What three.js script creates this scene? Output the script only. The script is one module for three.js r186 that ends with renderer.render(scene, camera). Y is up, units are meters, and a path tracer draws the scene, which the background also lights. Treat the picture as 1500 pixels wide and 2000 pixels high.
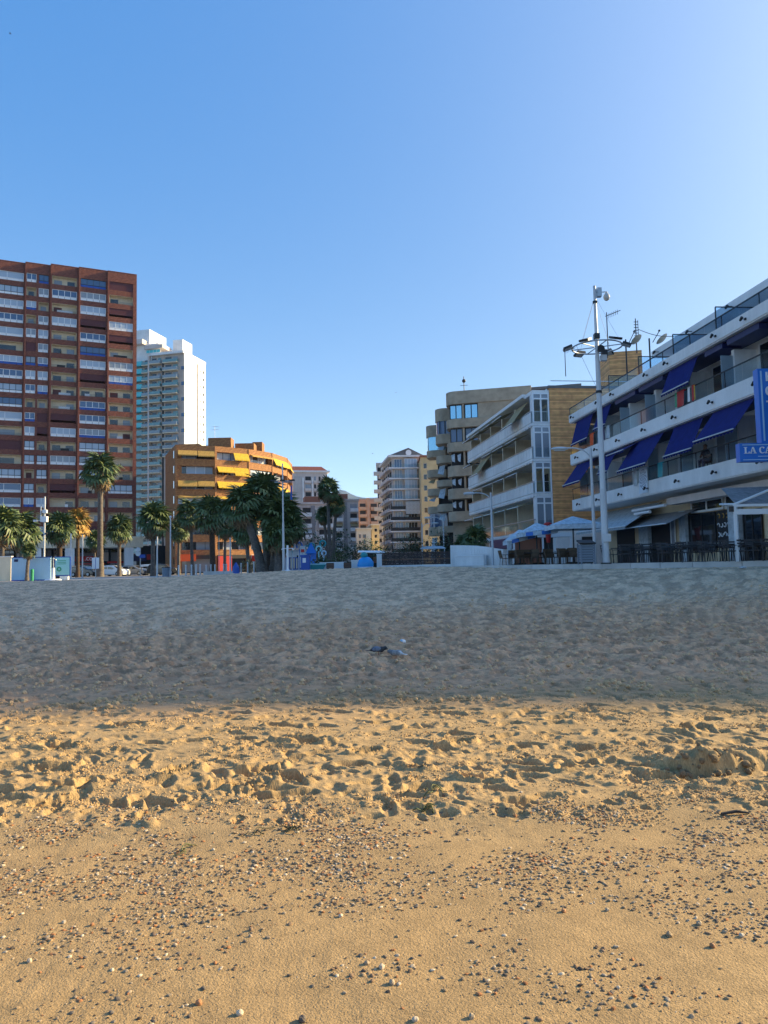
import * as THREE from 'three';
import { mergeGeometries } from 'three/addons/utils/BufferGeometryUtils.js';
import { MarchingCubes } from 'three/addons/objects/MarchingCubes.js';
import { FontLoader } from 'three/addons/loaders/FontLoader.js';
import { TextGeometry } from 'three/addons/geometries/TextGeometry.js';

// ---------------------------------------------------------------- camera, sky, sun, exposure
const scene = new THREE.Scene();
const EYE = 1.6, FOCAL = 1450, PITCH = Math.atan(105 / FOCAL), ROLL = 0.021;
const camera = new THREE.PerspectiveCamera(2 * Math.atan(1000 / FOCAL) * 180 / Math.PI, 0.75, 0.1, 12000);
camera.position.set(0, EYE, 0);
camera.rotation.set(PITCH, 0, -ROLL, 'YXZ');
camera.updateMatrixWorld(true);

const EXPOSURE = 2.3, SKY_GAIN = 1.62;
const SUN_EL = 21.5 * Math.PI / 180, SUN_AZ = Math.atan2(0.944, 0.33);       // azimuth measured from straight ahead towards the right
const SUN = new THREE.Vector3(Math.cos(SUN_EL) * Math.sin(SUN_AZ), Math.sin(SUN_EL), -Math.cos(SUN_EL) * Math.cos(SUN_AZ));
{
  const W = 1024, H = 512, data = new Float32Array(W * H * 4), d = new THREE.Vector3();
  const zen = [0.026, 0.155, 0.43], hor = [0.36, 0.61, 0.87], low = [0.5, 0.46, 0.3];
  for (let r = 0; r < H; r++) for (let c = 0; c < W; c++) {
    const el = ((r + 0.5) / H - 0.5) * Math.PI, az = ((c + 0.5) / W - 0.5) * 2 * Math.PI;
    d.set(Math.cos(az) * Math.cos(el), Math.sin(el), Math.sin(az) * Math.cos(el));
    const gam = Math.acos(THREE.MathUtils.clamp(d.dot(SUN), -1, 1)) * 180 / Math.PI, e = Math.max(0, el * 180 / Math.PI);
    const k = Math.exp(-e / 14), k2 = Math.exp(-e / 5), g = 2.5 * Math.exp(-gam / 16.5), o = (r * W + c) * 4, gc = [1, 0.96, 0.86];
    for (let j = 0; j < 3; j++) data[o + j] = (zen[j] + (hor[j] - zen[j]) * k + low[j] * k2 + g * gc[j] * (0.55 + 0.45 * Math.min(1, e / 14))) * SKY_GAIN / EXPOSURE;
    data[o + 3] = 1;
  }
  const sky = new THREE.DataTexture(data, W, H, THREE.RGBAFormat, THREE.FloatType);
  sky.mapping = THREE.EquirectangularReflectionMapping; sky.magFilter = sky.minFilter = THREE.LinearFilter; sky.needsUpdate = true;
  scene.background = sky; scene.environment = sky;
}
const sun = new THREE.DirectionalLight(new THREE.Color().setRGB(1, 0.77, 0.4), 5);
sun.position.copy(SUN).multiplyScalar(400); sun.target.position.set(0, 0, -100);
sun.position.add(sun.target.position);
sun.castShadow = true; sun.shadow.mapSize.set(4096, 4096); sun.shadow.radius = 2.4;
Object.assign(sun.shadow.camera, { left: -260, right: 260, top: 200, bottom: -200, near: 1, far: 1200 });
scene.add(sun, sun.target);
const renderer = new THREE.WebGLRenderer({ antialias: true });
renderer.toneMapping = THREE.LinearToneMapping; renderer.toneMappingExposure = EXPOSURE;
renderer.shadowMap.enabled = true; renderer.shadowMap.type = THREE.PCFSoftShadowMap;

// ---------------------------------------------------------------- helpers
const { clamp, smoothstep, lerp } = THREE.MathUtils;
function rng(seed) { let a = seed >>> 0; return () => { a = (a + 0x6D2B79F5) | 0; let t = Math.imul(a ^ (a >>> 15), 1 | a); t = (t + Math.imul(t ^ (t >>> 7), 61 | t)) ^ t; return ((t ^ (t >>> 14)) >>> 0) / 4294967296; }; }
const PERM = new Uint8Array(512), GX = new Float32Array(256), GY = new Float32Array(256);
{ const r = rng(77), p = [...Array(256).keys()]; for (let i = 255; i > 0; i--) { const j = Math.floor(r() * (i + 1)); [p[i], p[j]] = [p[j], p[i]]; } for (let i = 0; i < 512; i++) PERM[i] = p[i & 255]; for (let i = 0; i < 256; i++) { const a = r() * 6.2832; GX[i] = Math.cos(a); GY[i] = Math.sin(a); } }
function gn(x, y) {                                              // gradient noise, about -1..1
  const xi = Math.floor(x), yi = Math.floor(y), fx = x - xi, fy = y - yi, u = fx * fx * fx * (fx * (fx * 6 - 15) + 10), v = fy * fy * fy * (fy * (fy * 6 - 15) + 10);
  const X = xi & 255, Y = yi & 255, a = PERM[PERM[X] + Y], b = PERM[PERM[(X + 1) & 255] + Y], c = PERM[PERM[X] + ((Y + 1) & 255)], d = PERM[PERM[(X + 1) & 255] + ((Y + 1) & 255)];
  const n0 = GX[a] * fx + GY[a] * fy, n1 = GX[b] * (fx - 1) + GY[b] * fy, n2 = GX[c] * fx + GY[c] * (fy - 1), n3 = GX[d] * (fx - 1) + GY[d] * (fy - 1);
  return ((n0 + (n1 - n0) * u) + ((n2 + (n3 - n2) * u) - (n0 + (n1 - n0) * u)) * v) * 1.5;
}
const fbm = (x, y, o) => { let s = 0, a = 1, t = 0; for (let i = 0; i < o; i++) { s += a * gn(x, y); t += a; a *= 0.55; x = x * 2.03 + 17.1; y = y * 2.03 - 9.7; } return s / t; };
const at = (px, py, D) => { const v = new THREE.Vector3((px - 750) / FOCAL, (1000 - py) / FOCAL, -1).applyQuaternion(camera.quaternion); return v.multiplyScalar(D / -v.z).add(camera.position); };   // the place at depth D seen at a point of the photograph
const numbers = {};
const numbered = (n) => { const k = numbers[n] = (numbers[n] ?? -1) + 1; return k ? n + '_' + String(k).padStart(3, '0') : n; };
function tag(o, label, category, group) { Object.assign(o.userData, { label, category }); if (group) o.userData.group = group; return o; }
function thing(name, label, category, pos = [0, 0, 0], turn = 0, group) { const o = new THREE.Group(); o.name = numbered(name); o.position.set(...pos); o.rotation.y = turn; scene.add(o); return tag(o, label, category, group); }
function copy(o, label, group) { const c = o.clone(); c.name = numbered(o.name.replace(/_\d{3}$/, '')); c.userData = { ...o.userData }; if (label) c.userData.label = label; if (group) c.userData.group = group; scene.add(c); return c; }

class MB {                                                       // collects faces, then becomes one named mesh
  constructor() { this.p = []; this.n = []; this.u = []; this.i = []; this.c = null; }
  quad(a, b, c, d) {
    const e1 = [b[0] - a[0], b[1] - a[1], b[2] - a[2]], e2 = [d[0] - a[0], d[1] - a[1], d[2] - a[2]], g = [c[0] - a[0], c[1] - a[1], c[2] - a[2]];
    let f = e2; if (Math.hypot(...e2) < 1e-9) f = g; let e = e1; if (Math.hypot(...e1) < 1e-9) e = g;
    let n = [e[1] * f[2] - e[2] * f[1], e[2] * f[0] - e[0] * f[2], e[0] * f[1] - e[1] * f[0]]; const l = Math.hypot(...n) || 1; n = n.map((x) => x / l);
    const k = this.p.length / 3, ax = Math.abs(n[1]) > 0.8 ? (q) => [q[0], q[2]] : Math.abs(n[0]) > Math.abs(n[2]) ? (q) => [q[2], q[1]] : (q) => [q[0], q[1]];
    for (const q of [a, b, c, d]) { this.p.push(...q); this.n.push(...n); this.u.push(...ax(q)); }
    this.i.push(k, k + 1, k + 2, k, k + 2, k + 3); return this;
  }
  box(x0, x1, y0, y1, z0, z1) {
    if (x0 > x1) [x0, x1] = [x1, x0]; if (y0 > y1) [y0, y1] = [y1, y0]; if (z0 > z1) [z0, z1] = [z1, z0];
    return this.quad([x0, y0, z1], [x1, y0, z1], [x1, y1, z1], [x0, y1, z1]).quad([x1, y0, z0], [x0, y0, z0], [x0, y1, z0], [x1, y1, z0])
      .quad([x1, y0, z1], [x1, y0, z0], [x1, y1, z0], [x1, y1, z1]).quad([x0, y0, z0], [x0, y0, z1], [x0, y1, z1], [x0, y1, z0])
      .quad([x0, y1, z1], [x1, y1, z1], [x1, y1, z0], [x0, y1, z0]).quad([x0, y0, z0], [x1, y0, z0], [x1, y0, z1], [x0, y0, z1]);
  }
  sheet(pts, t) {                                                // a thin flat panel of four corners with thickness t
    const [a, b, c, d] = pts.map((q) => new THREE.Vector3(...q)), n = b.clone().sub(a).cross(d.clone().sub(a)).normalize().multiplyScalar(t), A = [a, b, c, d].map((q) => q.clone().sub(n).toArray()), B = [a, b, c, d].map((q) => q.toArray());
    this.quad(...B).quad(A[3], A[2], A[1], A[0]); for (let k = 0; k < 4; k++) this.quad(A[k], A[(k + 1) % 4], B[(k + 1) % 4], B[k]); return this;
  }
  add(g, m) {
    if (m) { g = g.clone().applyMatrix4(m); } const k = this.p.length / 3, P = g.attributes.position, N = g.attributes.normal, U = g.attributes.uv;
    for (let j = 0; j < P.count; j++) { this.p.push(P.getX(j), P.getY(j), P.getZ(j)); this.n.push(N.getX(j), N.getY(j), N.getZ(j)); this.u.push(U ? U.getX(j) : 0, U ? U.getY(j) : 0); }
    if (g.index) for (let j = 0; j < g.index.count; j++) this.i.push(k + g.index.getX(j)); else for (let j = 0; j < P.count; j++) this.i.push(k + j); return this;
  }
  rod(a, b, r0, r1 = r0, seg = 8) {
    const A = new THREE.Vector3(...a), B = new THREE.Vector3(...b), v = B.clone().sub(A), l = v.length(); if (l < 1e-6) return this;
    const g = new THREE.CylinderGeometry(r1, r0, l, seg, 1), U = g.attributes.uv; for (let j = 0; j < U.count; j++) U.setXY(j, U.getX(j) * 6.28 * r0, U.getY(j) * l);
    return this.add(g, new THREE.Matrix4().compose(A.add(B).multiplyScalar(0.5), new THREE.Quaternion().setFromUnitVectors(new THREE.Vector3(0, 1, 0), v.divideScalar(l)), new THREE.Vector3(1, 1, 1)));
  }
  ball(c, r, w = 12, h = 8) { return this.add(new THREE.SphereGeometry(1, w, h), new THREE.Matrix4().compose(new THREE.Vector3(...c), new THREE.Quaternion(), Array.isArray(r) ? new THREE.Vector3(...r) : new THREE.Vector3(r, r, r))); }
  geo() {
    const g = new THREE.BufferGeometry(); g.setAttribute('position', new THREE.Float32BufferAttribute(this.p, 3)); g.setAttribute('normal', new THREE.Float32BufferAttribute(this.n, 3)); g.setAttribute('uv', new THREE.Float32BufferAttribute(this.u, 2));
    if (this.c) g.setAttribute('color', new THREE.Float32BufferAttribute(this.c, 3)); g.setIndex(this.i); return g;
  }
  mesh(name, mat, parent) { return part(name, this.geo(), mat, parent); }
}
const partCount = new WeakMap();
function part(name, geo, mat, parent) {
  const m = new THREE.Mesh(geo, mat); m.castShadow = m.receiveShadow = true;
  if (!parent || parent === scene) m.name = numbered(name); else { const t = partCount.get(parent) ?? {}; partCount.set(parent, t); const k = t[name] = (t[name] ?? -1) + 1; m.name = k ? name + '_' + String(k).padStart(3, '0') : name; }
  (parent ?? scene).add(m); return m;
}
const struct = (m) => { m.userData.kind = 'structure'; return m; };
const stuff = (m, label, category) => { m.userData.kind = 'stuff'; if (label) Object.assign(m.userData, { label, category }); return m; };
const bx = (x0, x1, y0, y1, z0, z1) => new MB().box(x0, x1, y0, y1, z0, z1);

// ---------------------------------------------------------------- textures and materials
function tnoise(x, y, per, seed) {                               // value noise that tiles after per cells
  const h = (i, j) => { let n = Math.imul((((i % per) + per) % per) + 31 * seed, 374761393) ^ Math.imul((((j % per) + per) % per) + 17, 668265263); n = Math.imul(n ^ (n >>> 13), 1274126177); return ((n ^ (n >>> 16)) >>> 0) / 4294967296; };
  const xi = Math.floor(x), yi = Math.floor(y), fx = x - xi, fy = y - yi, u = fx * fx * (3 - 2 * fx), v = fy * fy * (3 - 2 * fy);
  return lerp(lerp(h(xi, yi), h(xi + 1, yi), u), lerp(h(xi, yi + 1), h(xi + 1, yi + 1), u), v);
}
function tex(size, metres, fn, srgb = true) {
  const data = new Uint8Array(size * size * 4);
  for (let y = 0; y < size; y++) for (let x = 0; x < size; x++) { const c = fn(x / size, y / size), o = (y * size + x) * 4; const q = Array.isArray(c) ? c : [c, c, c]; for (let j = 0; j < 3; j++) data[o + j] = clamp(Math.round(q[j] * 255), 0, 255); data[o + 3] = 255; }
  const t = new THREE.DataTexture(data, size, size); t.wrapS = t.wrapT = THREE.RepeatWrapping; t.magFilter = THREE.LinearFilter; t.minFilter = THREE.LinearMipmapLinearFilter; t.generateMipmaps = true; t.repeat.set(1 / metres, 1 / metres);
  if (srgb) t.colorSpace = THREE.SRGBColorSpace; t.needsUpdate = true; return t;
}
const tf = (u, v, p, seed, oct = 4) => { let s = 0, a = 1, t = 0; for (let i = 0; i < oct; i++) { s += a * tnoise(u * p, v * p, p, seed + i); t += a; a *= 0.6; p *= 2; } return s / t; };
const T = {
  stucco: tex(512, 6, (u, v) => { const s = 0.86 + 0.14 * tf(u, v, 4, 3, 6), st = tf(u * 6, v, 6, 40, 3); return s + 0.06 * (st - 0.5); }),
  fine: tex(256, 1, (u, v) => tf(u, v, 32, 9, 3), false),
  concrete: tex(512, 5, (u, v) => 0.66 + 0.3 * tf(u, v, 5, 21, 6)),
  brick: tex(512, 2, (u, v) => { const row = Math.floor(v * 28), bu = u * 8 + (row % 2) * 0.5, col = Math.floor(bu) % 8, fx = bu - Math.floor(bu), fy = v * 28 - row; const r = tnoise(col * 3.3 + 0.5, row * 1.7, 997, 5), j = fx < 0.035 || fy < 0.13; const k = j ? 0.62 : 0.66 + 0.34 * r; const n = 0.9 + 0.2 * tf(u, v, 32, 2, 2); return [k * n, k * n * (j ? 1 : 0.97 + 0.05 * r), k * n * (j ? 1.02 : 0.95)]; }),
  courses: tex(512, 3, (u, v) => { const row = Math.floor(v * 24), r = tnoise(row * 1.37 + 0.5, 3, 24, 8), w = tf(u, v, 6, 14, 5), s = tnoise(u * 10, row + 0.5, 240, 60), fy = v * 24 - row; const k = (fy < 0.12 ? 0.62 : 1) * (0.6 + 0.2 * r + 0.18 * w + 0.14 * s); return [k, k * (0.97 + 0.06 * s), k]; }),
  wood: tex(256, 2, (u, v) => 0.62 + 0.35 * tf(u, v * 8, 4, 33, 4)),
  trunk: tex(256, 1, (u, v) => { const ring = 0.5 + 0.5 * Math.sin(v * 6.2832 * 9 + 3 * tf(u, v, 5, 6, 2)); return 0.5 + 0.22 * ring + 0.3 * tf(u, v, 12, 71, 3) - 0.1; }),
  pave: tex(512, 8, (u, v) => { const fx = (u * 20) % 1, fy = (v * 20) % 1, j = fx < 0.03 || fy < 0.03, r = tnoise(Math.floor(u * 20) + 0.5, Math.floor(v * 20) + 0.5, 20, 4); return (j ? 0.6 : 0.76 + 0.1 * r) * (0.85 + 0.28 * tf(u, v, 7, 12, 5)); }),
  leaf: tex(128, 1, (u, v) => 0.75 + 0.25 * tf(u, v, 8, 19, 3)),
};
const lin = (r, g, b) => new THREE.Color().setRGB(r, g, b);
const M = {};
const mat = (name, c, o = {}) => M[name] = Object.assign(o.phys ? new THREE.MeshPhysicalMaterial() : new THREE.MeshStandardMaterial(), (() => { const { phys, ...r } = o; return { name, color: lin(...c), roughness: 0.85, ...r }; })());
mat('white', [0.88, 0.87, 0.85], { map: T.stucco, roughness: 0.7 });
mat('whiteTrim', [0.78, 0.79, 0.8], { roughness: 0.45 });
mat('cream', [0.8, 0.69, 0.51], { map: T.stucco });
mat('tan', [0.78, 0.6, 0.38], { map: T.stucco });
mat('redBrick', [0.28, 0.092, 0.068], { map: T.brick, bumpMap: T.brick, bumpScale: 0.01 });
mat('orangeBrick', [0.52, 0.24, 0.1], { map: T.brick, bumpMap: T.brick, bumpScale: 0.01 });
mat('ochreBrick', [0.95, 0.47, 0.18], { map: T.courses, bumpMap: T.courses, bumpScale: 0.012 });
mat('stone', [0.62, 0.5, 0.36], { map: T.concrete, bumpMap: T.concrete, bumpScale: 0.02 });
mat('greyWall', [0.6, 0.55, 0.51], { map: T.stucco });
mat('towerFront', [0.56, 0.46, 0.39], { map: T.stucco });
mat('pinkGrey', [0.72, 0.62, 0.57], { map: T.stucco });
mat('orangeWall', [0.52, 0.32, 0.22], { map: T.stucco });
mat('yellowWall', [0.64, 0.5, 0.27], { map: T.stucco });
mat('roofRed', [0.24, 0.06, 0.045], { map: T.courses });
mat('roofGrey', [0.24, 0.23, 0.22], { map: T.concrete });
mat('darkGlass', [0.014, 0.017, 0.022], { roughness: 0.07, phys: true, clearcoat: 1, clearcoatRoughness: 0.03 });
mat('blueGlass', [0.05, 0.1, 0.2], { roughness: 0.1, phys: true, clearcoat: 1, clearcoatRoughness: 0.04 });
mat('curtain', [0.33, 0.4, 0.49], { roughness: 0.5, phys: true, clearcoat: 1, clearcoatRoughness: 0.04 });
mat('curtainDim', [0.22, 0.25, 0.29], { roughness: 0.4, phys: true, clearcoat: 1, clearcoatRoughness: 0.04 });
mat('skyGlass', [0.34, 0.6, 0.75], { roughness: 0.06, metalness: 0.85 });
mat('tealGlass', [0.05, 0.46, 0.5], { roughness: 0.15, phys: true, clearcoat: 1 });
mat('tealDim', [0.12, 0.26, 0.27], { roughness: 0.15, phys: true, clearcoat: 1 });
mat('clearGlass', [0.88, 0.94, 0.96], { roughness: 0.04, phys: true, transmission: 1, thickness: 0, ior: 1.5, specularIntensity: 0.4 });
mat('tintGlass', [0.74, 0.87, 0.96], { roughness: 0.12, phys: true, transmission: 1, thickness: 0, specularIntensity: 0.5 });
mat('frosted', [0.4, 0.5, 0.56], { roughness: 0.5, phys: true, transmission: 0.4, thickness: 0 });
mat('darkMetal', [0.025, 0.027, 0.03], { roughness: 0.45, metalness: 0.3 });
mat('black', [0.012, 0.012, 0.014], { roughness: 0.6 });
mat('chairBlack', [0.04, 0.04, 0.044], { roughness: 0.5 });
mat('dark', [0.03, 0.028, 0.028], { roughness: 0.8 });
mat('galv', [0.42, 0.45, 0.47], { roughness: 0.4, metalness: 0.6 });
mat('paintPost', [0.66, 0.68, 0.7], { roughness: 0.4, map: T.stucco });
mat('maroon', [0.1, 0.022, 0.026], { roughness: 0.6 });
mat('blueAwning', [0.003, 0.013, 0.17], { roughness: 1, map: T.leaf });
mat('yellowAwning', [0.78, 0.5, 0.04], { roughness: 0.9, map: T.leaf, side: THREE.DoubleSide });
mat('ochreAwning', [0.62, 0.37, 0.09], { roughness: 0.9, map: T.leaf });
mat('beigeAwning', [0.5, 0.38, 0.2], { roughness: 0.9, map: T.leaf });
mat('greyAwning', [0.36, 0.34, 0.34], { roughness: 0.9, map: T.leaf });
mat('stripe', [0.5, 0.13, 0.06], { roughness: 0.9 });
mat('paleCloth', [0.6, 0.66, 0.7], { roughness: 0.9, map: T.leaf });
mat('red', [0.45, 0.02, 0.015], { roughness: 0.6 });
mat('orange', [0.75, 0.1, 0.02], { roughness: 0.8 });
mat('blue', [0.012, 0.075, 0.36], { roughness: 0.45 });
mat('signBlue', [0.02, 0.17, 0.6], { roughness: 0.35 });
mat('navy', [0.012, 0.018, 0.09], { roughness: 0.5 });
mat('lightBlue', [0.45, 0.7, 0.88], { roughness: 0.6, map: T.stucco });
mat('tarpBlue', [0.02, 0.3, 0.72], { roughness: 0.5 });
mat('teal', [0.02, 0.27, 0.3], { roughness: 0.5 });
mat('green', [0.03, 0.3, 0.14], { roughness: 0.6 });
mat('boardTeal', [0.3, 0.62, 0.66], { roughness: 0.5 });
mat('wicker', [0.17, 0.1, 0.05], { roughness: 0.8, map: T.wood });
mat('darkWood', [0.07, 0.045, 0.04], { roughness: 0.7, map: T.wood });
mat('lineWood', [0.2, 0.11, 0.07], { roughness: 0.7, map: T.wood });
mat('binGrey', [0.16, 0.2, 0.25], { roughness: 0.6 });
mat('trunk', [0.34, 0.28, 0.23], { map: T.trunk, bumpMap: T.trunk, bumpScale: 0.05 });
mat('trunkBrown', [0.17, 0.1, 0.06], { map: T.trunk, bumpMap: T.trunk, bumpScale: 0.05 });
mat('frond', [0.11, 0.165, 0.055], { roughness: 0.55, map: T.leaf, side: THREE.DoubleSide });
mat('frondLight', [0.17, 0.21, 0.06], { roughness: 0.55, map: T.leaf, side: THREE.DoubleSide });
mat('frondGold', [0.42, 0.25, 0.06], { roughness: 0.7, side: THREE.DoubleSide });
mat('frondDead', [0.2, 0.135, 0.07], { roughness: 0.9, side: THREE.DoubleSide });
mat('foliage', [0.06, 0.1, 0.035], { roughness: 0.7, side: THREE.DoubleSide });
mat('foliageLight', [0.1, 0.14, 0.03], { roughness: 0.7, side: THREE.DoubleSide });
mat('terracotta', [0.3, 0.12, 0.07], {});
mat('pave', [0.6, 0.56, 0.52], { map: T.pave });
mat('kerbStone', [0.84, 0.8, 0.75], { map: T.concrete, bumpMap: T.concrete, bumpScale: 0.01 });
mat('asphalt', [0.055, 0.056, 0.06], { map: T.concrete });
mat('carBlack', [0.01, 0.01, 0.012], { roughness: 0.3, phys: true, clearcoat: 1, clearcoatRoughness: 0.05 });
mat('carWhite', [0.75, 0.77, 0.8], { roughness: 0.35, phys: true, clearcoat: 1, clearcoatRoughness: 0.05 });
mat('carGrey', [0.2, 0.22, 0.25], { roughness: 0.35, metalness: 0.3, phys: true, clearcoat: 1 });
mat('rubber', [0.012, 0.012, 0.012], { roughness: 0.9 });
mat('hill', [0.06, 0.1, 0.17], { map: T.concrete });  // distance haze put into the blue of the hills
mat('lampLens', [0.5, 0.5, 0.48], { roughness: 0.2 });
mat('dishTan', [0.42, 0.36, 0.26], { roughness: 0.5 });
mat('skin', [0.42, 0.24, 0.16], { roughness: 0.6 });
mat('hair', [0.02, 0.014, 0.01], { roughness: 0.7 });
// ---------------------------------------------------------------- ground: sand, pavement, road, sea, hills
const EDGE = [[-80, 66], [-33, 64], [-23, 63], [-13, 60], [-6, 57.5], [0, 55], [4, 49.5], [7.4, 42], [10.2, 35], [13, 31.5], [16, 29], [20, 27], [60, 22]];
function edgeD(x) { for (let i = 1; i < EDGE.length; i++) if (x <= EDGE[i][0]) { const [a, b] = [EDGE[i - 1], EDGE[i]]; return lerp(a[1], b[1], clamp((x - a[0]) / (b[0] - a[0]), 0, 1)); } return 22; }
const paveY = (x) => 0.92 + 0.55 * smoothstep(x, -24, 1);
const kerbH = (x) => 0.03 + 0.23 * smoothstep(x, 2, 9);
const bits = { prints: new Map() };
{ // footprints and scuffs, thickest on the dry churned sand
  const r = rng(5), put = (x, d, a, l, w, h, rim) => { const k = Math.floor(x / 0.6) + ',' + Math.floor(d / 0.6); for (let i = -1; i < 2; i++) for (let j = -1; j < 2; j++) { const q = (Math.floor(x / 0.6) + i) + ',' + (Math.floor(d / 0.6) + j); if (!bits.prints.has(q)) bits.prints.set(q, []); bits.prints.get(q).push([x, d, Math.cos(a), Math.sin(a), l, w, h, rim]); } };
  for (let i = 0; i < 2600; i++) {
    const d = 4.7 + 30 * Math.pow(r(), 1.55), x = (r() * 2 - 1) * (0.62 * d + 1.5), keep = smoothstep(d + 0.5 * gn(x * 0.7, d * 0.7), 4.75, 5.7);
    if (r() > keep) continue;
    put(x, d, r() * 6.283, 0.10 + 0.07 * r(), 0.045 + 0.03 * r(), (0.008 + 0.028 * r() * r()) * (d > 8.5 ? 1.6 : 1), 0.1 + 0.25 * r());
  }
  for (let i = 0; i < 260; i++) { const d = 4.95 + 4.8 * r(), x = (r() * 2 - 1) * (0.6 * d + 1.2); put(x, d, (r() - 0.5) * 1.3, 0.1 + 0.11 * r(), 0.045 + 0.035 * r(), 0.022 + 0.03 * r(), 0.08 + 0.15 * r()); }
  for (let i = 0; i < 1500; i++) { const d = 4.75 + 7 * Math.pow(r(), 1.3), x = (r() * 2 - 1) * (0.62 * d + 1.5); put(x, d, r() * 6.283, 0.03 + 0.05 * r(), 0.02 + 0.04 * r(), (r() < 0.6 ? 1 : -1) * (0.008 + 0.016 * r()), 0.2); }
  // a few big marked prints that the photograph shows
  for (const [px, py, a, l, w, h] of [[345, 1507, 0.9, 0.16, 0.06, 0.055], [510, 1500, 0.2, 0.15, 0.07, 0.06], [585, 1450, 0.0, 0.22, 0.07, 0.06], [470, 1535, 0.1, 0.2, 0.07, 0.055], [565, 1520, 2.4, 0.14, 0.06, 0.05], [705, 1470, 0.5, 0.14, 0.06, 0.05], [880, 1450, 0.4, 0.16, 0.06, 0.05], [800, 1498, 2.7, 0.12, 0.06, 0.05], [925, 1520, 2.9, 0.15, 0.05, 0.05], [1090, 1500, 0.5, 0.1, 0.06, 0.04], [140, 1535, 0.1, 0.2, 0.07, 0.05], [120, 1460, 0.1, 0.18, 0.06, 0.05], [250, 1420, 0, 0.2, 0.08, 0.05], [1330, 1425, 0.3, 0.2, 0.08, 0.05]]) { const D = EYE / ((py - (HZ(px))) / FOCAL); put((px - 750) / FOCAL * D, D, a, l, w, h, 0.7); }
}
function HZ(px) { return 1105 - ROLL * (px - 750); }
function macro(x, d) {                                            // the lie of the beach without its small marks
  const De = edgeD(x), top = paveY(x) - kerbH(x), e = smoothstep(d, 9.5, De);
  let h = top * e + 0.03 * smoothstep(d + 0.45 * gn(x * 0.8, d * 0.5), 4.35, 5.0) + 0.03 * gn(x * 0.35 + 3, d * 0.35) * smoothstep(d, 4, 7);
  h += smoothstep(d, 12, 26) * (1 - smoothstep(d, De - 6, De)) * 0.05 * gn(x * 0.16, d * 0.13);
  return h;
}
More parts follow.
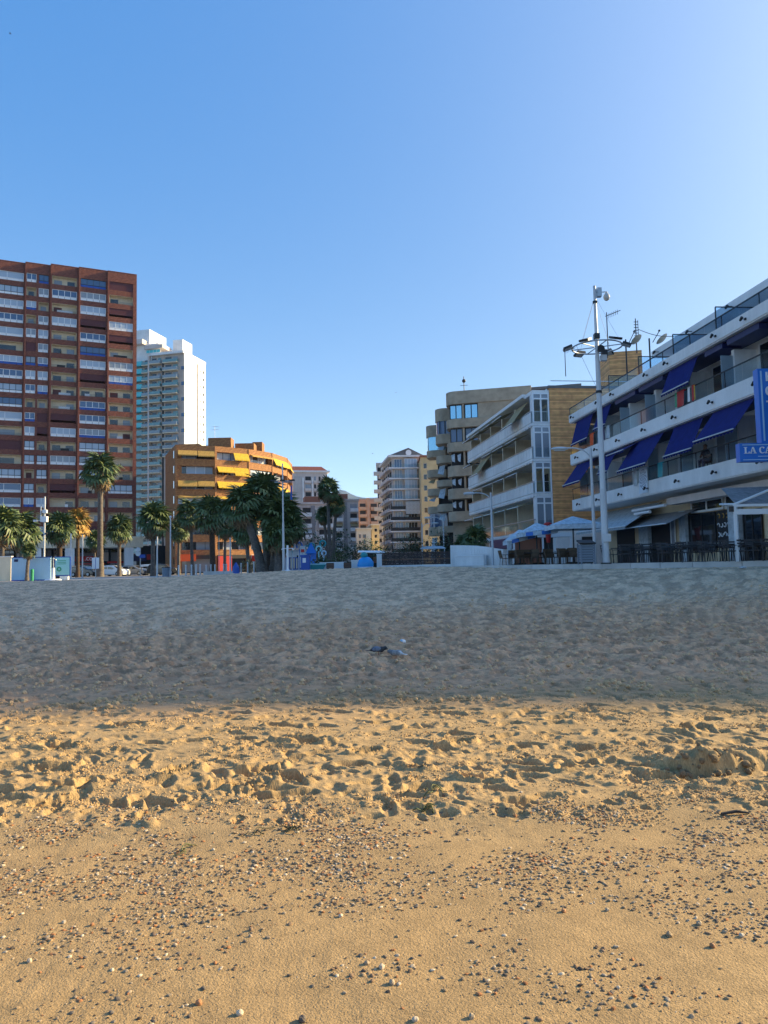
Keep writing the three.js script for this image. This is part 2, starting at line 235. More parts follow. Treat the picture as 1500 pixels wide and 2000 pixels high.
function sandH(x, d) {
  let h = macro(x, d);
  const dry = smoothstep(d + 0.5 * gn(x * 0.7, d * 0.7), 4.4, 5.3), far = smoothstep(d, 14, 40);
  const De = edgeD(x), nearEdge = 1 - smoothstep(d, De - 2.5, De);
  if (dry > 0) {
    const k = Math.floor(x / 0.6) + ',' + Math.floor(d / 0.6), L = bits.prints.get(k), wob = 0.35 * gn(x * 14, d * 14);
    if (L) for (const q of L) {
      const dx = x - q[0], dd = d - q[1], a = (dx * q[2] + dd * q[3]) / q[4], b = (-dx * q[3] + dd * q[2]) / q[5], rr = Math.sqrt(a * a + b * b) + wob * 0.6;
      if (rr < 1) { const t = 1 - rr * rr; h -= q[6] * Math.min(1, t * 1.9) * nearEdge; }
      else if (rr < 1.7) { const t = (rr - 1.22) / 0.2; h += Math.abs(q[6]) * q[7] * Math.exp(-t * t) * nearEdge; }
    }
    const mask = clamp(0.5 + 1.1 * fbm(x * 0.9 + 4, d * 1.1, 2), 0.12, 1.2);
    const lump = fbm(x * 7, d * 7, 3), crumb = fbm(x * 26, d * 26, 2), r1 = 1 - Math.abs(gn(x * 3.1 + 7, d * 3.4));
    h += dry * nearEdge * (mask * (0.007 * lump + (0.014 * Math.max(0, crumb) + 0.006 * Math.max(0, gn(x * 58, d * 58))) * (1 - far)) + 0.005 * r1 * r1 + smoothstep(d, 8.5, 13) * (0.045 * fbm(x * 1.5, d * 1.9, 3) + 0.085 * fbm(x * 3.6, d * 4.2, 3) * clamp(0.5 + fbm(x * 0.4, d * 0.6, 2), 0.2, 1.2)));
    h += dry * nearEdge * (0.009 * gn(x * 1.6, d * 2.4) + lerp(0.009, 0.05, smoothstep(d, 8.5, 12)) * smoothstep(fbm(x * 2.4 + 8, d * 3.1, 4), 0.02, 0.2) - 0.02 * smoothstep(d, 8.5, 12) * smoothstep(fbm(x * 5 + 1, d * 6.1, 3), 0.1, 0.3));
  }
  const wet = 1 - dry;
  if (wet > 0) {                                                   // drained sand: fine rills running down to the water
    const a = -0.5 * smoothstep(x, -1.6, 1.8), u = x * Math.cos(a) - d * Math.sin(a), v = x * Math.sin(a) + d * Math.cos(a);
    const w = fbm(u * 9 + 0.8 * gn(v * 2, u * 2), v * 1.3, 3), m = clamp(0.4 + 0.9 * gn(x * 0.9 + 9, d * 0.9), 0, 1);
    h += wet * (0.0065 * w * m * (0.25 + 0.75 * smoothstep(-x, 0.1, 0.9)) + 0.001 * fbm(x * 45, d * 45, 2) + 0.007 * gn(x * 2.3, d * 1.9));
  }
  // tyre treads pressed across the churned band
  for (const [x0, d0, x1, d1] of TREADS) {
    const L = Math.hypot(x1 - x0, d1 - d0), ux = (x1 - x0) / L, ud = (d1 - d0) / L, a = (x - x0) * ux + (d - d0) * ud, b = -(x - x0) * ud + (d - d0) * ux;
    if (a > -0.1 && a < L + 0.1 && Math.abs(b) < 0.2) { const m = smoothstep(0.2 - Math.abs(b), 0, 0.06) * smoothstep(a, -0.1, 0.1) * (1 - smoothstep(a, L - 0.1, L + 0.1)); h += m * clamp(0.5 + 1.2 * gn(a * 3.1 + x0, b * 7), 0, 1) * (0.012 * Math.sin((a + 0.5 * Math.abs(b) + 0.05 * gn(a * 5, b * 6)) * 6.283 / 0.075) - 0.006); }
  }
  // the broken bank on the right
  for (const [bx0, bd0, w, t, hh] of [[2.42, 5.62, 0.36, 0.5, 0.14], [3.02, 5.75, 0.3, 0.45, 0.085]]) {
    const dx = (x - bx0) / w; if (Math.abs(dx) < 1.5) { const edge = bd0 + 0.05 * fbm(x * 9, 3.3, 3) + 0.1 * dx * dx, s = smoothstep(d, edge - 0.035, edge + 0.02) * (1 - smoothstep(d, edge + 0.06, edge + t)), k = Math.max(0, 1 - dx * dx * 0.6); h += hh * s * k * (0.9 + 0.3 * gn(x * 13, d * 13)) - 0.03 * k * Math.exp(-Math.pow((d - edge + 0.12) / 0.09, 2)); }
  }
  return h;
}
const dep = (px, py) => EYE / ((py - HZ(px)) / FOCAL);
const TREADS = [[420, 1548, 760, 1482], [0, 1558, 250, 1572], [250, 1572, 420, 1540], [1220, 1455, 1330, 1425], [60, 1500, 330, 1468]].map(([a, b, c, d]) => { const D0 = dep(a, b), D1 = dep(c, d); return [(a - 750) / FOCAL * D0, D0, (c - 750) / FOCAL * D1, D1]; });
const sandGrain = tex(1024, 0.7, (u, v) => { const a = tf(u, v, 128, 91, 3), b = tf(u, v, 10, 15, 4); return [0.72 + 0.3 * (a - 0.5) * 1.1 + 0.16 * (b - 0.5) + 0.12, 0.72 + 0.3 * (a - 0.5) * 1.1 + 0.16 * (b - 0.5) + 0.12, 0.72 + 0.3 * (a - 0.5) * 1.2 + 0.16 * (b - 0.5) + 0.12]; });
const sandBump = tex(1024, 0.7, (u, v) => tf(u, v, 110, 51, 3), false);
mat('sand', [1, 1, 1], { vertexColors: true, map: sandGrain, bumpMap: sandBump, bumpScale: 0.003, roughness: 1 });
{
  const NX = 680, rows = []; for (let d = 1.7; d < 66.5; d += 0.0068 + 0.0019 * d) rows.push(d);
  const NR = rows.length, P = new Float32Array(NX * NR * 3), C = new Float32Array(NX * NR * 3), U = new Float32Array(NX * NR * 2), I = [], keep = new Uint8Array(NX * NR);
  for (let r = 0; r < NR; r++) for (let c = 0; c < NX; c++) {
    const d = rows[r], w = 0.63 * d + 1.7, x = (c / (NX - 1) * 2 - 1) * w, k = r * NX + c, De = edgeD(x);
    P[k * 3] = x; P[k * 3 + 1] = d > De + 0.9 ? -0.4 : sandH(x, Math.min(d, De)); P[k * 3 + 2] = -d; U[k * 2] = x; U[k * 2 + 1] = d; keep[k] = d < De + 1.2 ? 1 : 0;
    const n = fbm(x * 0.55, d * 0.5, 3), fine = fbm(x * 5, d * 5, 2);
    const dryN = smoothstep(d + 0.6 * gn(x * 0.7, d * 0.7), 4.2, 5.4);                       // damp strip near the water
    const pale = smoothstep(d + 5 * fbm(x * 0.09, d * 0.12, 3) - 0.18 * x, 15, 24);             // bleached dry sand higher up, brightened to lift the shade there
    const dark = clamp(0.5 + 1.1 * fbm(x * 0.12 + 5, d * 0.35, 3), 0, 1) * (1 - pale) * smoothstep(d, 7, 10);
    const shadeN = smoothstep(d + 1.5 * n, 7.5, 11);                                          // lighter, redder tone painted into the shadow zone to lift its blue shade
    const f = 1 + 0.13 * n + 0.1 * fine + smoothstep(d, 8, 12) * (0.16 * fbm(x * 1.1, d * 2.2, 3) + 0.42 * (smoothstep(fbm(x * lerp(3.4, 1.5, pale), d * lerp(2.6, 1.1, pale), 4), -0.2, 0.2) - 0.5) + 0.2 * fbm(x * 11, d * 8, 2) * (1 - pale));   // damp and dry patches, contrast painted to stand in for clod shading
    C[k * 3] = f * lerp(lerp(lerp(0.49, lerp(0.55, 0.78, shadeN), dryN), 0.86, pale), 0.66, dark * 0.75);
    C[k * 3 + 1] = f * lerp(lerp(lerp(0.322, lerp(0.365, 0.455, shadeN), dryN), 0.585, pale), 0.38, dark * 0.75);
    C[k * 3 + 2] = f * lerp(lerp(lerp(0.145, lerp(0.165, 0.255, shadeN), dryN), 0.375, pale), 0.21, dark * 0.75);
  }
  for (let r = 0; r < NR - 1; r++) for (let c = 0; c < NX - 1; c++) { const k = r * NX + c; if (keep[k] && keep[k + 1]) I.push(k, k + 1, k + NX, k + 1, k + NX + 1, k + NX); }
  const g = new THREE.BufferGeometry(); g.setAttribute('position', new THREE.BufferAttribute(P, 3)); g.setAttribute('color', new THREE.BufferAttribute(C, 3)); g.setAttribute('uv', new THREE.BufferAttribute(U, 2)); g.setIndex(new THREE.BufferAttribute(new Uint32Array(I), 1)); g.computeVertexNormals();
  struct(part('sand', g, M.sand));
}
mat('plainSand', [0.46, 0.36, 0.24], { map: sandGrain });
const flat = (name, m, pts, y) => { const b = new MB(); const s = new THREE.Shape(pts.map(([x, d]) => new THREE.Vector2(x, d))), g = new THREE.ShapeGeometry(s), P = g.attributes.position; for (let i = 0; i < P.count; i++) P.setXYZ(i, P.getX(i), typeof y === 'function' ? y(P.getX(i), P.getY(i)) : y, -P.getY(i)); for (let i = 0; i < P.count; i++) g.attributes.uv.setXY(i, P.getX(i), P.getZ(i)); g.computeVertexNormals(); b.add(g); return struct(b.mesh(name, m)); };
flat('beach', M.plainSand, [[-160, -9], [160, -9], [160, 62], [-160, 62]], -0.12);
mat('sea', [0.02, 0.07, 0.09], { roughness: 0.12 });
flat('sea', M.sea, [[-2500, -2500], [2500, -2500], [2500, -7], [-2500, -7]], -0.1);
flat('ground', M.asphalt, [[-4000, 76], [-4000, 5000], [4000, 5000], [4000, 40], [30, 40], [10, 62], [-16, 72]], 0.5);
{ // pavement of the promenade and the plaza: strips whose height falls to the left
  const xs = []; for (let x = -150; x <= 60.01; x += x > -30 && x < 22 ? 0.5 : 5) xs.push(x);
  const ds = [0, 0.05, 4, 12, 30, 60, 120, 240, 420], P = [], U = [], I = [];
  xs.forEach((x, i) => { const e = edgeD(x) + 0.3; ds.forEach((q) => { const d = e + q; P.push(x, paveY(x), -d); U.push(x, d); }); if (i) for (let j = 0; j < ds.length - 1; j++) { const a = (i - 1) * ds.length + j, b = i * ds.length + j; I.push(a, b, a + 1, b, b + 1, a + 1); } });
  const g = new THREE.BufferGeometry(); g.setAttribute('position', new THREE.Float32BufferAttribute(P, 3)); g.setAttribute('uv', new THREE.Float32BufferAttribute(U, 2)); g.setIndex(I); g.computeVertexNormals();
  struct(part('pavement', g, M.pave));
  const kerb = new THREE.Group(); kerb.name = numbered('kerb'); struct(kerb); scene.add(kerb);
  const pts = EDGE.filter((e) => e[0] > -16 && e[0] < 59).map(([x, d]) => [x, d]); pts.unshift([-16, edgeD(-16)]);
  for (let i = 1; i < pts.length; i++) {                                   // kerb stones butted end to end
    const [a, b] = [pts[i - 1], pts[i]], L = Math.hypot(b[0] - a[0], b[1] - a[1]), n = Math.max(1, Math.round(L / 1.6));
    for (let j = 0; j < n; j++) { const f0 = j / n + 0.004, f1 = (j + 1) / n - 0.004, p = [lerp(a[0], b[0], f0), lerp(a[1], b[1], f0)], q = [lerp(a[0], b[0], f1), lerp(a[1], b[1], f1)], y0 = paveY(p[0]) + 0.02, y1 = paveY(q[0]) + 0.02, k = new MB(); k.quad([p[0], y0 - 1.2, -p[1]], [q[0], y1 - 1.2, -q[1]], [q[0], y1, -q[1]], [p[0], y0, -p[1]]); k.quad([p[0], y0, -p[1]], [q[0], y1, -q[1]], [q[0], y1, -q[1] - 0.34], [p[0], y0, -p[1] - 0.34]); k.quad([q[0], y1 - 0.5, -q[1]], [q[0], y1 - 0.5, -q[1] - 0.34], [q[0], y1, -q[1] - 0.34], [q[0], y1, -q[1]]); k.quad([p[0], y0 - 0.5, -p[1] - 0.34], [p[0], y0 - 0.5, -p[1]], [p[0], y0, -p[1]], [p[0], y0, -p[1] - 0.34]); k.mesh('kerb_stone', M.kerbStone, kerb); }
  }
}
flat('road', M.asphalt, [[-150, 104], [-24, 104], [-20, 122], [-150, 122]], 0.935);
{ // far hills
  const b = new MB(), ridge = (u) => 0;
  const g = new THREE.PlaneGeometry(3600, 1500, 150, 40), P = g.attributes.position;
  for (let i = 0; i < P.count; i++) { const x = P.getX(i), z = P.getY(i), t = (z + 750) / 1500; const peak = 40 * Math.exp(-Math.pow((x + 195) / 55, 2)) + 302; P.setXYZ(i, x, (peak + 9 * fbm(x / 90, z / 90, 4)) * Math.sin(Math.PI * clamp(t, 0, 1)) - 2, -(3300 + z)); g.attributes.uv.setXY(i, x / 40, z / 40); }
  g.computeVertexNormals(); struct(part('hills', g, M.hill));
}
const FONT = await new FontLoader().loadAsync("fonts/droid/droid_sans_bold.typeface.json"), SERIF = await new FontLoader().loadAsync("fonts/droid/droid_serif_bold.typeface.json");
// ---------------------------------------------------------------- buildings
// A facade from A=[x, depth] (left end as seen) to B (right end): group at A on the ground, local x along it, z towards the viewer.
function facade(name, label, category, A, B, y0, group) {
  const dx = B[0] - A[0], dz = -(B[1] - A[1]), L = Math.hypot(dx, dz), o = thing(name, label, category, [A[0], y0, -A[1]], Math.atan2(-dz, dx), group);
  o.updateMatrixWorld(true); const inv = o.matrixWorld.clone().invert();
  const hit = (px, py, z = 0) => { const c = camera.position.clone().applyMatrix4(inv), d = at(px, py, 10).sub(camera.position).transformDirection(inv), s = (z - c.z) / d.z; return d.multiplyScalar(s).add(c); };
  return { o, L, u: (px, z = 0) => hit(px, 1000, z).x, y: (px, py, z = 0) => hit(px, py, z).y, hit };
}
// a window: frame mesh with its panes as a sub-part; n lights side by side
function windowUnit(parent, x0, x1, y0, y1, z, { n = 2, frame = M.whiteTrim, glass = M.darkGlass, w = 0.06, sill = 0, sillMat, name = 'window' } = {}) {
  const f = new MB(), yb = y0 + sill, dz = 0.07;
  f.box(x0, x1, yb, yb + w, z, z + dz).box(x0, x1, y1 - w, y1, z, z + dz);
  for (let i = 0; i <= n; i++) { const c = lerp(x0 + w / 2, x1 - w / 2, i / n); f.box(c - w / 2, c + w / 2, yb + w, y1 - w, z, z + dz - 0.004); }
  const m = f.mesh(name, frame, parent), g = new MB();
  for (let i = 0; i < n; i++) g.box(lerp(x0 + w / 2, x1 - w / 2, i / n) + w / 2, lerp(x0 + w / 2, x1 - w / 2, (i + 1) / n) - w / 2, yb + w, y1 - w, z + 0.01, z + 0.03);
  g.mesh('pane', glass, m);
  if (sill) { const s = new MB(); for (let i = 0; i < n; i++) s.box(lerp(x0, x1, i / n) + 0.03, lerp(x0, x1, (i + 1) / n) - 0.03, y0, yb - 0.03, z, z + 0.05); s.mesh('sill_panel', sillMat ?? M.whiteTrim, m); }
  return m;
}
function shutterUnit(parent, x0, x1, y0, y1, z, m = M.maroon) { const b = new MB(), n = Math.max(4, Math.round((y1 - y0) / 0.16)); for (let i = 0; i < n; i++) b.box(x0, x1, lerp(y0, y1, i / n) + 0.02, lerp(y0, y1, (i + 1) / n), z, z + 0.05); return b.mesh('shutter', m, parent); }
function awningUnit(parent, x0, x1, yTop, drop, z, out, m, bar = M.whiteTrim, valance = 0.14) {
  const b = new MB(), yb = yTop - drop; b.sheet([[x0, yb, z + out], [x1, yb, z + out], [x1, yTop, z], [x0, yTop, z]], 0.015);
  if (valance) { const n = Math.max(3, Math.round((x1 - x0) / 0.28)); for (let i = 0; i < n; i++) { const a = lerp(x0, x1, i / n), c = lerp(x0, x1, (i + 1) / n); b.quad([a, yb - valance * 0.55, z + out + 0.012], [(a + c) / 2, yb - valance, z + out + 0.012], [c, yb - valance * 0.55, z + out + 0.012], [c, yb, z + out + 0.012]); b.quad([a, yb - valance * 0.55, z + out + 0.012], [c, yb - valance * 0.55, z + out + 0.012], [c, yb, z + out + 0.012], [a, yb, z + out + 0.012]); } }
  const a = b.mesh('awning', m, parent); new MB().rod([x0, yb + 0.02, z + out + 0.03], [x1, yb + 0.02, z + out + 0.03], 0.035).mesh('front_bar', bar, a); return a;
}
// an open balcony recess: pale back wall with doors, rail in front
function recess(parent, x0, x1, y0, y1, depth, R, { wall = M.cream, rail = M.darkMetal, zf = 0 } = {}) {
  const at0 = depth; depth = at0 - zf;
  const b = new MB(); b.box(x0, x1, y0, y1, -depth, -depth + 0.06).box(x0, x1, y1 - 0.05, y1 - 0.002, -depth + 0.06, zf - 0.14).box(x0 - 0.001, x0 + 0.05, y0, y1 - 0.05, -depth + 0.06, zf - 0.16).box(x1 - 0.05, x1 + 0.001, y0, y1 - 0.05, -depth + 0.06, zf - 0.16);
  const m = b.mesh('balcony', wall, parent), w = x1 - x0;
  const doors = w > 4 ? [[0.08, 0.4], [0.62, 0.92]] : [[0.2, 0.75]];
  for (const [a, c] of doors) { if (R() < 0.15) continue; const d = bx(x0 + w * a, x0 + w * c, y0, y1 - 0.55, -depth + 0.07, -depth + 0.1); d.mesh('balcony_door', R() < 0.5 ? M.darkGlass : R() < 0.6 ? M.curtainDim : M.maroon, m); }
  if (R() < 0.5) new MB().box(x0, x1, y0 + 0.16, y0 + 0.2, zf - 0.3, zf - 0.26).box(x0, x1, y0 + 0.42, y0 + 0.46, zf - 0.3, zf - 0.26).mesh('rail', rail, m);
  if (R() < 0.3) bx(x0 + w * (0.2 + 0.5 * R()), x0 + w * (0.25 + 0.5 * R()) + 0.5, y0, y0 + 0.6, -depth + 0.3, -depth + 0.7).mesh('furniture', R() < 0.5 ? M.whiteTrim : M.dark, m);
  return m;
}
// ---- tall brick tower on the left
{
  const R = rng(11), H = 63.2, A = [-88, 138.5], B = [-52.4, 155.5];
  const f = facade('brick_apartment_tower', 'tall dark red brick apartment tower with rows of glazed balconies at the left', 'apartment tower', A, B, 1.0), o = f.o;
  const bays = [[-999, 40], [45.5, 65.5], [70, 90], [96.5, 146], [152.5, 203], [209, 256]].map(([a, b]) => [a < -900 ? 2 : f.u(a), f.u(b)]);
  const zs = [0, 0.5, 0.5, 1.0, 1.6, 2.1], L = f.L + 0.05;
  new MB().box(0, L, 7.6, H - 1.4, -17, -1.6 + 0.0).box(0, L, H - 1.4, H - 0.9, -17, -1.6).mesh('wall', M.redBrick, o);
  const edges = [0]; for (let i = 1; i < bays.length; i++) edges.push((bays[i - 1][1] + bays[i][0]) / 2); edges.push(L);
  const topY = [0, 0.1, 0.1, 0.25, 0.2, 0.1];
  bays.forEach(([a, b], i) => {
    const z = zs[i], l = i ? edges[i] : 0, r = edges[i + 1];
    if (i !== 2) bx(l, a, 7.6, H - 2.0, -1.6, z).mesh('pier', M.redBrick, o);
    else bx(l, a, 7.6, H - 2.0, -1.6, z).mesh('pier', M.redBrick, o);
    bx(b, r, 7.6, H - 2.0, -1.6, z).mesh('pier', M.redBrick, o);
    new MB().box(l, r, H - 2.0, H + topY[i], -1.6, z + 0.02).box(l, r, H + topY[i], H + topY[i] + 0.12, -1.6, z + 0.06).mesh('parapet', M.redBrick, o);
    const n = 19, top = H - 2.0, fh = 2.855;
    for (let k = 0; k < n; k++) {
      const y1 = top - k * fh, y0 = y1 - 1.8, b0 = y1 - fh;
      bx(a, b, Math.max(7.6, b0), y0, -1.6, z - 0.06).mesh('spandrel', M.redBrick, o);
      const g = new THREE.Group(); let t = R();
      const wide = b - a > 5.5;
      const zz = z - 0.2, np = Math.max(2, Math.round((b - a) / 1.15));
      const P = (i === 4 && [1, 2, 5, 6, 10, 11].includes(k)) || (i === 3 && [1, 3].includes(k)) || (i === 0 && [1, 2, 6, 7, 8].includes(k)) || (i === 2 && [1, 3].includes(k)) || (i === 1 && [2, 6].includes(k)) ? 0.1 : (i === 5 && [0, 4].includes(k)) || (i === 4 && [3, 7].includes(k)) || ((i === 2 || i === 3) && k === 10) ? 0.95 : (i === 5 && [5, 9, 11, 12, 13].includes(k)) || (i === 3 && [4, 5, 6, 7, 9].includes(k)) ? 0.7 : t;
      if (P < 0.46) { const q = R(), gl = k < 12 ? (q < 0.45 ? M.curtain : q < 0.75 ? M.blueGlass : M.curtainDim) : (q < 0.75 ? M.curtain : M.curtainDim); windowUnit(o, a, b, y0, y1, zz, { n: np, frame: R() < 0.6 ? M.whiteTrim : M.darkMetal, glass: gl, sill: 0.5, sillMat: R() < 0.75 ? M.whiteTrim : M.blue, w: 0.09 }); }
      else if (P < 0.58 && wide) { recess(o, a, b, y0, y1, 1.3, R, { zf: z }); const c = lerp(a, b, 0.36), e = lerp(a, b, 0.62); windowUnit(o, a, c, y0, y1, zz, { n: 2, glass: M.curtain, sill: 0.45, w: 0.08 }); if (R() < 0.7) windowUnit(o, e, b, y0, y1, zz, { n: 2, glass: R() < 0.5 ? M.curtain : M.blueGlass, sill: 0.45, w: 0.08 }); }
      else if (P < 0.88) { recess(o, a, b, y0, y1, 1.3, R, { zf: z }); if ((i === 2 || i === 3) && k === 11) awningUnit(o, a, b, y1, 0.5, z - 0.1, 0.6, M.stripe, M.whiteTrim, 0.3); }
      else shutterUnit(o, a, b, y0 + (R() < 0.4 ? 0.5 : 0), y1, zz, M.maroon);
    }
  });
  // ground storeys: pale canopy on square pillars, dark glass and shop fronts behind
  new MB().box(0, L + 1, 5.4, 7.1, -2, 5.2).box(-0.2, L + 1.2, 7.1, 7.6, -2, 5.4).mesh('canopy', M.cream, o);
  for (const px of [-40, 72, 137, 252]) { const u = f.u(px, 4.6); new MB().box(u - 0.85, u + 0.85, 0, 5.4, 3.4, 5.0).mesh('pillar', M.white, o); }
  bx(0, L, 0, 5.4, -8, -2.4).mesh('shop_wall', M.dark, o);
  const xs = [-60, 0, 30, 76, 104, 150, 190, 216, 250].map((p) => f.u(p));
  for (let i = 0; i < xs.length - 1; i++) { windowUnit(o, xs[i] + 0.15, xs[i + 1] - 0.15, 0.2, 2.6, -2.3, { n: 3, frame: M.darkMetal, glass: i % 2 ? M.curtainDim : M.darkGlass, name: 'shop_window' }); windowUnit(o, xs[i] + 0.15, xs[i + 1] - 0.15, 3.1, 5.2, -2.3, { n: 3, frame: M.darkMetal, glass: i % 3 ? M.darkGlass : M.curtainDim, name: 'shop_window' }); if (i !== 4) bx(xs[i] + 0.3, xs[i + 1] - 0.2, 2.75, 4.6, -2.0, -1.86).mesh('shop_blind', i % 2 ? M.greyAwning : M.pinkGrey, o); }
  const r0 = f.u(140), r1 = f.u(187), sgn = new MB().box(r0, r1, 2.75, 3.75, 2.0, 2.25).mesh('shop_sign', M.red, o); letters('.COM', sgn, (r0 + r1) / 2 + 1.2, 2.92, 2.26, 0.66, M.whiteTrim);
  new MB().box(f.u(140), f.u(203), 2.1, 2.35, 2.2, 2.5).mesh('red_trim', M.red, o); new MB().box(f.u(208), f.u(250), 2.3, 2.65, 2.2, 2.5).mesh('red_trim', M.red, o);
  new MB().box(f.u(258), f.u(283), 2.6, 4.1, 2.2, 2.4).mesh('shop_sign', M.navy, o); new MB().box(f.u(284), f.u(291), 2.9, 4.0, 2.2, 2.4).mesh('shop_sign', M.red, o);
  bx(L + 1.2, L + 9, 0, 5.8, -7, 0.6).mesh('side_wing', M.dark, o);
}
function letters(str, parent, x, y, z, h, m, spread = 1, f = FONT) { const g = new TextGeometry(str, { font: f, size: h, depth: 0.03, curveSegments: 3 }); g.computeBoundingBox(); const w = g.boundingBox.max.x - g.boundingBox.min.x; g.translate(-w / 2 * spread + x - (spread === 1 ? 0 : 0), y, z); return part('lettering', g, m, parent); }
// ---- white tower behind it
{
  const R = rng(21), Z = 262, cor = [-70.8, Z], dir = [9.28, -2.37].map((v) => v / Math.hypot(9.28, 2.37));
  const A = [cor[0] - dir[0] * 22, cor[1] - dir[1] * 22];
  const f = facade('white_apartment_tower', 'white high-rise with stacked balconies and a sunlit blank side wall behind the brick tower', 'apartment tower', A, cor, 0.9), o = f.o, L = f.L, H = f.y(358, 690);
  const H2 = f.y(330, 672), D2 = 16, fh = 2.84;
  new MB().box(L * 0.42, L, 0, H, -D2, 0).box(0, L * 0.42, 0, H - 1, -D2 + 1, -1.2).mesh('wall', M.towerFront, o);
  new MB().box(L * 0.40, L + 0.25, H, H + 0.9, -D2 - 0.1, 0.9).mesh('roof_slab', M.white, o);
  new MB().box(L + 0.002, L + 0.16, 0, H, -D2, -0.1).mesh('side_wall', M.white, o);
  new MB().box(L + 0.16, L + 0.5, 0, H - 1.6, -D2 * 0.62, -D2 * 0.58).mesh('joint', M.greyWall, o);
  for (let k = 0; k < 22; k++) for (const s of [0.74, 0.9]) { const y = H - 4 - k * fh; if (y < 2) continue; new MB().box(L + 0.16, L + 0.26, y, y + (s > 0.8 ? 1.0 : 0.5), -D2 * s - (s > 0.8 ? 0.4 : 0.2), -D2 * s + (s > 0.8 ? 0.4 : 0.2)).mesh('side_window', M.darkGlass, o); }
  // upper setbacks
  const hp = (px, py) => f.y(px, py);
  new MB().box(0.5, L * 0.5, H - 1, hp(300, 668), -D2 + 1, -1.5).box(1, L * 0.3, hp(300, 668), hp(275, 640), -D2 + 2, -2.5).mesh('upper_floors', M.white, o);
  new MB().box(0, L * 0.26, hp(280, 672), hp(280, 663), -D2 + 1, 0.9).box(L * 0.28, L * 0.62, hp(310, 680), hp(310, 673), -6, 0.4).mesh('terrace_slab', M.pinkGrey, o);
  windowUnit(o, L * 0.30, L * 0.56, hp(310, 688) + 0.1, hp(310, 681), -0.4, { n: 4, glass: M.tealGlass, frame: M.whiteTrim });
  new MB().box(L * 0.62, L * 0.8, H + 0.9, hp(335, 652), -D2 + 2, -D2 + 9).mesh('lift_tower', M.white, o);
  new MB().sheet([[1, hp(270, 640) - 0.3, -4], [L * 0.28, hp(295, 648), -4], [L * 0.28, hp(295, 648), -10], [1, hp(270, 630) + 0.5, -10]], 0.2).mesh('sloped_roof', M.teal, o);
  // balconies: three stacks, the left with turquoise glass
  const stacks = [[263, 277, 'teal'], [277, 291, 0], [295, 316, 1], [321, 349, 1]];
  for (let k = 0; k < 25; k++) stacks.forEach(([pa, pb, kind], s) => {
    const y = H - 3.0 - k * fh, a = f.u(pa), b = f.u(pb); if (y < 2 || (s === 3 && k > 12)) return;
    if (kind === 'teal') { const g = new MB().box(a - 1, b, y, y + 1.6, -0.6, 0.2).mesh('glazed_balcony', k < 9 ? M.tealGlass : M.tealDim, o); bx(a - 1, b, y - 0.25, y - 0.002, -1.2, 0.25).mesh('slab', k < 9 ? M.teal : M.tealDim, g); return; }  // bright teal above, dim below: sun and shade put into the colour
    const proj = s === 1 ? 0.6 : 1.5, m = new MB().box(a, b, y - 0.32, y, -1.2, proj).mesh('balcony', M.cream, o);
    new MB().box(a + 0.03, b - 0.03, y + 0.08, y + 1.0, proj - 0.08, proj - 0.04).box(b - 0.08, b - 0.04, y + 0.08, y + 1.0, 0.05, proj - 0.09).mesh('railing', R() < 0.3 ? M.frosted : M.tealDim, m);
    bx(a + 0.4, lerp(a, b, 0.5), y, y + 2.1, s === 1 ? -1.18 : 0.01, s === 1 ? -1.1 : 0.06).mesh('balcony_door', M.darkGlass, m); bx(lerp(a, b, 0.62), b - 0.3, y, y + 2.1, s === 1 ? -1.18 : 0.01, s === 1 ? -1.1 : 0.06).mesh('balcony_door', R() < 0.5 ? M.tealDim : M.curtainDim, m);
  });
  bx(f.u(291.5), f.u(294), 0, H, -0.2, 1.2).mesh('fin', M.pinkGrey, o);
  bx(f.u(317), f.u(320), 0, H - 3, 0.001, 0.15).mesh('dark_strip', M.dark, o);
  for (let k = 0; k < 8; k++) windowUnit(o, f.u(354), f.u(361), H - 6 - k * fh * 2, H - 4.6 - k * fh * 2, 0.01, { n: 1, glass: M.blueGlass, frame: M.greyWall });
}
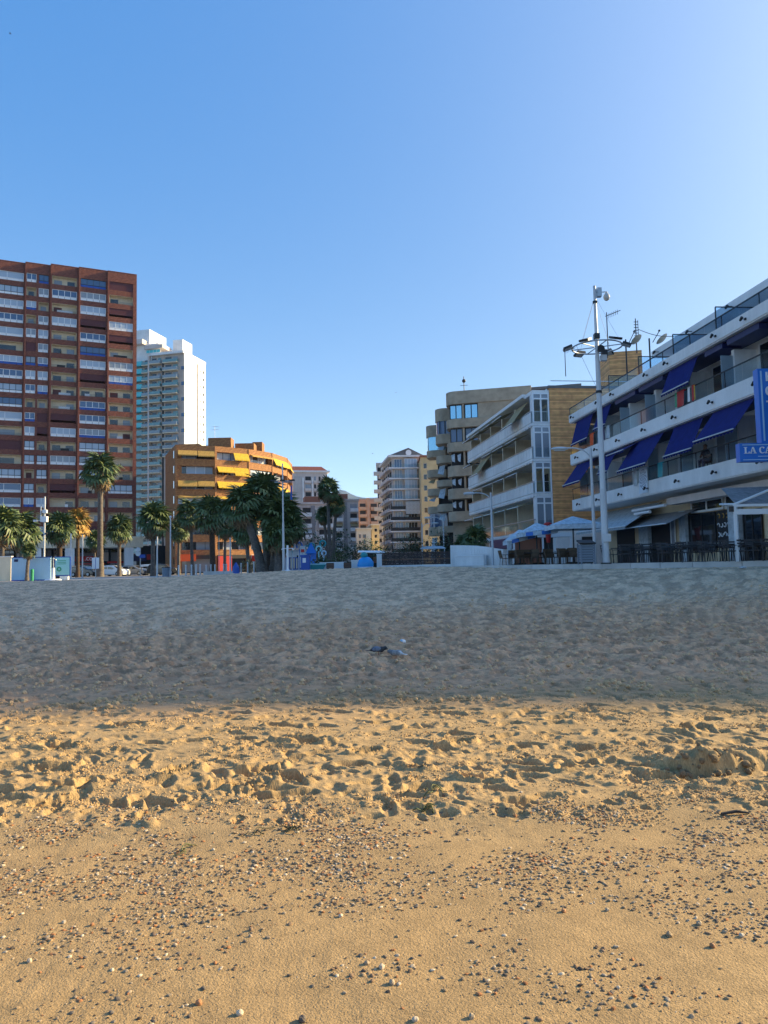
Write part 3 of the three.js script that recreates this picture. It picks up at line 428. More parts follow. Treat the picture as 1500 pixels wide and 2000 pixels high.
// ---- rounded orange brick block with yellow awnings
{
  const R = rng(31), pts = [[-44.6, 151], [-38.9, 138], [-32.1, 140.5], [-26.5, 145], [-22.7, 150.5], [-20.6, 158], [-20.8, 168]], y0 = 1.0;
  const o = thing('rounded_brick_block', 'orange brick apartment block with a rounded corner and yellow awnings', 'apartment block', [pts[1][0], y0, -pts[1][1]]);
  const H = at(380, 870, 139.3).y - y0, fh = 2.87, seg = [];
  for (let i = 0; i < pts.length - 1; i++) {
    const [A, B] = [pts[i], pts[i + 1]], dx = B[0] - A[0], dz = -(B[1] - A[1]), L = Math.hypot(dx, dz), g = new THREE.Group(); g.position.set(A[0] - pts[1][0], 0, -(A[1] - pts[1][1])); g.rotation.y = Math.atan2(-dz, dx); g.updateMatrix(); seg.push([g.matrix.clone(), L]);
  }
  // a mesh made in the frame of a side, kept as a part of the block
  const side = (k, b, name, m, par = o) => { const g = b.geo().applyMatrix4(seg[k][0]); return part(name, g, m, par); };
  { const s = new THREE.Shape(); const inner = [...pts.map(([x, d]) => [x - pts[1][0], -(d - pts[1][1])]), [-34 + 10, -48], [-20, -50]]; const sh = [[-5.2, -14], [0.9, -1.6], [6.6, -3.9], [11.9, -8.2], [15.4, -13], [17.0, -20], [17, -34], [-2, -34]]; sh.forEach(([x, z], i) => i ? s.lineTo(x, -z) : s.moveTo(x, -z)); const g = new THREE.ExtrudeGeometry(s, { depth: H - 0.4, bevelEnabled: false }); g.rotateX(-Math.PI / 2); const U = g.attributes.uv, P = g.attributes.position; for (let i = 0; i < U.count; i++) U.setXY(i, P.getX(i) + P.getZ(i), P.getY(i)); part('core', g, M.dark, o); }
  side(0, bx(0, seg[0][1] - 0.3, 0, H, -1.2, 0), 'side_wall', M.orangeBrick);
  for (let k = 0; k < 8; k++) side(0, bx(seg[0][1] - 2.3, seg[0][1] - 1.3, H - 2.3 - k * fh, H - 0.9 - k * fh, 0.002, 0.04), 'side_window', M.darkGlass);
  const awn = { '1,0': [[0, 0.53, 0.85, M.ochreAwning], [0.54, 1, 1.0, M.ochreAwning]], '1,2': [[0, 0.53, 1.0, M.ochreAwning], [0.54, 1, 0.95, M.ochreAwning]], '1,3': [[0, 1, 0.25, M.ochreAwning]], '2,0': [[0.52, 1, 1.3, M.yellowAwning]], '2,1': [[0, 0.52, 0.95, M.yellowAwning], [0.53, 1, 1.45, M.yellowAwning]], '2,2': [[0, 1, 1.1, M.yellowAwning]], '2,3': [[0, 0.5, 0.3, M.yellowAwning]], '3,0': [[0, 0.5, 0.25, M.ochreAwning], [0.5, 1, 0.25, M.ochreAwning]], '4,0': [[0, 1, 1.2, M.yellowAwning]], '4,2': [[0, 1, 1.3, M.yellowAwning]], '5,0': [[0, 0.7, 1.2, M.yellowAwning]], '5,2': [[0, 0.5, 1.2, M.yellowAwning]], '3,4': [[0, 1, 1.0, M.yellowAwning]], '4,4': [[0, 1, 1.0, M.yellowAwning]] };  // ochre on the front side dulls the yellow: shade put into the colour
  for (let k = 1; k < 6; k++) {
    const L = seg[k][1];
    side(k, bx(0, 0.42, 0, H, -1.2, 0.12), 'pier', M.orangeBrick); if (k === 5) side(k, bx(L - 0.4, L, 0, H, -1.2, 0.1), 'pier', M.orangeBrick);
    side(k, bx(0.42, L, H - 1.05, H + 0.02, -1.2, 0.02), 'parapet', M.orangeBrick);
    for (let j = 0; j < 8; j++) {
      const top = H - 1.05 - j * fh, b0 = top - 1.5; if (b0 < 3.2) break;
      { const sp = bx(0.42, L, b0 - (fh - 1.5), b0, -1.2, 0.0); sp.box(0.42, L, b0 - 0.16, b0 - 0.06, 0.001, 0.04); side(k, sp, 'spandrel', M.orangeBrick); }
      const a = awn[k + ',' + j];
      const n = 4, wmb = new MB(); for (let q = 0; q <= n; q++) { const c = lerp(0.46, L - 0.04, q / n); wmb.box(c - 0.04, c + 0.04, b0, top, -0.9, -0.84); } const fr = side(k, wmb, 'window', R() < 0.5 ? M.whiteTrim : M.darkMetal);
      for (let q = 0; q < n; q++) { const t = R(); side(k, bx(lerp(0.46, L - 0.04, q / n) + 0.04, lerp(0.46, L - 0.04, (q + 1) / n) - 0.04, b0, top, -0.9, -0.87), 'pane', t < 0.5 ? M.darkGlass : t < 0.8 ? M.curtainDim : M.curtain, fr); }
      if (k === 3 && j === 1 || k === 1 && j === 3) side(k, bx(0.5, L - 0.1, b0, top - 0.1, -0.3, -0.25), 'glazing', M.curtain);
      if (a) for (const [u0, u1, drop, m] of a) { const x0 = lerp(0.45, L, u0), x1 = lerp(0.45, L, u1), ab = new MB().sheet([[x0, top - drop, 0.75], [x1 - 0.05, top - drop, 0.75], [x1 - 0.05, top + 0.05, 0.06], [x0, top + 0.05, 0.06]], 0.02); for (let q = 0; q < 8; q++) ab.quad([lerp(x0, x1 - 0.05, q / 8), top - drop - 0.2, 0.77], [lerp(x0, x1 - 0.05, (q + 0.92) / 8), top - drop - 0.2, 0.77], [lerp(x0, x1 - 0.05, (q + 0.92) / 8), top - drop, 0.765], [lerp(x0, x1 - 0.05, q / 8), top - drop, 0.765]); side(k, ab, 'awning', m); }
    }
    side(k, bx(0.42, L, 0.1, 2.6, -1.0, -0.9), 'shop_window', k === 1 ? M.curtainDim : M.darkGlass);
    side(k, bx(0.42, L, 2.62, 3.3, -1.0, 0.3), 'shop_fascia', k < 3 ? M.dark : M.pinkGrey);
  }
  side(1, bx(0.6, 3.6, 2.2, 3.5, 0.35, 1.4), 'shop_awning', M.orange); side(2, bx(0.4, 3.2, 0.2, 3.1, 0.35, 0.6), 'shop_panel', M.red); side(3, bx(0.4, 4.2, 2.0, 3.2, 0.35, 1.6), 'shop_awning', M.red);
  for (const [x0, x1, h, z0, z1] of [[4.5, 9, 2.4, -10, -7], [9.2, 13, 1.7, -13, -10], [-1, 3, 1.1, -9, -6], [12, 14, 2.6, -17, -14]]) bx(x0, x1, H - 0.4, H + h, z0, z1).mesh('roof_house', M.orangeBrick, o);
  const rl = new MB(); for (let i = 0; i < 9; i++) rl.rod([3 + i * 1.3, H, -6 - i * 1.25], [3 + i * 1.3, H + 1.0, -6 - i * 1.25], 0.03, 0.03, 4); rl.rod([3, H + 1, -6], [13.4, H + 1, -16], 0.03, 0.03, 4); rl.mesh('roof_railing', M.galv, o);
  new MB().rod([5.6, H, -8], [5.6, H + 5, -8], 0.04, 0.03, 4).rod([5.0, H + 4.8, -8], [6.4, H + 4.8, -8], 0.03, 0.03, 4).rod([5.0, H + 4.2, -8], [6.4, H + 4.2, -8], 0.03, 0.03, 4).mesh('aerial', M.galv, o);
}
// plain block helper for what stands far off: wall, then rows of windows / balconies as parts
function block(name, label, px0, px1, pyTop, D, m, { y0 = 0.9, dep = 16, slope = 0, fh = 2.85, bands = [], group } = {}) {
  const A0 = at(px0, 1000, D), B0 = at(px1, 1000, D + slope), f = facade(name, label, 'apartment block', [A0.x, D], [B0.x, D + slope], y0, group), H = f.y(px0, pyTop);
  bx(0, f.L, 0, H, -dep, 0).mesh('wall', m, f.o); return { ...f, H };
}
// ---- grey block with a dark red mansard roof
{
  const R = rng(41), f = block('mansard_block', 'grey-pink apartment block with dark red mansard roof behind the rounded block', 548, 640, 922, 262, M.pinkGrey, { slope: 4 }), { o, H, L, u } = f;
  const Ht = f.y(600, 909), b = new MB(); b.quad([0, H + 0.6, 0.6], [L, H + 0.6, 0.6], [L - 1.6, Ht, -3], [0, Ht, -3]).quad([L, H + 0.6, 0.6], [L, H + 0.6, -16], [L - 1.6, Ht, -14], [L - 1.6, Ht, -3]).quad([0, Ht, -3], [L - 1.6, Ht, -3], [L - 1.6, Ht, -14], [0, Ht, -14]); b.mesh('roof', M.roofRed, o);
  bx(-0.2, L + 0.9, H, H + 0.6, -16, 0.7).mesh('cornice', M.white, o);
  for (let k = 0; k < 10; k++) { const y = H - 3.4 - k * 2.85; for (const [a, b2, t] of [[567, 573, 0], [576, 591, 1], [596, 609, 0], [613, 619, 0], [622, 628, 0], [632, 638, 0]]) { if (t && k < 5) { if (!k) bx(u(a), u(b2), y - 11.5, y + 1.9, 0.01, 0.1).mesh('blank_panel', M.greyWall, o); continue; } const x0 = u(a), x1 = u(b2), w = new MB().box(x0, x1, y - 0.5, y + 0.4, 0.02, 0.7).mesh('balcony', M.pinkGrey, o); bx(x0 + 0.2, x1 - 0.2, y + 0.4, y + 1.9, 0.01, 0.06).mesh('window', R() < 0.6 ? M.dark : M.curtainDim, w); } }
  for (const p of [592.5, 611]) bx(u(p) - 0.25, u(p) + 0.25, 0, H - 2, 0.02, 0.5).mesh('fin', M.white, o);
}
// ---- stepped white block in front of it and the grey block at its right
{
  const R = rng(43);
  for (const [nm, lb, x0, x1, top, D, cols, m] of [
    ['stepped_block', 'white apartment block with broad balconies behind the blue play area palms', 575, 652, 985, 190, [[577, 588, 0], [590, 608, 1], [612, 617, 0], [622, 640, 1], [643, 650, 1]], M.pinkGrey],
    ['grey_balcony_block', 'pale grey apartment block with awninged balconies left of the orange block', 652, 700, 978, 215, [[655, 668, 1], [672, 678, 0], [683, 698, 1]], M.greyWall]]) {
    const { o, H, L, u } = block(nm, lb, x0, x1, top, D, m, { slope: 2 });
    bx(-0.2, L + 0.2, H, H + 0.5, -16, 0.4).mesh('parapet', m, o);
    bx(L * 0.3, L * 0.7, H + 0.5, H + 2.4, -9, -4).mesh('roof_house', M.terracotta, o);
    const cw = u(x0 + (x1 - x0) * 0.47); bx(cw - 0.5, cw + 0.5, 0, H - 0.4, 0.02, 0.24).mesh('dark_strip', M.greyAwning, o);
    for (let k = 0; k * 2.85 < H - 6; k++) for (const [a, b, t] of cols) { const y = H - 3 - k * 2.85, p0 = u(a), p1 = u(b); if (t) { const bl = new MB().box(p0, p1, y - 0.25, y + 0.75, 0.03, 1.3).mesh('balcony', M.white, o); bx(p0 + 0.15, p1 - 0.15, y + 0.76, y + 2.1, 0.02, 0.07).mesh('window', R() < 0.5 ? M.dark : M.curtainDim, bl); if (R() < 0.5) new MB().sheet([[p0, y + 1.2, 1.5], [p1, y + 1.2, 1.5], [p1, y + 2.3, 0.1], [p0, y + 2.3, 0.1]], 0.03).mesh('awning', R() < 0.5 ? M.paleCloth : M.beigeAwning, bl); } else windowUnit(o, p0, p1, y + 0.3, y + 1.7, 0.02, { n: 1, glass: R() < 0.5 ? M.darkGlass : M.curtainDim }); }
  }
}
// ---- orange brick block at the end of the street, low sunlit houses below it
{
  const R = rng(45), { o, H, L, u } = block('orange_balcony_block', 'distant orange-brown block with stacked balconies at the end of the street', 699, 742, 980, 290, M.orangeWall, { slope: 3 });
  for (let k = 0; k < 11; k++) for (const [a, b] of [[702, 715], [723, 737]]) { const y = H - 2.6 - k * 2.85, w = new MB().box(u(a), u(b), y - 0.6, y + 0.5, 0.02, 1.2).mesh('balcony', M.orangeWall, o); bx(u(a) + 0.2, u(b) - 0.2, y + 0.5, y + 1.9, 0.02, 0.08).mesh('window', M.dark, w); }
  bx(u(716), u(721), 0, H + 1.5, 0.02, 0.8).mesh('stair_tower', M.orangeWall, o); bx(1, L - 1, H, H + 1.4, -10, -3).mesh('roof_house', M.orangeWall, o);
  const b2 = block('low_house', 'low sunlit cream house at the end of the street', 696, 724, 1034, 170, M.cream, { slope: 0.2, dep: 12, y0: 1.1 }); for (const [a, b] of [[700, 704], [708, 714]]) for (const y of [1044, 1056, 1068]) { const w = new MB(); windowUnit(b2.o, b2.u(a), b2.u(b), b2.y(a, y + 7), b2.y(a, y), 0.02, { n: 1, glass: M.darkGlass, frame: M.terracotta }); } bx(-0.2, b2.L + 0.2, b2.H, b2.H + 0.3, -12, 0.3).mesh('roof_slab', M.cream, b2.o);
  const b3 = block('yellow_house', 'narrow yellow house right of the low cream house', 725, 740, 1026, 176, M.yellowWall, { slope: 0.2, dep: 12, y0: 1.1 }); for (const y of [1032, 1044, 1056, 1070]) windowUnit(b3.o, b3.u(730), b3.u(736), b3.y(730, y + 7), b3.y(730, y), 0.02, { n: 1, glass: M.darkGlass, frame: M.cream }); bx(-0.2, b3.L + 0.2, b3.H, b3.H + 0.3, -12, 0.3).mesh('roof_slab', M.cream, b3.o);
}
// ---- thin grey tower, then the gabled grey block with a yellow flank
{
  const R = rng(47), A = [at(738, 1000, 238).x, 238], { o, H, L, u, y: yy } = block('slim_grey_tower', 'slim pale grey tower with small stacked balconies left of the gabled block', 738, 766, 909, 236, M.greyWall, { dep: 14 });
  bx(-0.3, L, H, H + 0.8, -14, 0.3).mesh('parapet', M.greyWall, o);
  for (let k = 0; k < 11; k++) { const y = H - 2.6 - k * 2.85 * 1.0; const w = new MB().box(-1.1, u(746), y - 0.6, y + 0.5, -1, 0.9).mesh('balcony', M.greyWall, o); bx(0.2, u(747), y + 0.5, y + 1.9, 0.02, 0.08).mesh('window', M.dark, w); windowUnit(o, u(757), u(762), y, y + 1.4, 0.02, { n: 1, glass: M.darkGlass, frame: M.greyWall }); }
}
{
  const R = rng(49), f = block('gabled_block', 'grey apartment block with a low gable and glazed sea-facing balconies', 768, 826, 890, 200, M.greyWall, { dep: 26, slope: 1 }), { o, H, L, u, y } = f;
  const g = new MB(), ap = u(800), hy = y(800, 875); g.quad([-1, H, 0.4], [L + 0.6, H, 0.4], [ap, hy, 0.4], [ap, hy, 0.4]).quad([-1, H, 0.4], [ap, hy, 0.4], [ap, hy, -20], [-1, H, -20]).quad([ap, hy, 0.4], [L + 0.6, H, 0.4], [L + 0.6, H, -20], [ap, hy, -20]); g.mesh('gable_roof', M.roofGrey, o);
  new MB().add(new THREE.CylinderGeometry(0.8, 0.8, 0.1, 14).rotateX(Math.PI / 2).translate(ap, H + (hy - H) * 0.35, 0.5)).mesh('round_window', M.whiteTrim, o);
  bx(-1.2, L + 0.4, H - 0.5, H, -20, 1.3).mesh('eaves_slab', M.white, o);
  for (let k = 0; k < 10; k++) {
    const yy = H - 3.4 - k * 2.86, s = new MB().box(-1.0, L - 1, yy - 0.3, yy, 0.02, 1.5).mesh('balcony', M.whiteTrim, o); if (yy < 2) break;
    const cl = k === 4 || k === 5;
    new MB().box(-0.9, L - 1.1, yy + 0.06, yy + 0.95, 1.42, 1.46).mesh('railing', k > 3 ? M.darkMetal : M.clearGlass, s);
    windowUnit(s, u(772), u(787), yy + 0.1, yy + 2.4, 0.03, { n: 3, glass: k % 3 ? M.curtainDim : M.blueGlass });
    if (k === 4) bx(u(791), L, yy - 1.2, yy + 2.2, 1.5, 1.6).mesh('banner', M.paleCloth, s); else windowUnit(s, u(791), u(815), yy + 0.1, yy + 2.4, k < 4 ? 1.2 : 0.03, { n: 4, glass: k < 4 ? M.curtain : M.darkGlass });
  }
  for (let k = 0; k < 9; k++) { const yy = H - 3.2 - k * 2.86; for (let j = 0; j < 5; j++) { const z = -2 - j * 4.4; const s = bx(-1.1, -0.002, yy - 0.5, yy + 0.4, z - 3.2, z).mesh('side_balcony', M.pinkGrey, o); bx(-0.06, -0.003, yy + 0.4, yy + 1.9, z - 2.9, z - 0.2).mesh('window', M.dark, s); if (R() < 0.6) new MB().sheet([[-1.3, yy + 0.9, z], [-1.3, yy + 0.9, z - 3.2], [-0.05, yy + 2.1, z - 3.2], [-0.05, yy + 2.1, z]], 0.03).mesh('awning', M.beigeAwning, s); } }
  const fl = block('yellow_block', 'ochre yellow apartment wall between the gabled block and the stone block', 824, 872, 893, 190, M.yellowWall, { dep: 18 }); bx(-0.2, fl.L, fl.H, fl.H + 0.5, -18, 0.3).mesh('parapet', M.terracotta, fl.o); for (let k = 0; k < 9; k++) windowUnit(fl.o, fl.u(829), fl.u(836), fl.H - 3 - k * 2.86, fl.H - 1.6 - k * 2.86, 0.02, { n: 1, glass: M.darkGlass, frame: M.cream });
}
// ---- brown stone block with rounded balconies
{
  const R = rng(51), D = 93, f = block('stone_corner_block', 'brown stone apartment block with rounded stacked balconies at its corner', 884, 1046, 770, D, M.stone, { dep: 20, y0: 1.4, slope: -2.5 }), { o, H, L, u, y } = f;
  const slab = (x0, x1, y0, y1, zf, rad, back = -0.5) => { const s = new THREE.Shape(); s.moveTo(x1, -back); s.lineTo(x1, -zf); s.lineTo(x0 + rad, -zf); s.absarc(x0 + rad, -zf + rad, rad, -Math.PI / 2, -Math.PI, true); s.lineTo(x0, -back); const g = new THREE.ExtrudeGeometry(s, { depth: y1 - y0, bevelEnabled: false, curveSegments: 10 }); g.rotateX(-Math.PI / 2); g.scale(1, 1, 1); g.translate(0, y0, 0); const P = g.attributes.position; return g; };
  // note: shape y runs into -z after the turn, so fronts are at +zf
  const ring = (x0, x1, y0, y1, zf, rad, name, m, par, back = -1) => { const s = new THREE.Shape(); s.moveTo(x1, back); s.lineTo(x1, zf); s.lineTo(x0 + rad, zf); s.absarc(x0 + rad, zf - rad, rad, Math.PI / 2, Math.PI, false); s.lineTo(x0, back); const g = new THREE.ExtrudeGeometry(s, { depth: y1 - y0, bevelEnabled: true, bevelSize: 0.03, bevelThickness: 0.03, bevelSegments: 1, curveSegments: 10 }); g.rotateX(Math.PI / 2); g.translate(0, y1, 0); const P = g.attributes.position, U = g.attributes.uv; for (let i = 0; i < U.count; i++) U.setXY(i, P.getX(i) + P.getZ(i), P.getY(i)); return part(name, g, m, par); };
  const xl = u(880), rows = [[768, 792], [822, 838], [867, 884], [912, 932], [957, 976], [1001, 1019]].map(([a, b]) => [y(890, a), y(890, b)]);
  // front bands of the right part, from the rounded corner to the party wall
  const rx = L; const op = [[u(885), u(910)], [u(914), u(941)]];
  rows.forEach(([t, b], i) => { const nx = i < rows.length - 1 ? rows[i + 1][0] : 0;
    ring(xl - 0.2, rx, b, t, i === 0 ? 1.0 : 1.15 - (i > 3 ? -0.35 : 0), 1.4, i ? 'balcony_band' : 'parapet', M.stone, o, -2);
    if (i < 5) { const win = i < 2; for (const [a, c] of op) { if (win) windowUnit(o, a, c, nx + 0.05, b - 0.05, 0.55, { n: 2, frame: M.darkMetal, glass: i ? M.blueGlass : M.skyGlass, w: 0.12 }); else { const rc = bx(a, c, nx + 0.05, b - 0.05, 0.02, 0.06).mesh('opening', M.dark, o); if (a === op[0][0] && i > 1 && i < 5) for (let q = 0; q < 2; q++) new MB().sheet([[a + 0.2 + q * 0.8, nx + 0.6, 1.1 + 0.2 * q], [a + 0.6 + q * 0.7, nx + 0.4, 1.3], [a + 0.55 + q * 0.8, b - 0.3, 1.0], [a + 0.1 + q * 0.8, b - 0.5, 1.0]], 0.03).mesh('drawn_awning', M.paleCloth, rc); } }
      bx(u(910.4), u(913.6), nx, b, -0.3, 0.9).mesh('pillar', M.stone, o); bx(u(941.4), L, nx, b, -0.3, 0.88).mesh('wall_panel', M.stone, o); }
  });
  // middle and left stacks, set back in steps
  const stacks = [[852, 884, -3.5, [[798, 822], [848, 866], [890, 904], [938, 950], [985, 999], [1028, 1040]], 1.3], [834, 856, -8, [[831, 853], [880, 893], [918, 932], [955, 968], [990, 1003], [1030, 1046]], 1.1]];
  stacks.forEach(([p0, p1, z, rs, rad], s) => { const a = u(p0, z), c = u(p1, z) + 1.2; const top = y(p0 + 8, rs[0][0], z);
    bx(a + 1.4, c + 2, 0, top - 0.1, z - 9, z - 1.6).mesh('wall', M.stone, o);
    rs.forEach(([t, b], i) => { const yt = y(p0 + 8, t, z), yb = y(p0 + 8, b, z), nx = i < rs.length - 1 ? y(p0 + 8, rs[i + 1][0], z) : 0; ring(a, c, yb, yt, z, rad, i ? 'balcony_band' : 'parapet', M.stone, o, z - 3);
      if (i === 0 || (s === 1 && i === 4)) ring(a + 0.12, c, nx + 0.03, yb - 0.03, z - 0.12, rad - 0.1, 'glazing', i === 0 && s === 1 ? M.skyGlass : M.blueGlass, o, z - 3); else { const rc = bx(a + 1.41, c, nx, yb, z - 1.6, z - 1.55).mesh('opening', M.dark, o); if (R() < 0.8) new MB().sheet([[a + 0.3, nx + 0.9, z - 0.1], [a + 1.1, nx + 0.7, z + 0.1], [a + 1.25, yb - 0.2, z - 0.6], [a + 0.5, yb - 0.35, z - 0.8]], 0.03).mesh('drawn_awning', R() < 0.5 ? M.paleCloth : M.beigeAwning, rc); } });
    if (s === 0) for (let i = 0; i < 5; i++) { const c0 = a + 0.1 + i * 0.75; new MB().rod([c0 + 0.6, y(p0 + 8, 847, z), z - 0.05], [c0 + 0.6, y(p0 + 8, 822, z), z - 0.05], 0.07, 0.07, 5).mesh('mullion', M.darkMetal, o); } });
  new MB().rod([u(905), H, -4], [u(905), H + 3.2, -4], 0.06, 0.05, 5).ball([u(905), H + 2.6, -4], 0.25).rod([u(905) - 0.5, H + 2.0, -4], [u(905) + 0.5, H + 2.0, -4], 0.03, 0.03, 4).mesh('aerial', M.darkMetal, o);
  bx(xl, L + 6, H - 0.3, H, -20, 0.5).mesh('roof', M.roofGrey, o);
}
// ---- ochre brick building with white balconies
{
  const R = rng(53), A = [9.95, 82], B = [12.75, 60.5], f = facade('ochre_balcony_building', 'ochre brick building with white sheet balconies and glazed corner bays beside the hotel', 'apartment building', A, B, 1.42), { o, L, u, y } = f;
  const Ht = y(1075, 737), Hb = y(1046, 762), dep = 12;
  const ub = u(1046), lv = [[828, 848], [893, 918], [963, 990], [1038, 1056]].map(([t, b]) => [y(1046, (t + b) / 2 - 10 + 2), y(1046, b - 4)]);
  // body: rendered recessed wall along the balconies, brick gable end towards us
  bx(0, L, 0, Hb - 0.4, -dep, -2.2).mesh('rear_wall', M.cream, o);
  bx(L - 0.3, L + 0.05, 0, Ht, -16, -1.12).mesh('brick_wall', M.ochreBrick, o); bx(L - 0.36, L + 0.1, Ht, Ht + 0.22, -16, -1.05).mesh('coping', M.roofGrey, o);
  bx(L - 0.02, L + 0.04, Ht + 0.6, Ht + 0.66, -16, -1.3).mesh('roof_rail', M.galv, o);
  new MB().sheet([[ub - 1, Hb, 0.3], [L, Hb, 0.3], [L, Hb, -dep], [ub - 1, Hb, -dep]], 0.3).mesh('flat_roof', M.white, o);
  new MB().box(-0.5, ub - 1, Hb - 0.16, Hb + 0.12, -dep, 0.5).mesh('eaves', M.white, o);
  windowUnit(o, L - 4.5, L - 0.05, Hb + 0.05, Ht - 0.1, -1.0, { n: 3, glass: M.skyGlass, frame: M.whiteTrim });
  const fl = [y(1046, 833), y(1046, 903), y(1046, 971), y(1046, 1044)];                                  // balcony floor levels at the slab underside
  const heights = fl.map((b) => b); let prev = Hb - 0.2;
  heights.forEach((b, k) => {
    const s = new MB().box(-0.2, L, b, b + 0.22, -2.2, 0.5).mesh('balcony_slab', M.white, o), x0 = -0.15, x1 = L - 0.03, n = 30;
    for (let i = 0; i < n; i++) { const a = lerp(x0, x1, i / n), c = lerp(x0, x1, (i + 1) / n); if (k < 3) part('balcony_panel', bx(a + 0.03, c - 0.03, b + 0.26, b + 1.12, 0.46, 0.5).geo(), M.white, s); else part('balcony_panel', bx(a + 0.03, c - 0.03, b + 0.26, b + 1.0, 0.46, 0.5).geo(), M.clearGlass, s); }
    new MB().box(x0, x1, b + 1.16, b + 1.22, 0.43, 0.53).box(x1 - 0.06, x1, b + 1.16, b + 1.22, -1.1, 0.43).mesh('handrail', M.galv, s);
    const zz = new MB(); for (let i = 0; i < n; i++) zz.box(lerp(x0, x1, (i + 0.2) / n), lerp(x0, x1, (i + 0.8) / n), b - 0.1, b - 0.004, 0.4, 0.48); zz.mesh('edge_trim', M.whiteTrim, s);
    part('end_panel', bx(L - 0.03, L + 0.01, b + 0.26, b + 1.12, -1.1, 0.4).geo(), M.clearGlass, s);
    // rooms behind
    const c = prev, rooms = 5, W = (ub - 0.5) / rooms; for (let i = 0; i < rooms; i++) { const a = i * W; bx(a - 0.12, a + 0.12, b + 0.22, c - 0.25, -2.19, 0.1).mesh('partition', M.cream, o); bx(a + 0.8, a + 1.9, b + 0.24, b + 2.3, -2.19, -2.14).mesh('door', R() < 0.6 ? M.dark : M.curtainDim, o); if (i !== 2 || k) bx(a + 2.5, a + 3.6, b + 1.1, b + 2.1, -2.19, -2.14).mesh('window', R() < 0.5 ? M.dark : M.curtain, o); const big = (k === 0 && i === 4) || (k === 1 && i === 1); awningUnit(o, a + 0.2, a + W - 0.7, c - 0.25, big ? 1.9 : 0.45, -0.1, big ? 1.5 : 1.2, M.beigeAwning, M.whiteTrim, 0); }
    // glazed corner bay
    const bay = new THREE.Group(); const gy = b + 0.24, gt = c - 0.03, gx0 = ub + 0.6; windowUnit(o, gx0, L - 0.02, gy, gt, 0.3, { n: 2, glass: M.clearGlass, frame: M.whiteTrim, w: 0.12, name: 'corner_bay' });
    const sd = new MB(); for (const z of [-1.04, -0.39, 0.28]) sd.box(L - 0.1, L + 0.02, gy, gt, z - 0.06, z + 0.06); for (const yq of [gy, lerp(gy, gt, 0.78), gt - 0.12]) sd.box(L - 0.09, L + 0.01, yq, yq + 0.12, -0.98, 0.22); const sm = sd.mesh('corner_bay', M.whiteTrim, o); for (const [z0, z1] of [[-0.98, -0.45], [-0.33, 0.22]]) { bx(L - 0.05, L - 0.03, gy + 0.12, lerp(gy, gt, 0.78), z0, z1).mesh('pane', k % 2 ? M.curtainDim : M.clearGlass, sm); bx(L - 0.05, L - 0.03, lerp(gy, gt, 0.78) + 0.12, gt - 0.12, z0, z1).mesh('pane', M.curtainDim, sm); }
    prev = b;
  });
  // ground floor towards the promenade: white front, dark openings, sign band, awnings
  const g = fl[3]; bx(0, L - 0.3, 0, g, -2.2, -1.6).mesh('ground_wall', M.white, o); new MB().box(L - 11, L - 4.5, g - 1.0, g - 0.15, -1.5, 1.2).mesh('sign_band', M.navy, o);
  for (const [a, c, m] of [[-9.5, -7.2, M.dark], [-6.4, -4.4, M.terracotta], [-3.8, -1.4, M.dark]]) bx(L + a, L + c, 0, 2.3, -1.59, -1.5).mesh('door', m, o);
  awningUnit(o, L - 9, L - 5, 2.9, 0.5, -1.5, 1.6, M.beigeAwning); awningUnit(o, L - 4.4, L - 1, 2.8, 0.4, -1.5, 1.6, M.red);
  const e = new MB(); bx(L - 0.28, L + 0.4, 0, 3.0, -9, -1.1).mesh('end_wall', M.white, o); bx(L + 0.4, L + 0.46, 0.2, 2.2, -4.4, -3.3).mesh('end_door', M.dark, o); bx(L + 0.4, L + 0.46, 0.9, 2.2, -7, -5.4).mesh('end_window', M.darkGlass, o);
  { const q = at(1180, 1000, 66).applyMatrix4(o.matrixWorld.clone().invert()), q2 = at(1203, 1000, 62.5).applyMatrix4(o.matrixWorld.clone().invert()), q3 = at(1268, 1000, 62).applyMatrix4(o.matrixWorld.clone().invert()), ty = at(1230, 686, 62.3).y - 1.42, b = new MB(); const cs = [[q.x, q.z], [q2.x, q2.z], [q3.x, q3.z], [q3.x - 8, q3.z - 1]]; for (let i = 0; i < 4; i++) { const [a1, b1] = [cs[i], cs[(i + 1) % 4]]; b.quad([a1[0], Ht - 0.3, a1[1]], [b1[0], Ht - 0.3, b1[1]], [b1[0], ty, b1[1]], [a1[0], ty, a1[1]]); } b.quad(...cs.map(([x, z]) => [x, ty, z])); b.mesh('stair_house', M.ochreBrick, o); }
  { const ac = new MB(); ac.box(L + 0.02, L + 0.6, 3.3, 4.2, -6.6, -5.4).mesh('air_conditioner', M.whiteTrim, o); new MB().add(new THREE.CylinderGeometry(0.36, 0.36, 0.04, 16).rotateZ(Math.PI / 2).translate(L + 0.63, 3.75, -6)).mesh('fan_grille', M.dark, o); }
}
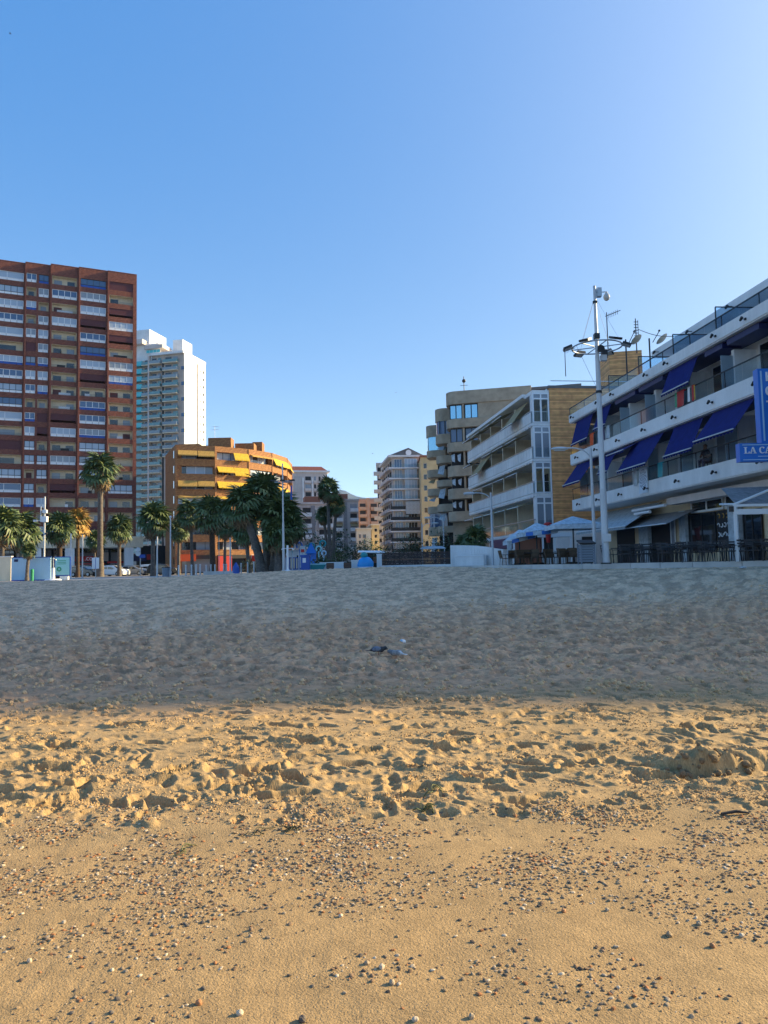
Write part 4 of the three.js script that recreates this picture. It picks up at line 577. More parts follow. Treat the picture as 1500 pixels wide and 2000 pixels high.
// ---------------------------------------------------------------- the hotel on the right
const HOTEL_A = [14.25, 56], HOTEL_B = [17.85, 20];
const hotel = (() => {
  const R = rng(61), f = facade('white_hotel', 'white hotel with blue awnings and glass railings running along the promenade at the right', 'hotel', HOTEL_A, HOTEL_B, 1.45), { o, L, u, y, hit } = f;
  const dep = 23, UA = 0;
  const S = [[y(1118, 824), y(1118, 808)], [y(1118, 908.5), y(1118, 887)], [y(1118, 999), y(1118, 977)]];      // slabs: top terrace, second floor, first floor
  const backZ = -1.9;
  bx(0.05, L, 0, S[2][0] - 0.002, -dep, -2.4).mesh('ground_floor_core', M.tan, o);
  bx(0.05, L, S[2][1], S[1][0], -dep, backZ).mesh('rear_wall', M.white, o); bx(0.05, L, S[1][1], S[0][0], -dep, backZ).mesh('rear_wall', M.white, o);
  S.forEach(([b, t], k) => { const s = new MB().box(0, L, b + 0.06, t, -dep, 0).box(0.04, L, b, b + 0.058, -dep, -0.05).mesh('balcony_slab', M.white, o); for (let i = 0; i < 9; i++) { const x = 1.6 + i * 3.7 + (k === 0 ? (i % 2 ? 0.6 : -0.6) : 0), yy = lerp(b, t, 0.48); const l = new MB().box(x - 0.05, x + 0.05, yy - 0.05, yy + 0.05, 0.002, 0.06).rod([x, yy, 0.06], [x, yy, 0.22], 0.018, 0.018, 6).rod([x - 0.06, yy - 0.06, 0.24], [x + 0.1, yy + 0.05, 0.24], 0.055, 0.07, 8); l.mesh('spotlight', M.darkMetal, o); } });
  // glass railings: one pane per bay, posts and a dark hand rail
  const rail = (yb, h, z) => { const n = Math.round(L / 1.5); for (let i = 0; i < n; i++) bx(lerp(0, L, i / n) + 0.03, lerp(0, L, (i + 1) / n) - 0.03, yb + 0.03, yb + h - 0.04, z - 0.012, z).mesh('railing_pane', M.clearGlass, o); const p = new MB(); p.box(0, L, yb + h - 0.04, yb + h, z - 0.05, z + 0.03); for (let i = 0; i <= n; i += 2) p.box(lerp(0, L, i / n) - 0.022, lerp(0, L, i / n) + 0.022, yb, yb + h - 0.04, z - 0.05, z - 0.014); p.mesh('handrail', M.darkMetal, o); };
  rail(S[2][1], 0.85, -0.06); rail(S[1][1], 0.85, -0.06); rail(S[0][1], 0.56, -0.06);
  // rooms: partition walls with frosted screens, glazed doors, blinds
  const du = (D) => 56 - D, parts = [54.5, 51, 47, 43.4, 39.4, 35.2, 31.2, 27.2, 23.2].map(du);
  [[S[2][1], S[1][0]], [S[1][1], S[0][0]]].forEach(([b, t], fl) => parts.forEach((x, i) => {
    bx(x - 0.12, x + 0.12, b, t - 0.42, backZ, -0.75).mesh('partition', M.white, o); bx(x - 0.02, x + 0.02, b + 0.05, t - 0.7, -0.74, -0.12).mesh('frosted_screen', M.frosted, o);
    const w = (parts[i + 1] ?? x + 4) - x; windowUnit(o, x + 0.4, x + w * 0.62, b + 0.02, b + 2.15, backZ + 0.005, { n: 2, glass: R() < 0.5 ? M.curtainDim : M.darkGlass, frame: M.whiteTrim, name: 'balcony_door', w: 0.07 }); windowUnit(o, x + w * 0.68, x + w - 0.35, b + 0.8, b + 2.0, backZ + 0.005, { n: 1, glass: R() < 0.5 ? M.darkGlass : M.curtain, frame: M.whiteTrim, w: 0.07 });
  }));
  // blue awnings, each with its own drop
  const uu = (px) => u(px, 0), aw = (p0, p1, k, drop, out) => awningUnit(o, uu(p0), uu(p1) - 0.1, S[k][0] - 0.06, drop, -0.25, out, M.blueAwning, M.paintPost);
  aw(1127, 1160, 0, 1.75, 0.5); aw(1172, 1197, 0, 1.4, 0.5); aw(1312, 1371, 0, 1.35, 0.55);
  aw(1124, 1160, 1, 1.55, 1.15); aw(1182, 1203, 1, 1.35, 0.7); aw(1212, 1248, 1, 0.5, 1.0); aw(1236, 1297, 1, 1.75, 1.15); aw(1316, 1376, 1, 1.6, 0.7); aw(1394, 1480, 1, 1.45, 1.1);
  for (const [p0, p1] of [[1205, 1245], [1252, 1300], [1385, 1420], [1430, 1495]]) new MB().box(uu(p0), uu(p1), S[0][0] - 0.34, S[0][0] - 0.1, -1.2, -0.2).mesh('rolled_awning', M.navy, o);
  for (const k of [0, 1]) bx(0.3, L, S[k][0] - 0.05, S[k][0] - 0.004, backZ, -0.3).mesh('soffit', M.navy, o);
  // roof terrace: blue glass screens between terraces, set-back penthouse with a white fascia
  [48.5, 44, 39.7, 35.4, 31, 27].forEach((D) => { const x = du(D); new MB().box(x - 0.02, x + 0.02, S[0][1], S[0][1] + 1.15, -2.6, -0.12).mesh('terrace_screen', M.tintGlass, o); new MB().box(x - 0.03, x + 0.03, S[0][1] + 1.15, S[0][1] + 1.19, -2.6, -0.1).box(x - 0.03, x + 0.03, S[0][1], S[0][1] + 1.15, -0.12, -0.08).mesh('screen_frame', M.darkMetal, o); });
  const pf = y(1500, 560, -2.2), pt = y(1500, 543, -2.2), px0 = u(1287, -2.2);
  bx(px0 + 1, L - 3, S[0][1], pf - 0.002, -dep, -3.6).mesh('penthouse', M.white, o); { const s = new THREE.Shape([[px0, 2.2], [L - 2.3, 2.2], [L - 1.8, 5.8], [L - 1.2, 5.9], [L - 0.7, 9.4], [L - 1.3, 9.5], [L - 0.6, 12.8], [L + 0.3, 12.9], [L + 0.9, 16.8], [L + 0.5, 16.9], [L + 1.4, 20], [L + 2.2, dep + 0.5], [px0, dep + 0.5]].map(([a, b]) => new THREE.Vector2(a, b))), g = new THREE.ExtrudeGeometry(s, { depth: pt - pf, bevelEnabled: false }).rotateX(Math.PI / 2).scale(1, 1, -1).translate(0, pt, 0); const I = g.index; part('penthouse_roof', g, M.white, o).geometry.computeVertexNormals(); }  // unseen near end skewed and jogged to shape the shadow edge on the sand
  for (let x = px0 + 2; x < L - 6; x += 3.6) windowUnit(o, x, x + 2.4, S[0][1] + 0.1, pf - 0.2, -3.55, { n: 2, glass: M.blueGlass, frame: M.whiteTrim, name: 'penthouse_door' });
  for (let x = px0 + 1; x < L - 3; x += 4.1) new MB().rod([x, pt - 0.3, -2.2], [x, pt - 0.3, -1.9], 0.025).rod([x - 0.1, pt - 0.38, -1.88], [x + 0.1, pt - 0.3, -1.88], 0.06, 0.08, 8).mesh('spotlight', M.darkMetal, o);
  // ground floor
  const gz = -2.4, g = S[2][0], op = (p0, p1, y0, y1, m, name) => bx(u(p0, gz), u(p1, gz), y0, y1, gz + 0.002, gz + 0.05).mesh(name, m, o);
  const pil = (p0, p1, m = M.white) => bx(u(p0, gz), u(p1, gz), 0, 3.0, gz + 0.051, gz + 0.3).mesh('pillar', m, o);
  op(1204, 1238, 0, 2.5, M.dark, 'doorway'); op(1272, 1311, 0, 2.6, M.black, 'doorway'); pil(1254, 1272, M.paleCloth); pil(1334, 1346, M.paleCloth); pil(1431, 1452, M.paleCloth);
  windowUnit(o, u(1347, gz), u(1400, gz), 0.6, 2.75, gz + 0.06, { n: 2, glass: M.darkGlass, frame: M.darkMetal, name: 'restaurant_window' }); bx(u(1376, gz), u(1398, gz), 0.7, 1.9, gz + 0.02, gz + 0.05).mesh('curtain', M.boardTeal, o);
  windowUnit(o, u(1311, gz), u(1320, gz), 0.9, 2.6, gz + 0.06, { n: 1, glass: M.curtainDim, frame: M.whiteTrim, name: 'restaurant_window' });
  windowUnit(o, u(1454, gz), u(1491, gz), 0, 2.6, gz + 0.06, { n: 2, glass: M.darkGlass, frame: M.darkMetal, name: 'glass_door' });
  windowUnit(o, u(1353, gz), u(1417, gz), g - 1.15, g - 0.45, gz + 0.06, { n: 2, glass: M.darkGlass, frame: M.white, name: 'transom_window', w: 0.12 }); windowUnit(o, u(1420, gz), u(1480, gz), g - 1.15, g - 0.4, gz + 0.06, { n: 2, glass: M.darkGlass, frame: M.white, name: 'transom_window', w: 0.12 });
  { const m = bx(u(1402, gz), u(1429, gz), 0.75, 2.75, gz + 0.06, gz + 0.1).mesh('menu_board', M.black, o), x0 = u(1402, gz), x1 = u(1429, gz), r = rng(9); for (let row = 0; row < 4; row++) { const n = row ? 4 : 3; for (let i = 0; i < n; i++) { const cx = lerp(x0, x1, (i + 0.6) / (n + 0.2)), cy = 2.45 - row * 0.5; const t = new THREE.TorusGeometry(0.11, 0.03, 5, 10, 3 + 2.4 * r()).rotateZ(r() * 6).translate(cx, cy, gz + 0.11); part('chalk_drawing', t, row ? M.whiteTrim : M.ochreAwning, m); } } }
  new MB().box(u(1309, -1.2), u(1520, -1.2), g - 0.62, g - 0.22, -1.6, -1.0).mesh('awning_cassette', M.pinkGrey, o);
  for (const [p0, p1, dy] of [[1236, 1300, 0.62], [1240, 1270, 0.86]]) new MB().rod([u(p0, -0.8), g - dy, -0.8], [u(p1, -0.8), g - dy, -0.8], 0.09, 0.09, 8).mesh('strip_lamp', M.whiteTrim, o);
  awningUnit(o, u(1128, -0.1) + 0.1, u(1226, -0.1), g - 0.15, 1.5, -2.3, 2.4, M.paleCloth, M.whiteTrim, 0.2); awningUnit(o, u(1200, -0.4), u(1300, -0.4), g - 0.9, 0.85, -2.3, 1.9, M.greyAwning, M.whiteTrim, 0);
  // the upright sign and the board with the name
  return { ...f, S, du, backZ, gz };
})();
{ // signs: an upright HOTEL sign and a name board, both standing out from the facade
  const { hit, o } = hotel; const zS = 1.0;
  const P = (px, py, D) => at(px, py, D);
  const D = 31.2, a = P(1479, 720, D), b = P(1560, 720, D), c = P(1479, 866, D);
  const s = thing('hotel_sign', 'upright blue hotel sign with white capital letters on the facade', 'sign', [a.x, c.y, -D], 0), w = 1.6, h = a.y - c.y;
  new MB().box(0, w, 0, h, -0.4, 0).mesh('panel', M.signBlue, s); new MB().box(0.1, 0.16, 0.1, h - 0.1, 0.002, 0.03).mesh('border', M.lightBlue, s);
  new MB().rod([0.4, h * 0.3, -0.2], [2.4, h * 0.3, -0.2], 0.05).rod([0.4, h * 0.8, -0.2], [2.4, h * 0.8, -0.2], 0.05).mesh('bracket', M.darkMetal, s);
  'HOTEL'.split('').forEach((ch, i) => letters(ch, s, 0.43, h - 0.55 - i * 0.62, 0.004, 0.4, M.whiteTrim));
  const q = P(1444, 866, D - 0.5), q2 = P(1444, 902, D - 0.5), n = thing('name_board', 'blue name board lettered LA CA below the upright hotel sign', 'sign', [q.x, q2.y, -(D - 0.5)], 0), hh = q.y - q2.y;
  new MB().box(0, 2.4, 0, hh, -0.35, 0).mesh('panel', M.signBlue, n); new MB().box(0.12, 2.3, hh - 0.09, hh - 0.055, 0.002, 0.02).box(0.12, 2.3, 0.06, 0.09, 0.002, 0.02).box(0.75, 2.3, 0.2, 0.23, 0.002, 0.02).mesh('border', M.lightBlue, n);
  const l = letters('LA CA', n, 0, 0.34, 0.004, 0.27, M.whiteTrim, 0, SERIF); l.position.x = 0.16;
  new MB().rod([2.2, hh / 2, -0.2], [3.2, hh / 2, -0.2], 0.05).mesh('bracket', M.darkMetal, n);
}
{ // towels, flags and a guest on the balconies
  const { hit, S, o, u } = hotel, W = (x, y, z) => new THREE.Vector3(x, y, z).applyMatrix4(o.matrixWorld);
  const cloth = (name, label, cat, px, w, k, h, m, z = 0.02, up = 0.82) => { const x = u(px, 0), p = W(x, S[k][1] + up, z), t = thing(name, label, cat, p.toArray(), o.rotation.y); const g = new THREE.PlaneGeometry(w, h, 10, 8); g.translate(w / 2, -h / 2, 0); const P = g.attributes.position; for (let i = 0; i < P.count; i++) { const d = -P.getY(i) / h; P.setZ(i, 0.05 + 0.03 * Math.sin(P.getX(i) * 9 + d) * d); P.setX(i, P.getX(i) * (1 - 0.08 * d)); } g.computeVertexNormals(); const c = part('cloth', g, m, t); c.material = m; new MB().box(0.02, w - 0.02, -0.02, 0.03, -0.08, 0.06).mesh('fold', m, t); return t; };
  for (const n of ['red', 'paleCloth', 'orange', 'blueTowel', 'teal', 'white', 'yellowAwning', 'green']) if (M[n]) M[n].side = THREE.DoubleSide;
  mat('mandala', [0.72, 0.76, 0.8], { side: THREE.DoubleSide, map: tex(256, 1, (a, b) => { const x = a - 0.5, y = b - 0.55, r = Math.hypot(x, y), t = Math.atan2(y, x); const k = r < 0.44 && (Math.sin(r * 70) + 0.8 * Math.sin(t * 12 + r * 30)) > 0.35; return k ? [0.42, 0.5, 0.62] : [0.93, 0.95, 0.97]; }) });
  cloth('patterned_towel', 'white towel with a round blue pattern hanging over the first-floor railing', 'towel', 1253, 1.15, 2, 1.5, M.mandala);
  cloth('small_white_towel', 'small pale blue towel beside the patterned towel', 'towel', 1243, 0.4, 2, 0.95, M.paleCloth);
  cloth('turquoise_towel', 'dark turquoise towel right of the patterned towel', 'towel', 1291, 0.6, 2, 0.8, M.teal);
  cloth('red_towel', 'large bright red towel on the second-floor railing', 'towel', 1336, 0.78, 1, 0.8, M.red);
  cloth('green_towel', 'narrow dark green towel left of the large red towel', 'towel', 1332, 0.2, 1, 0.75, M.green);
  cloth('white_towel', 'white towel between the red towel and the striped towel', 'towel', 1357.5, 0.24, 1, 0.75, M.white);
  const st = cloth('striped_towel', 'red and yellow striped towel on the second-floor railing', 'towel', 1366, 0.22, 1, 0.8, M.red); { const g = new THREE.PlaneGeometry(0.1, 0.76).translate(0.28, -0.38, 0.06); part('yellow_stripe', g, M.yellowAwning, st); }
  cloth('orange_towel', 'orange towel behind the tall white mast', 'towel', 1160, 0.7, 1, 0.8, M.orange);
  cloth('blue_towel', 'dark blue towel right of the tall white mast', 'towel', 1184, 0.5, 1, 0.8, M.navy); cloth('pale_towel', 'pale towel right of the dark blue towel', 'towel', 1193, 0.5, 1, 0.8, M.paleCloth);
  // seated guest: one continuous body from a field of capsules
  const x = u(1384, -0.9), p = W(x, S[2][1], -0.9), t = thing('person', 'person in dark clothes sitting at the first-floor balcony railing', 'person', p.toArray(), o.rotation.y + 0.5);
  const mc = new MarchingCubes(52, new THREE.MeshStandardMaterial(), false, false, 60000), N = 52, sc = 0.85;
  const bones = [[0, 0.5, 0, 0, 0.98, -0.02, 0.14, 0.16], [0, 0.98, -0.02, 0, 1.12, 0, 0.06, 0.055], [-0.09, 0.5, 0, -0.11, 0.48, 0.42, 0.09, 0.07], [0.09, 0.5, 0, 0.11, 0.48, 0.42, 0.09, 0.07], [-0.11, 0.48, 0.42, -0.11, 0.06, 0.44, 0.065, 0.045], [0.11, 0.48, 0.42, 0.11, 0.06, 0.44, 0.065, 0.045], [-0.11, 0.05, 0.42, -0.11, 0.04, 0.58, 0.045, 0.035], [0.11, 0.05, 0.42, 0.11, 0.04, 0.58, 0.045, 0.035], [-0.17, 0.97, 0, -0.26, 0.72, 0.05, 0.055, 0.045], [0.17, 0.97, 0, 0.26, 0.72, 0.05, 0.055, 0.045], [-0.26, 0.72, 0.05, -0.12, 0.68, 0.3, 0.042, 0.032], [0.26, 0.72, 0.05, 0.12, 0.68, 0.3, 0.042, 0.032], [0, 1.2, 0.01, 0, 1.27, 0, 0.085, 0.095]];
  const field = (X, Y, Z) => { let s = 0; for (const [ax, ay, az, bX, bY, bZ, r0, r1] of bones) { const vx = bX - ax, vy = bY - ay, vz = bZ - az, k = clamp(((X - ax) * vx + (Y - ay) * vy + (Z - az) * vz) / (vx * vx + vy * vy + vz * vz), 0, 1), d = Math.hypot(X - ax - vx * k, Y - ay - vy * k, Z - az - vz * k) - lerp(r0, r1, k); s += Math.exp(-d * 42); } return -Math.log(s + 1e-30) / 42; };
  for (let k = 0; k < N; k++) for (let j = 0; j < N; j++) for (let i = 0; i < N; i++) mc.field[k * N * N + j * N + i] = -field((i / N * 2 - 1) * sc, (j / N * 2 - 1) * sc + 0.68, (k / N * 2 - 1) * sc);
  mc.isolation = 0; mc.update(); const c = mc.count, g = new THREE.BufferGeometry(), pa = new Float32Array(c * 3), na = new Float32Array(mc.normalArray.slice(0, c * 3)), col = new Float32Array(c * 3);
  for (let i = 0; i < c; i++) { const X = mc.positionArray[i * 3] * sc, Y = mc.positionArray[i * 3 + 1] * sc + 0.68, Z = mc.positionArray[i * 3 + 2] * sc; pa.set([X, Y, Z], i * 3); const skin = Y > 1.06 || (Math.abs(X) > 0.1 && Y > 0.6 && Y < 0.8); col.set(skin ? [0.36, 0.2, 0.13] : Y > 0.56 ? [0.03, 0.03, 0.04] : [0.05, 0.06, 0.1], i * 3); }
  g.setAttribute('position', new THREE.BufferAttribute(pa, 3)); g.setAttribute('normal', new THREE.BufferAttribute(na, 3)); g.setAttribute('color', new THREE.BufferAttribute(col, 3)); part('body', g, new THREE.MeshStandardMaterial({ vertexColors: true, roughness: 0.8 }), t);
  new MB().add(new THREE.SphereGeometry(0.108, 12, 8, 0, 6.283, 0, 1.75).rotateX(-0.35).translate(0, 1.262, -0.012)).mesh('hair', M.hair, t);
  const ch = thing('balcony_chair', 'dark chair under the seated person on the balcony', 'chair', p.toArray(), o.rotation.y + 0.5); new MB().box(-0.22, 0.22, 0.36, 0.4, -0.2, 0.24).mesh('seat', M.dark, ch); bx(-0.22, 0.22, 0.42, 0.86, -0.24, -0.2).mesh('backrest', M.dark, ch); for (const [i, j] of [[-1, -1], [1, -1], [-1, 1], [1, 1]]) new MB().rod([i * 0.2, 0, j * 0.2], [i * 0.2, 0.36, j * 0.2], 0.018, 0.018, 6).mesh('leg', M.dark, ch);
}
{ // dishes and aerials on the roof of the ochre building behind the mast
  const dish = (px, py, D, r, tilt, label) => { const p = at(px, py, D), t = thing('satellite_dish', label, 'dish', [p.x, p.y - 0.9, -D], tilt); const g = new THREE.SphereGeometry(r * 1.6, 20, 6, 0, 6.283, 0, 0.68).rotateX(2.45).translate(0, 0.9 + r * 0.8, r * 1.0); part('reflector', g, M.dishTan, t).material = Object.assign(M.dishTan, { side: THREE.DoubleSide }); new MB().rod([0, -3, 0], [0, 1.0, 0], 0.05).mesh('post', M.darkMetal, t); new MB().rod([0, 0.7, 0.2], [0, 1.35, r * 1.5], 0.025).ball([0, 1.38, r * 1.5], 0.07).mesh('feed_arm', M.darkMetal, t); };
  dish(1268, 664, 46, 0.42, 1.0, 'tan satellite dish on the hotel roof nearest the sea'); dish(1222, 666, 47, 0.4, 0.8, 'tan satellite dish behind the ring of the mast');
  const yagi = (px, py0, py1, D, label, big) => { const a = at(px, py0, D), b = at(px, py1, D), t = thing('roof_aerial', label, 'aerial', [a.x, a.y, -D]); const h = b.y - a.y, m = new MB().rod([0, 0, 0], [0, h, 0], 0.04, 0.03, 6); m.mesh('mast', M.darkMetal, t); const e = new MB(); if (big) { for (let i = 0; i < 6; i++) e.rod([-0.12, h * (0.5 + 0.08 * i), 0], [0.18, h * (0.5 + 0.08 * i), 0], 0.025, 0.025, 5); e.rod([0.15, h * 0.45, 0], [0.15, h * 0.95, 0], 0.02); } else { e.rod([-0.1, h * 0.9, 0], [0.9, h * 1.02, 0.2], 0.025, 0.025, 5); for (let i = 0; i < 6; i++) e.rod([0.1 + i * 0.13, h * (0.91 + 0.018 * i) - 0.16, 0], [0.1 + i * 0.13, h * (0.91 + 0.018 * i) + 0.16, 0.05], 0.015, 0.015, 4); } e.mesh('elements', M.darkMetal, t); return [t, h]; };
  yagi(1188, 690, 610, 50, 'thin television aerial just right of the mast', false); yagi(1244, 690, 622, 48, 'tall whip aerial on the roof beside the dish', true); yagi(1105, 735, 682, 66, 'thin aerial on the ochre building roof', false);
  const a = at(1246, 643, 48), b = at(1346, 652, 40), w = new MB(); let pr = a; for (let i = 1; i <= 10; i++) { const t = i / 10, q = a.clone().lerp(b, t); q.y -= 0.3 * Math.sin(Math.PI * t); w.rod(pr.toArray(), q.toArray(), 0.02, 0.02, 4); pr = q; } const wt = thing('overhead_wire', 'dark wire running from the roof aerial towards the hotel', 'wire'); w.mesh('strand', M.darkMetal, wt);
}
// unseen town blocks added behind the hotel to put the square in shade
for (const [x0, d0, x1, d1, h, lb] of [[58, 64, 82, 94, 42, 'unseen town block added behind the hotel for shade, nearer one'], [50, 100, 74, 132, 28, 'unseen town block added behind the hotel for shade, farther one']]) {
  const f = facade('added_town_block', lb, 'apartment block', [x0, d0], [x1, d0], 1.4); bx(0, f.L, 0, h, -(d1 - d0), 0).mesh('wall', M.cream, f.o); for (let k = 0; k < 7; k++) for (let i = 0; i < 4; i++) windowUnit(f.o, 2 + i * 4.6, 4.4 + i * 4.6, 2 + k * 3, 3.6 + k * 3, 0.01, { n: 2 });
}
// ---------------------------------------------------------------- street furniture
const gy = (x, d) => paveY(x) + 0.003;
const spot = (px, D, yy) => { const v = at(px, 1105, D); return [v.x, yy ?? gy(v.x, D), -D]; };
{ // tall white mast with a ring of floodlights and a camera
  const D = 33.6, p = spot(1184, D), t = thing('floodlight_mast', 'tall white mast with a ring of floodlights, guy wires and a camera at its top', 'lamp post', p), b = p[1];
  const yh = (py) => at(1170, py, D).y - b, H = yh(560);
  new MB().rod([0, 0, 0], [0, yh(955), 0], 0.165, 0.14, 20).rod([0, yh(955), 0], [0, yh(695), 0], 0.13, 0.1, 20).rod([0, yh(695), 0], [0, H, 0], 0.09, 0.06, 16).ball([0, H, 0], 0.07).mesh('pole', M.paintPost, t);
  new MB().rod([0, yh(768), 0], [0, yh(763), 0], 0.14, 0.14, 20).rod([0, yh(592), 0], [0, yh(588), 0], 0.11, 0.11, 16).rod([0, 0, 0], [0, 0.06, 0], 0.24, 0.24, 20).mesh('collar', M.darkMetal, t);
  const ry = yh(678), Rr = 1.12, ring = new THREE.TorusGeometry(Rr, 0.035, 8, 40).rotateX(Math.PI / 2).translate(0, ry, 0); part('ring', ring, M.galv, t);
  const arms = new MB(); for (let i = 0; i < 6; i++) { const a = i * Math.PI / 3 + 0.4; arms.rod([Math.cos(a) * 0.12, ry, Math.sin(a) * 0.12], [Math.cos(a) * Rr, ry, Math.sin(a) * Rr], 0.025, 0.025, 6); } arms.mesh('ring_arm', M.galv, t).userData.kind = 'stuff';
  for (let i = 0; i < 6; i++) { const a = i * Math.PI / 3 + 0.15, l = new THREE.Group(); const g = new MB().box(-0.22, 0.22, -0.05, 0.05, -0.16, 0.24), m = new THREE.Matrix4().makeRotationY(Math.PI / 2 - a).multiply(new THREE.Matrix4().makeRotationX(0.35)).setPosition(Math.cos(a) * (Rr + 0.16), ry + 0.06, Math.sin(a) * (Rr + 0.16)); const f = part('floodlight', g.geo().applyMatrix4(m), M.darkMetal, t); part('lens', bx(-0.18, 0.18, -0.062, -0.052, -0.12, 0.2).geo().applyMatrix4(m), M.lampLens, f); }
  const wires = new MB(); for (const a of [0.6, 2.5, 4.2, 5.6]) wires.rod([Math.cos(a) * 0.13, yh(590), Math.sin(a) * 0.13], [Math.cos(a) * Rr, ry, Math.sin(a) * Rr], 0.006, 0.006, 4); wires.rod([Math.cos(2.8) * Rr, ry, Math.sin(2.8) * Rr], [0, yh(766), 0], 0.008, 0.008, 4).mesh('guy_wires', M.binGrey, t).userData.kind = 'stuff';
  const cam = new MB().rod([0, yh(571), 0], [0.52, yh(571), 0.05], 0.025).mesh('camera_arm', M.galv, t); new MB().box(0.1, 0.3, yh(580), yh(563), -0.12, 0.12).mesh('camera_box', M.galv, t);
  new MB().add(new THREE.SphereGeometry(0.15, 16, 10).scale(1, 1.25, 1).translate(0.53, yh(581), 0.05)).rod([0.53, yh(577), 0.05], [0.53, yh(571), 0.05], 0.08, 0.05, 12).mesh('dome_camera', M.lampLens, t);
  new MB().add(new THREE.CylinderGeometry(0.17, 0.1, 0.28, 16).rotateX(Math.PI / 2).translate(0.06, yh(686), 0.3)).mesh('loudspeaker', M.darkMetal, t);
  new MB().box(0.12, 0.38, yh(706), yh(695), 0.0, 0.2).mesh('junction_box', M.paintPost, t); new MB().box(-0.12, 0.12, yh(662), yh(652), -0.12, 0.14).mesh('ring_hub', M.darkMetal, t); new MB().box(0.24, 0.5, yh(698), yh(683), -0.25, -0.05).mesh('projector', M.darkMetal, t); new MB().box(-0.2, 0.2, 1.0, 1.35, 0.2, 0.24).mesh('inspection_plate', M.paintPost, t);
}
function armLamp(px, pyTop, D, label, dir, m = M.paintPost, y0) { // slim street lamp with one curved arm
  const p = spot(px, D, y0), t = thing('street_lamp', label, 'street lamp', p, 0), H = at(px, pyTop, D).y - p[1];
  new MB().rod([0, 0, 0], [0, H, 0], 0.085, 0.06, 10).mesh('pole', m, t); const c = new THREE.QuadraticBezierCurve3(new THREE.Vector3(0, H - 0.5, 0), new THREE.Vector3(0.2 * dir, H + 0.05, 0), new THREE.Vector3(1.2 * dir, H, 0)); part('arm', new THREE.TubeGeometry(c, 8, 0.035, 6), m, t);
  const hd = new MB().add(new THREE.SphereGeometry(1, 12, 8).scale(0.42, 0.09, 0.14).translate(1.45 * dir, H - 0.02, 0)).mesh('lamp_head', m, t); new MB().box(1.45 * dir - 0.25, 1.45 * dir + 0.25, H - 0.12, H - 0.1, -0.08, 0.08).mesh('lens', M.lampLens, hd); return t;
}
armLamp(1163, 874, 34.6, 'slim white street lamp beside the tall floodlight mast', -1); armLamp(963, 962, 50, 'slim white street lamp before the ochre balcony building', -1);
armLamp(868, 1010, 72, 'slim street lamp in front of the rounded stone balconies', -1); armLamp(826, 1022, 80, 'short street lamp among the bushes left of the stone block', 1);
armLamp(752, 1028, 150, 'dark street lamp before the slim grey tower', 1, M.darkMetal);
function pole(px, pyTop, D, label, r = 0.07, m = M.paintPost, extra) { const p = spot(px, D), t = thing('post', label, 'post', p), H = at(px, pyTop, D).y - p[1]; new MB().rod([0, 0, 0], [0, H, 0], r, r * 0.75, 10).mesh('shaft', m, t); new MB().rod([0, 0, 0], [0, 0.12, 0], r * 1.8, r * 1.8, 10).mesh('base', m, t); extra?.(t, H); return t; }
pole(86, 970, 67, 'tall white mast with an antenna bracket before the pale blue panels', 0.09, M.paintPost, (t, H) => { new MB().rod([-0.2, H - 1.0, 0], [0, H - 1.0, 0], 0.04).rod([-0.35, H - 2.1, 0], [-0.35, H - 0.9, 0], 0.05).mesh('antenna', M.paintPost, t); new MB().box(-0.3, 0.25, H - 2.3, H - 1.8, -0.2, 0.2).box(-0.15, 0.2, H - 1.5, H - 1.2, -0.15, 0.15).mesh('equipment', M.whiteTrim, t); new MB().rod([0, H * 0.72, 0], [-0.8, H * 0.71, 0], 0.03).box(-1.0, -0.7, H * 0.7, H * 0.725, -0.1, 0.1).mesh('side_lamp', M.paintPost, t); new MB().ball([0.18, H * 0.56, 0], 0.1).ball([-0.16, H * 0.54, 0], 0.12).mesh('camera', M.darkMetal, t); });
pole(138, 1042, 78, 'white post right of the information board', 0.1); pole(161, 1044, 85, 'white post under the golden palm', 0.08, M.paintPost, (t, H) => new MB().box(-0.25, 0.25, H, H + 0.12, -0.1, 0.1).rod([0, H, 0], [0.7, H + 0.1, 0], 0.03).mesh('lamp_head', M.darkMetal, t));
pole(333, 1010, 66, 'tall thin white pole left of the row of bollards', 0.07, M.paintPost, (t, H) => new MB().ball([0, H, 0], 0.12).mesh('finial', M.paintPost, t)); pole(307, 1048, 68, 'shorter white pole left of the tall thin pole', 0.075); pole(428, 1045, 90, 'thin grey pole behind the bollards', 0.05, M.galv); pole(450, 1050, 66, 'white pole beside the blue bin cover', 0.08);
pole(554, 905, 58, 'white lamp post with a floodlight crossbar in front of the rounded brick block', 0.07, M.paintPost, (t, H) => { const h = at(554, 944, 58).y - at(554, 1105, 58).y + 1.3; new MB().rod([-0.7, H * 0.835, 0], [0.75, H * 0.835, 0], 0.035).rod([-0.6, H * 0.82, 0.3], [0.8, H * 0.82, 0.3], 0.03).mesh('crossbar', M.galv, t); for (const x of [-0.75, 0, 0.75]) new MB().box(x - 0.2, x + 0.2, H * 0.835, H * 0.835 + 0.1, -0.15, 0.2).mesh('floodlight', M.darkMetal, t); new MB().box(0.6, 0.74, H * 0.66, H * 0.79, -0.03, 0.03).mesh('banner', M.blue, t); new MB().rod([0, 0, 0], [0, H * 0.45, 0], 0.1, 0.08, 12).mesh('lower_sleeve', M.paintPost, t); });
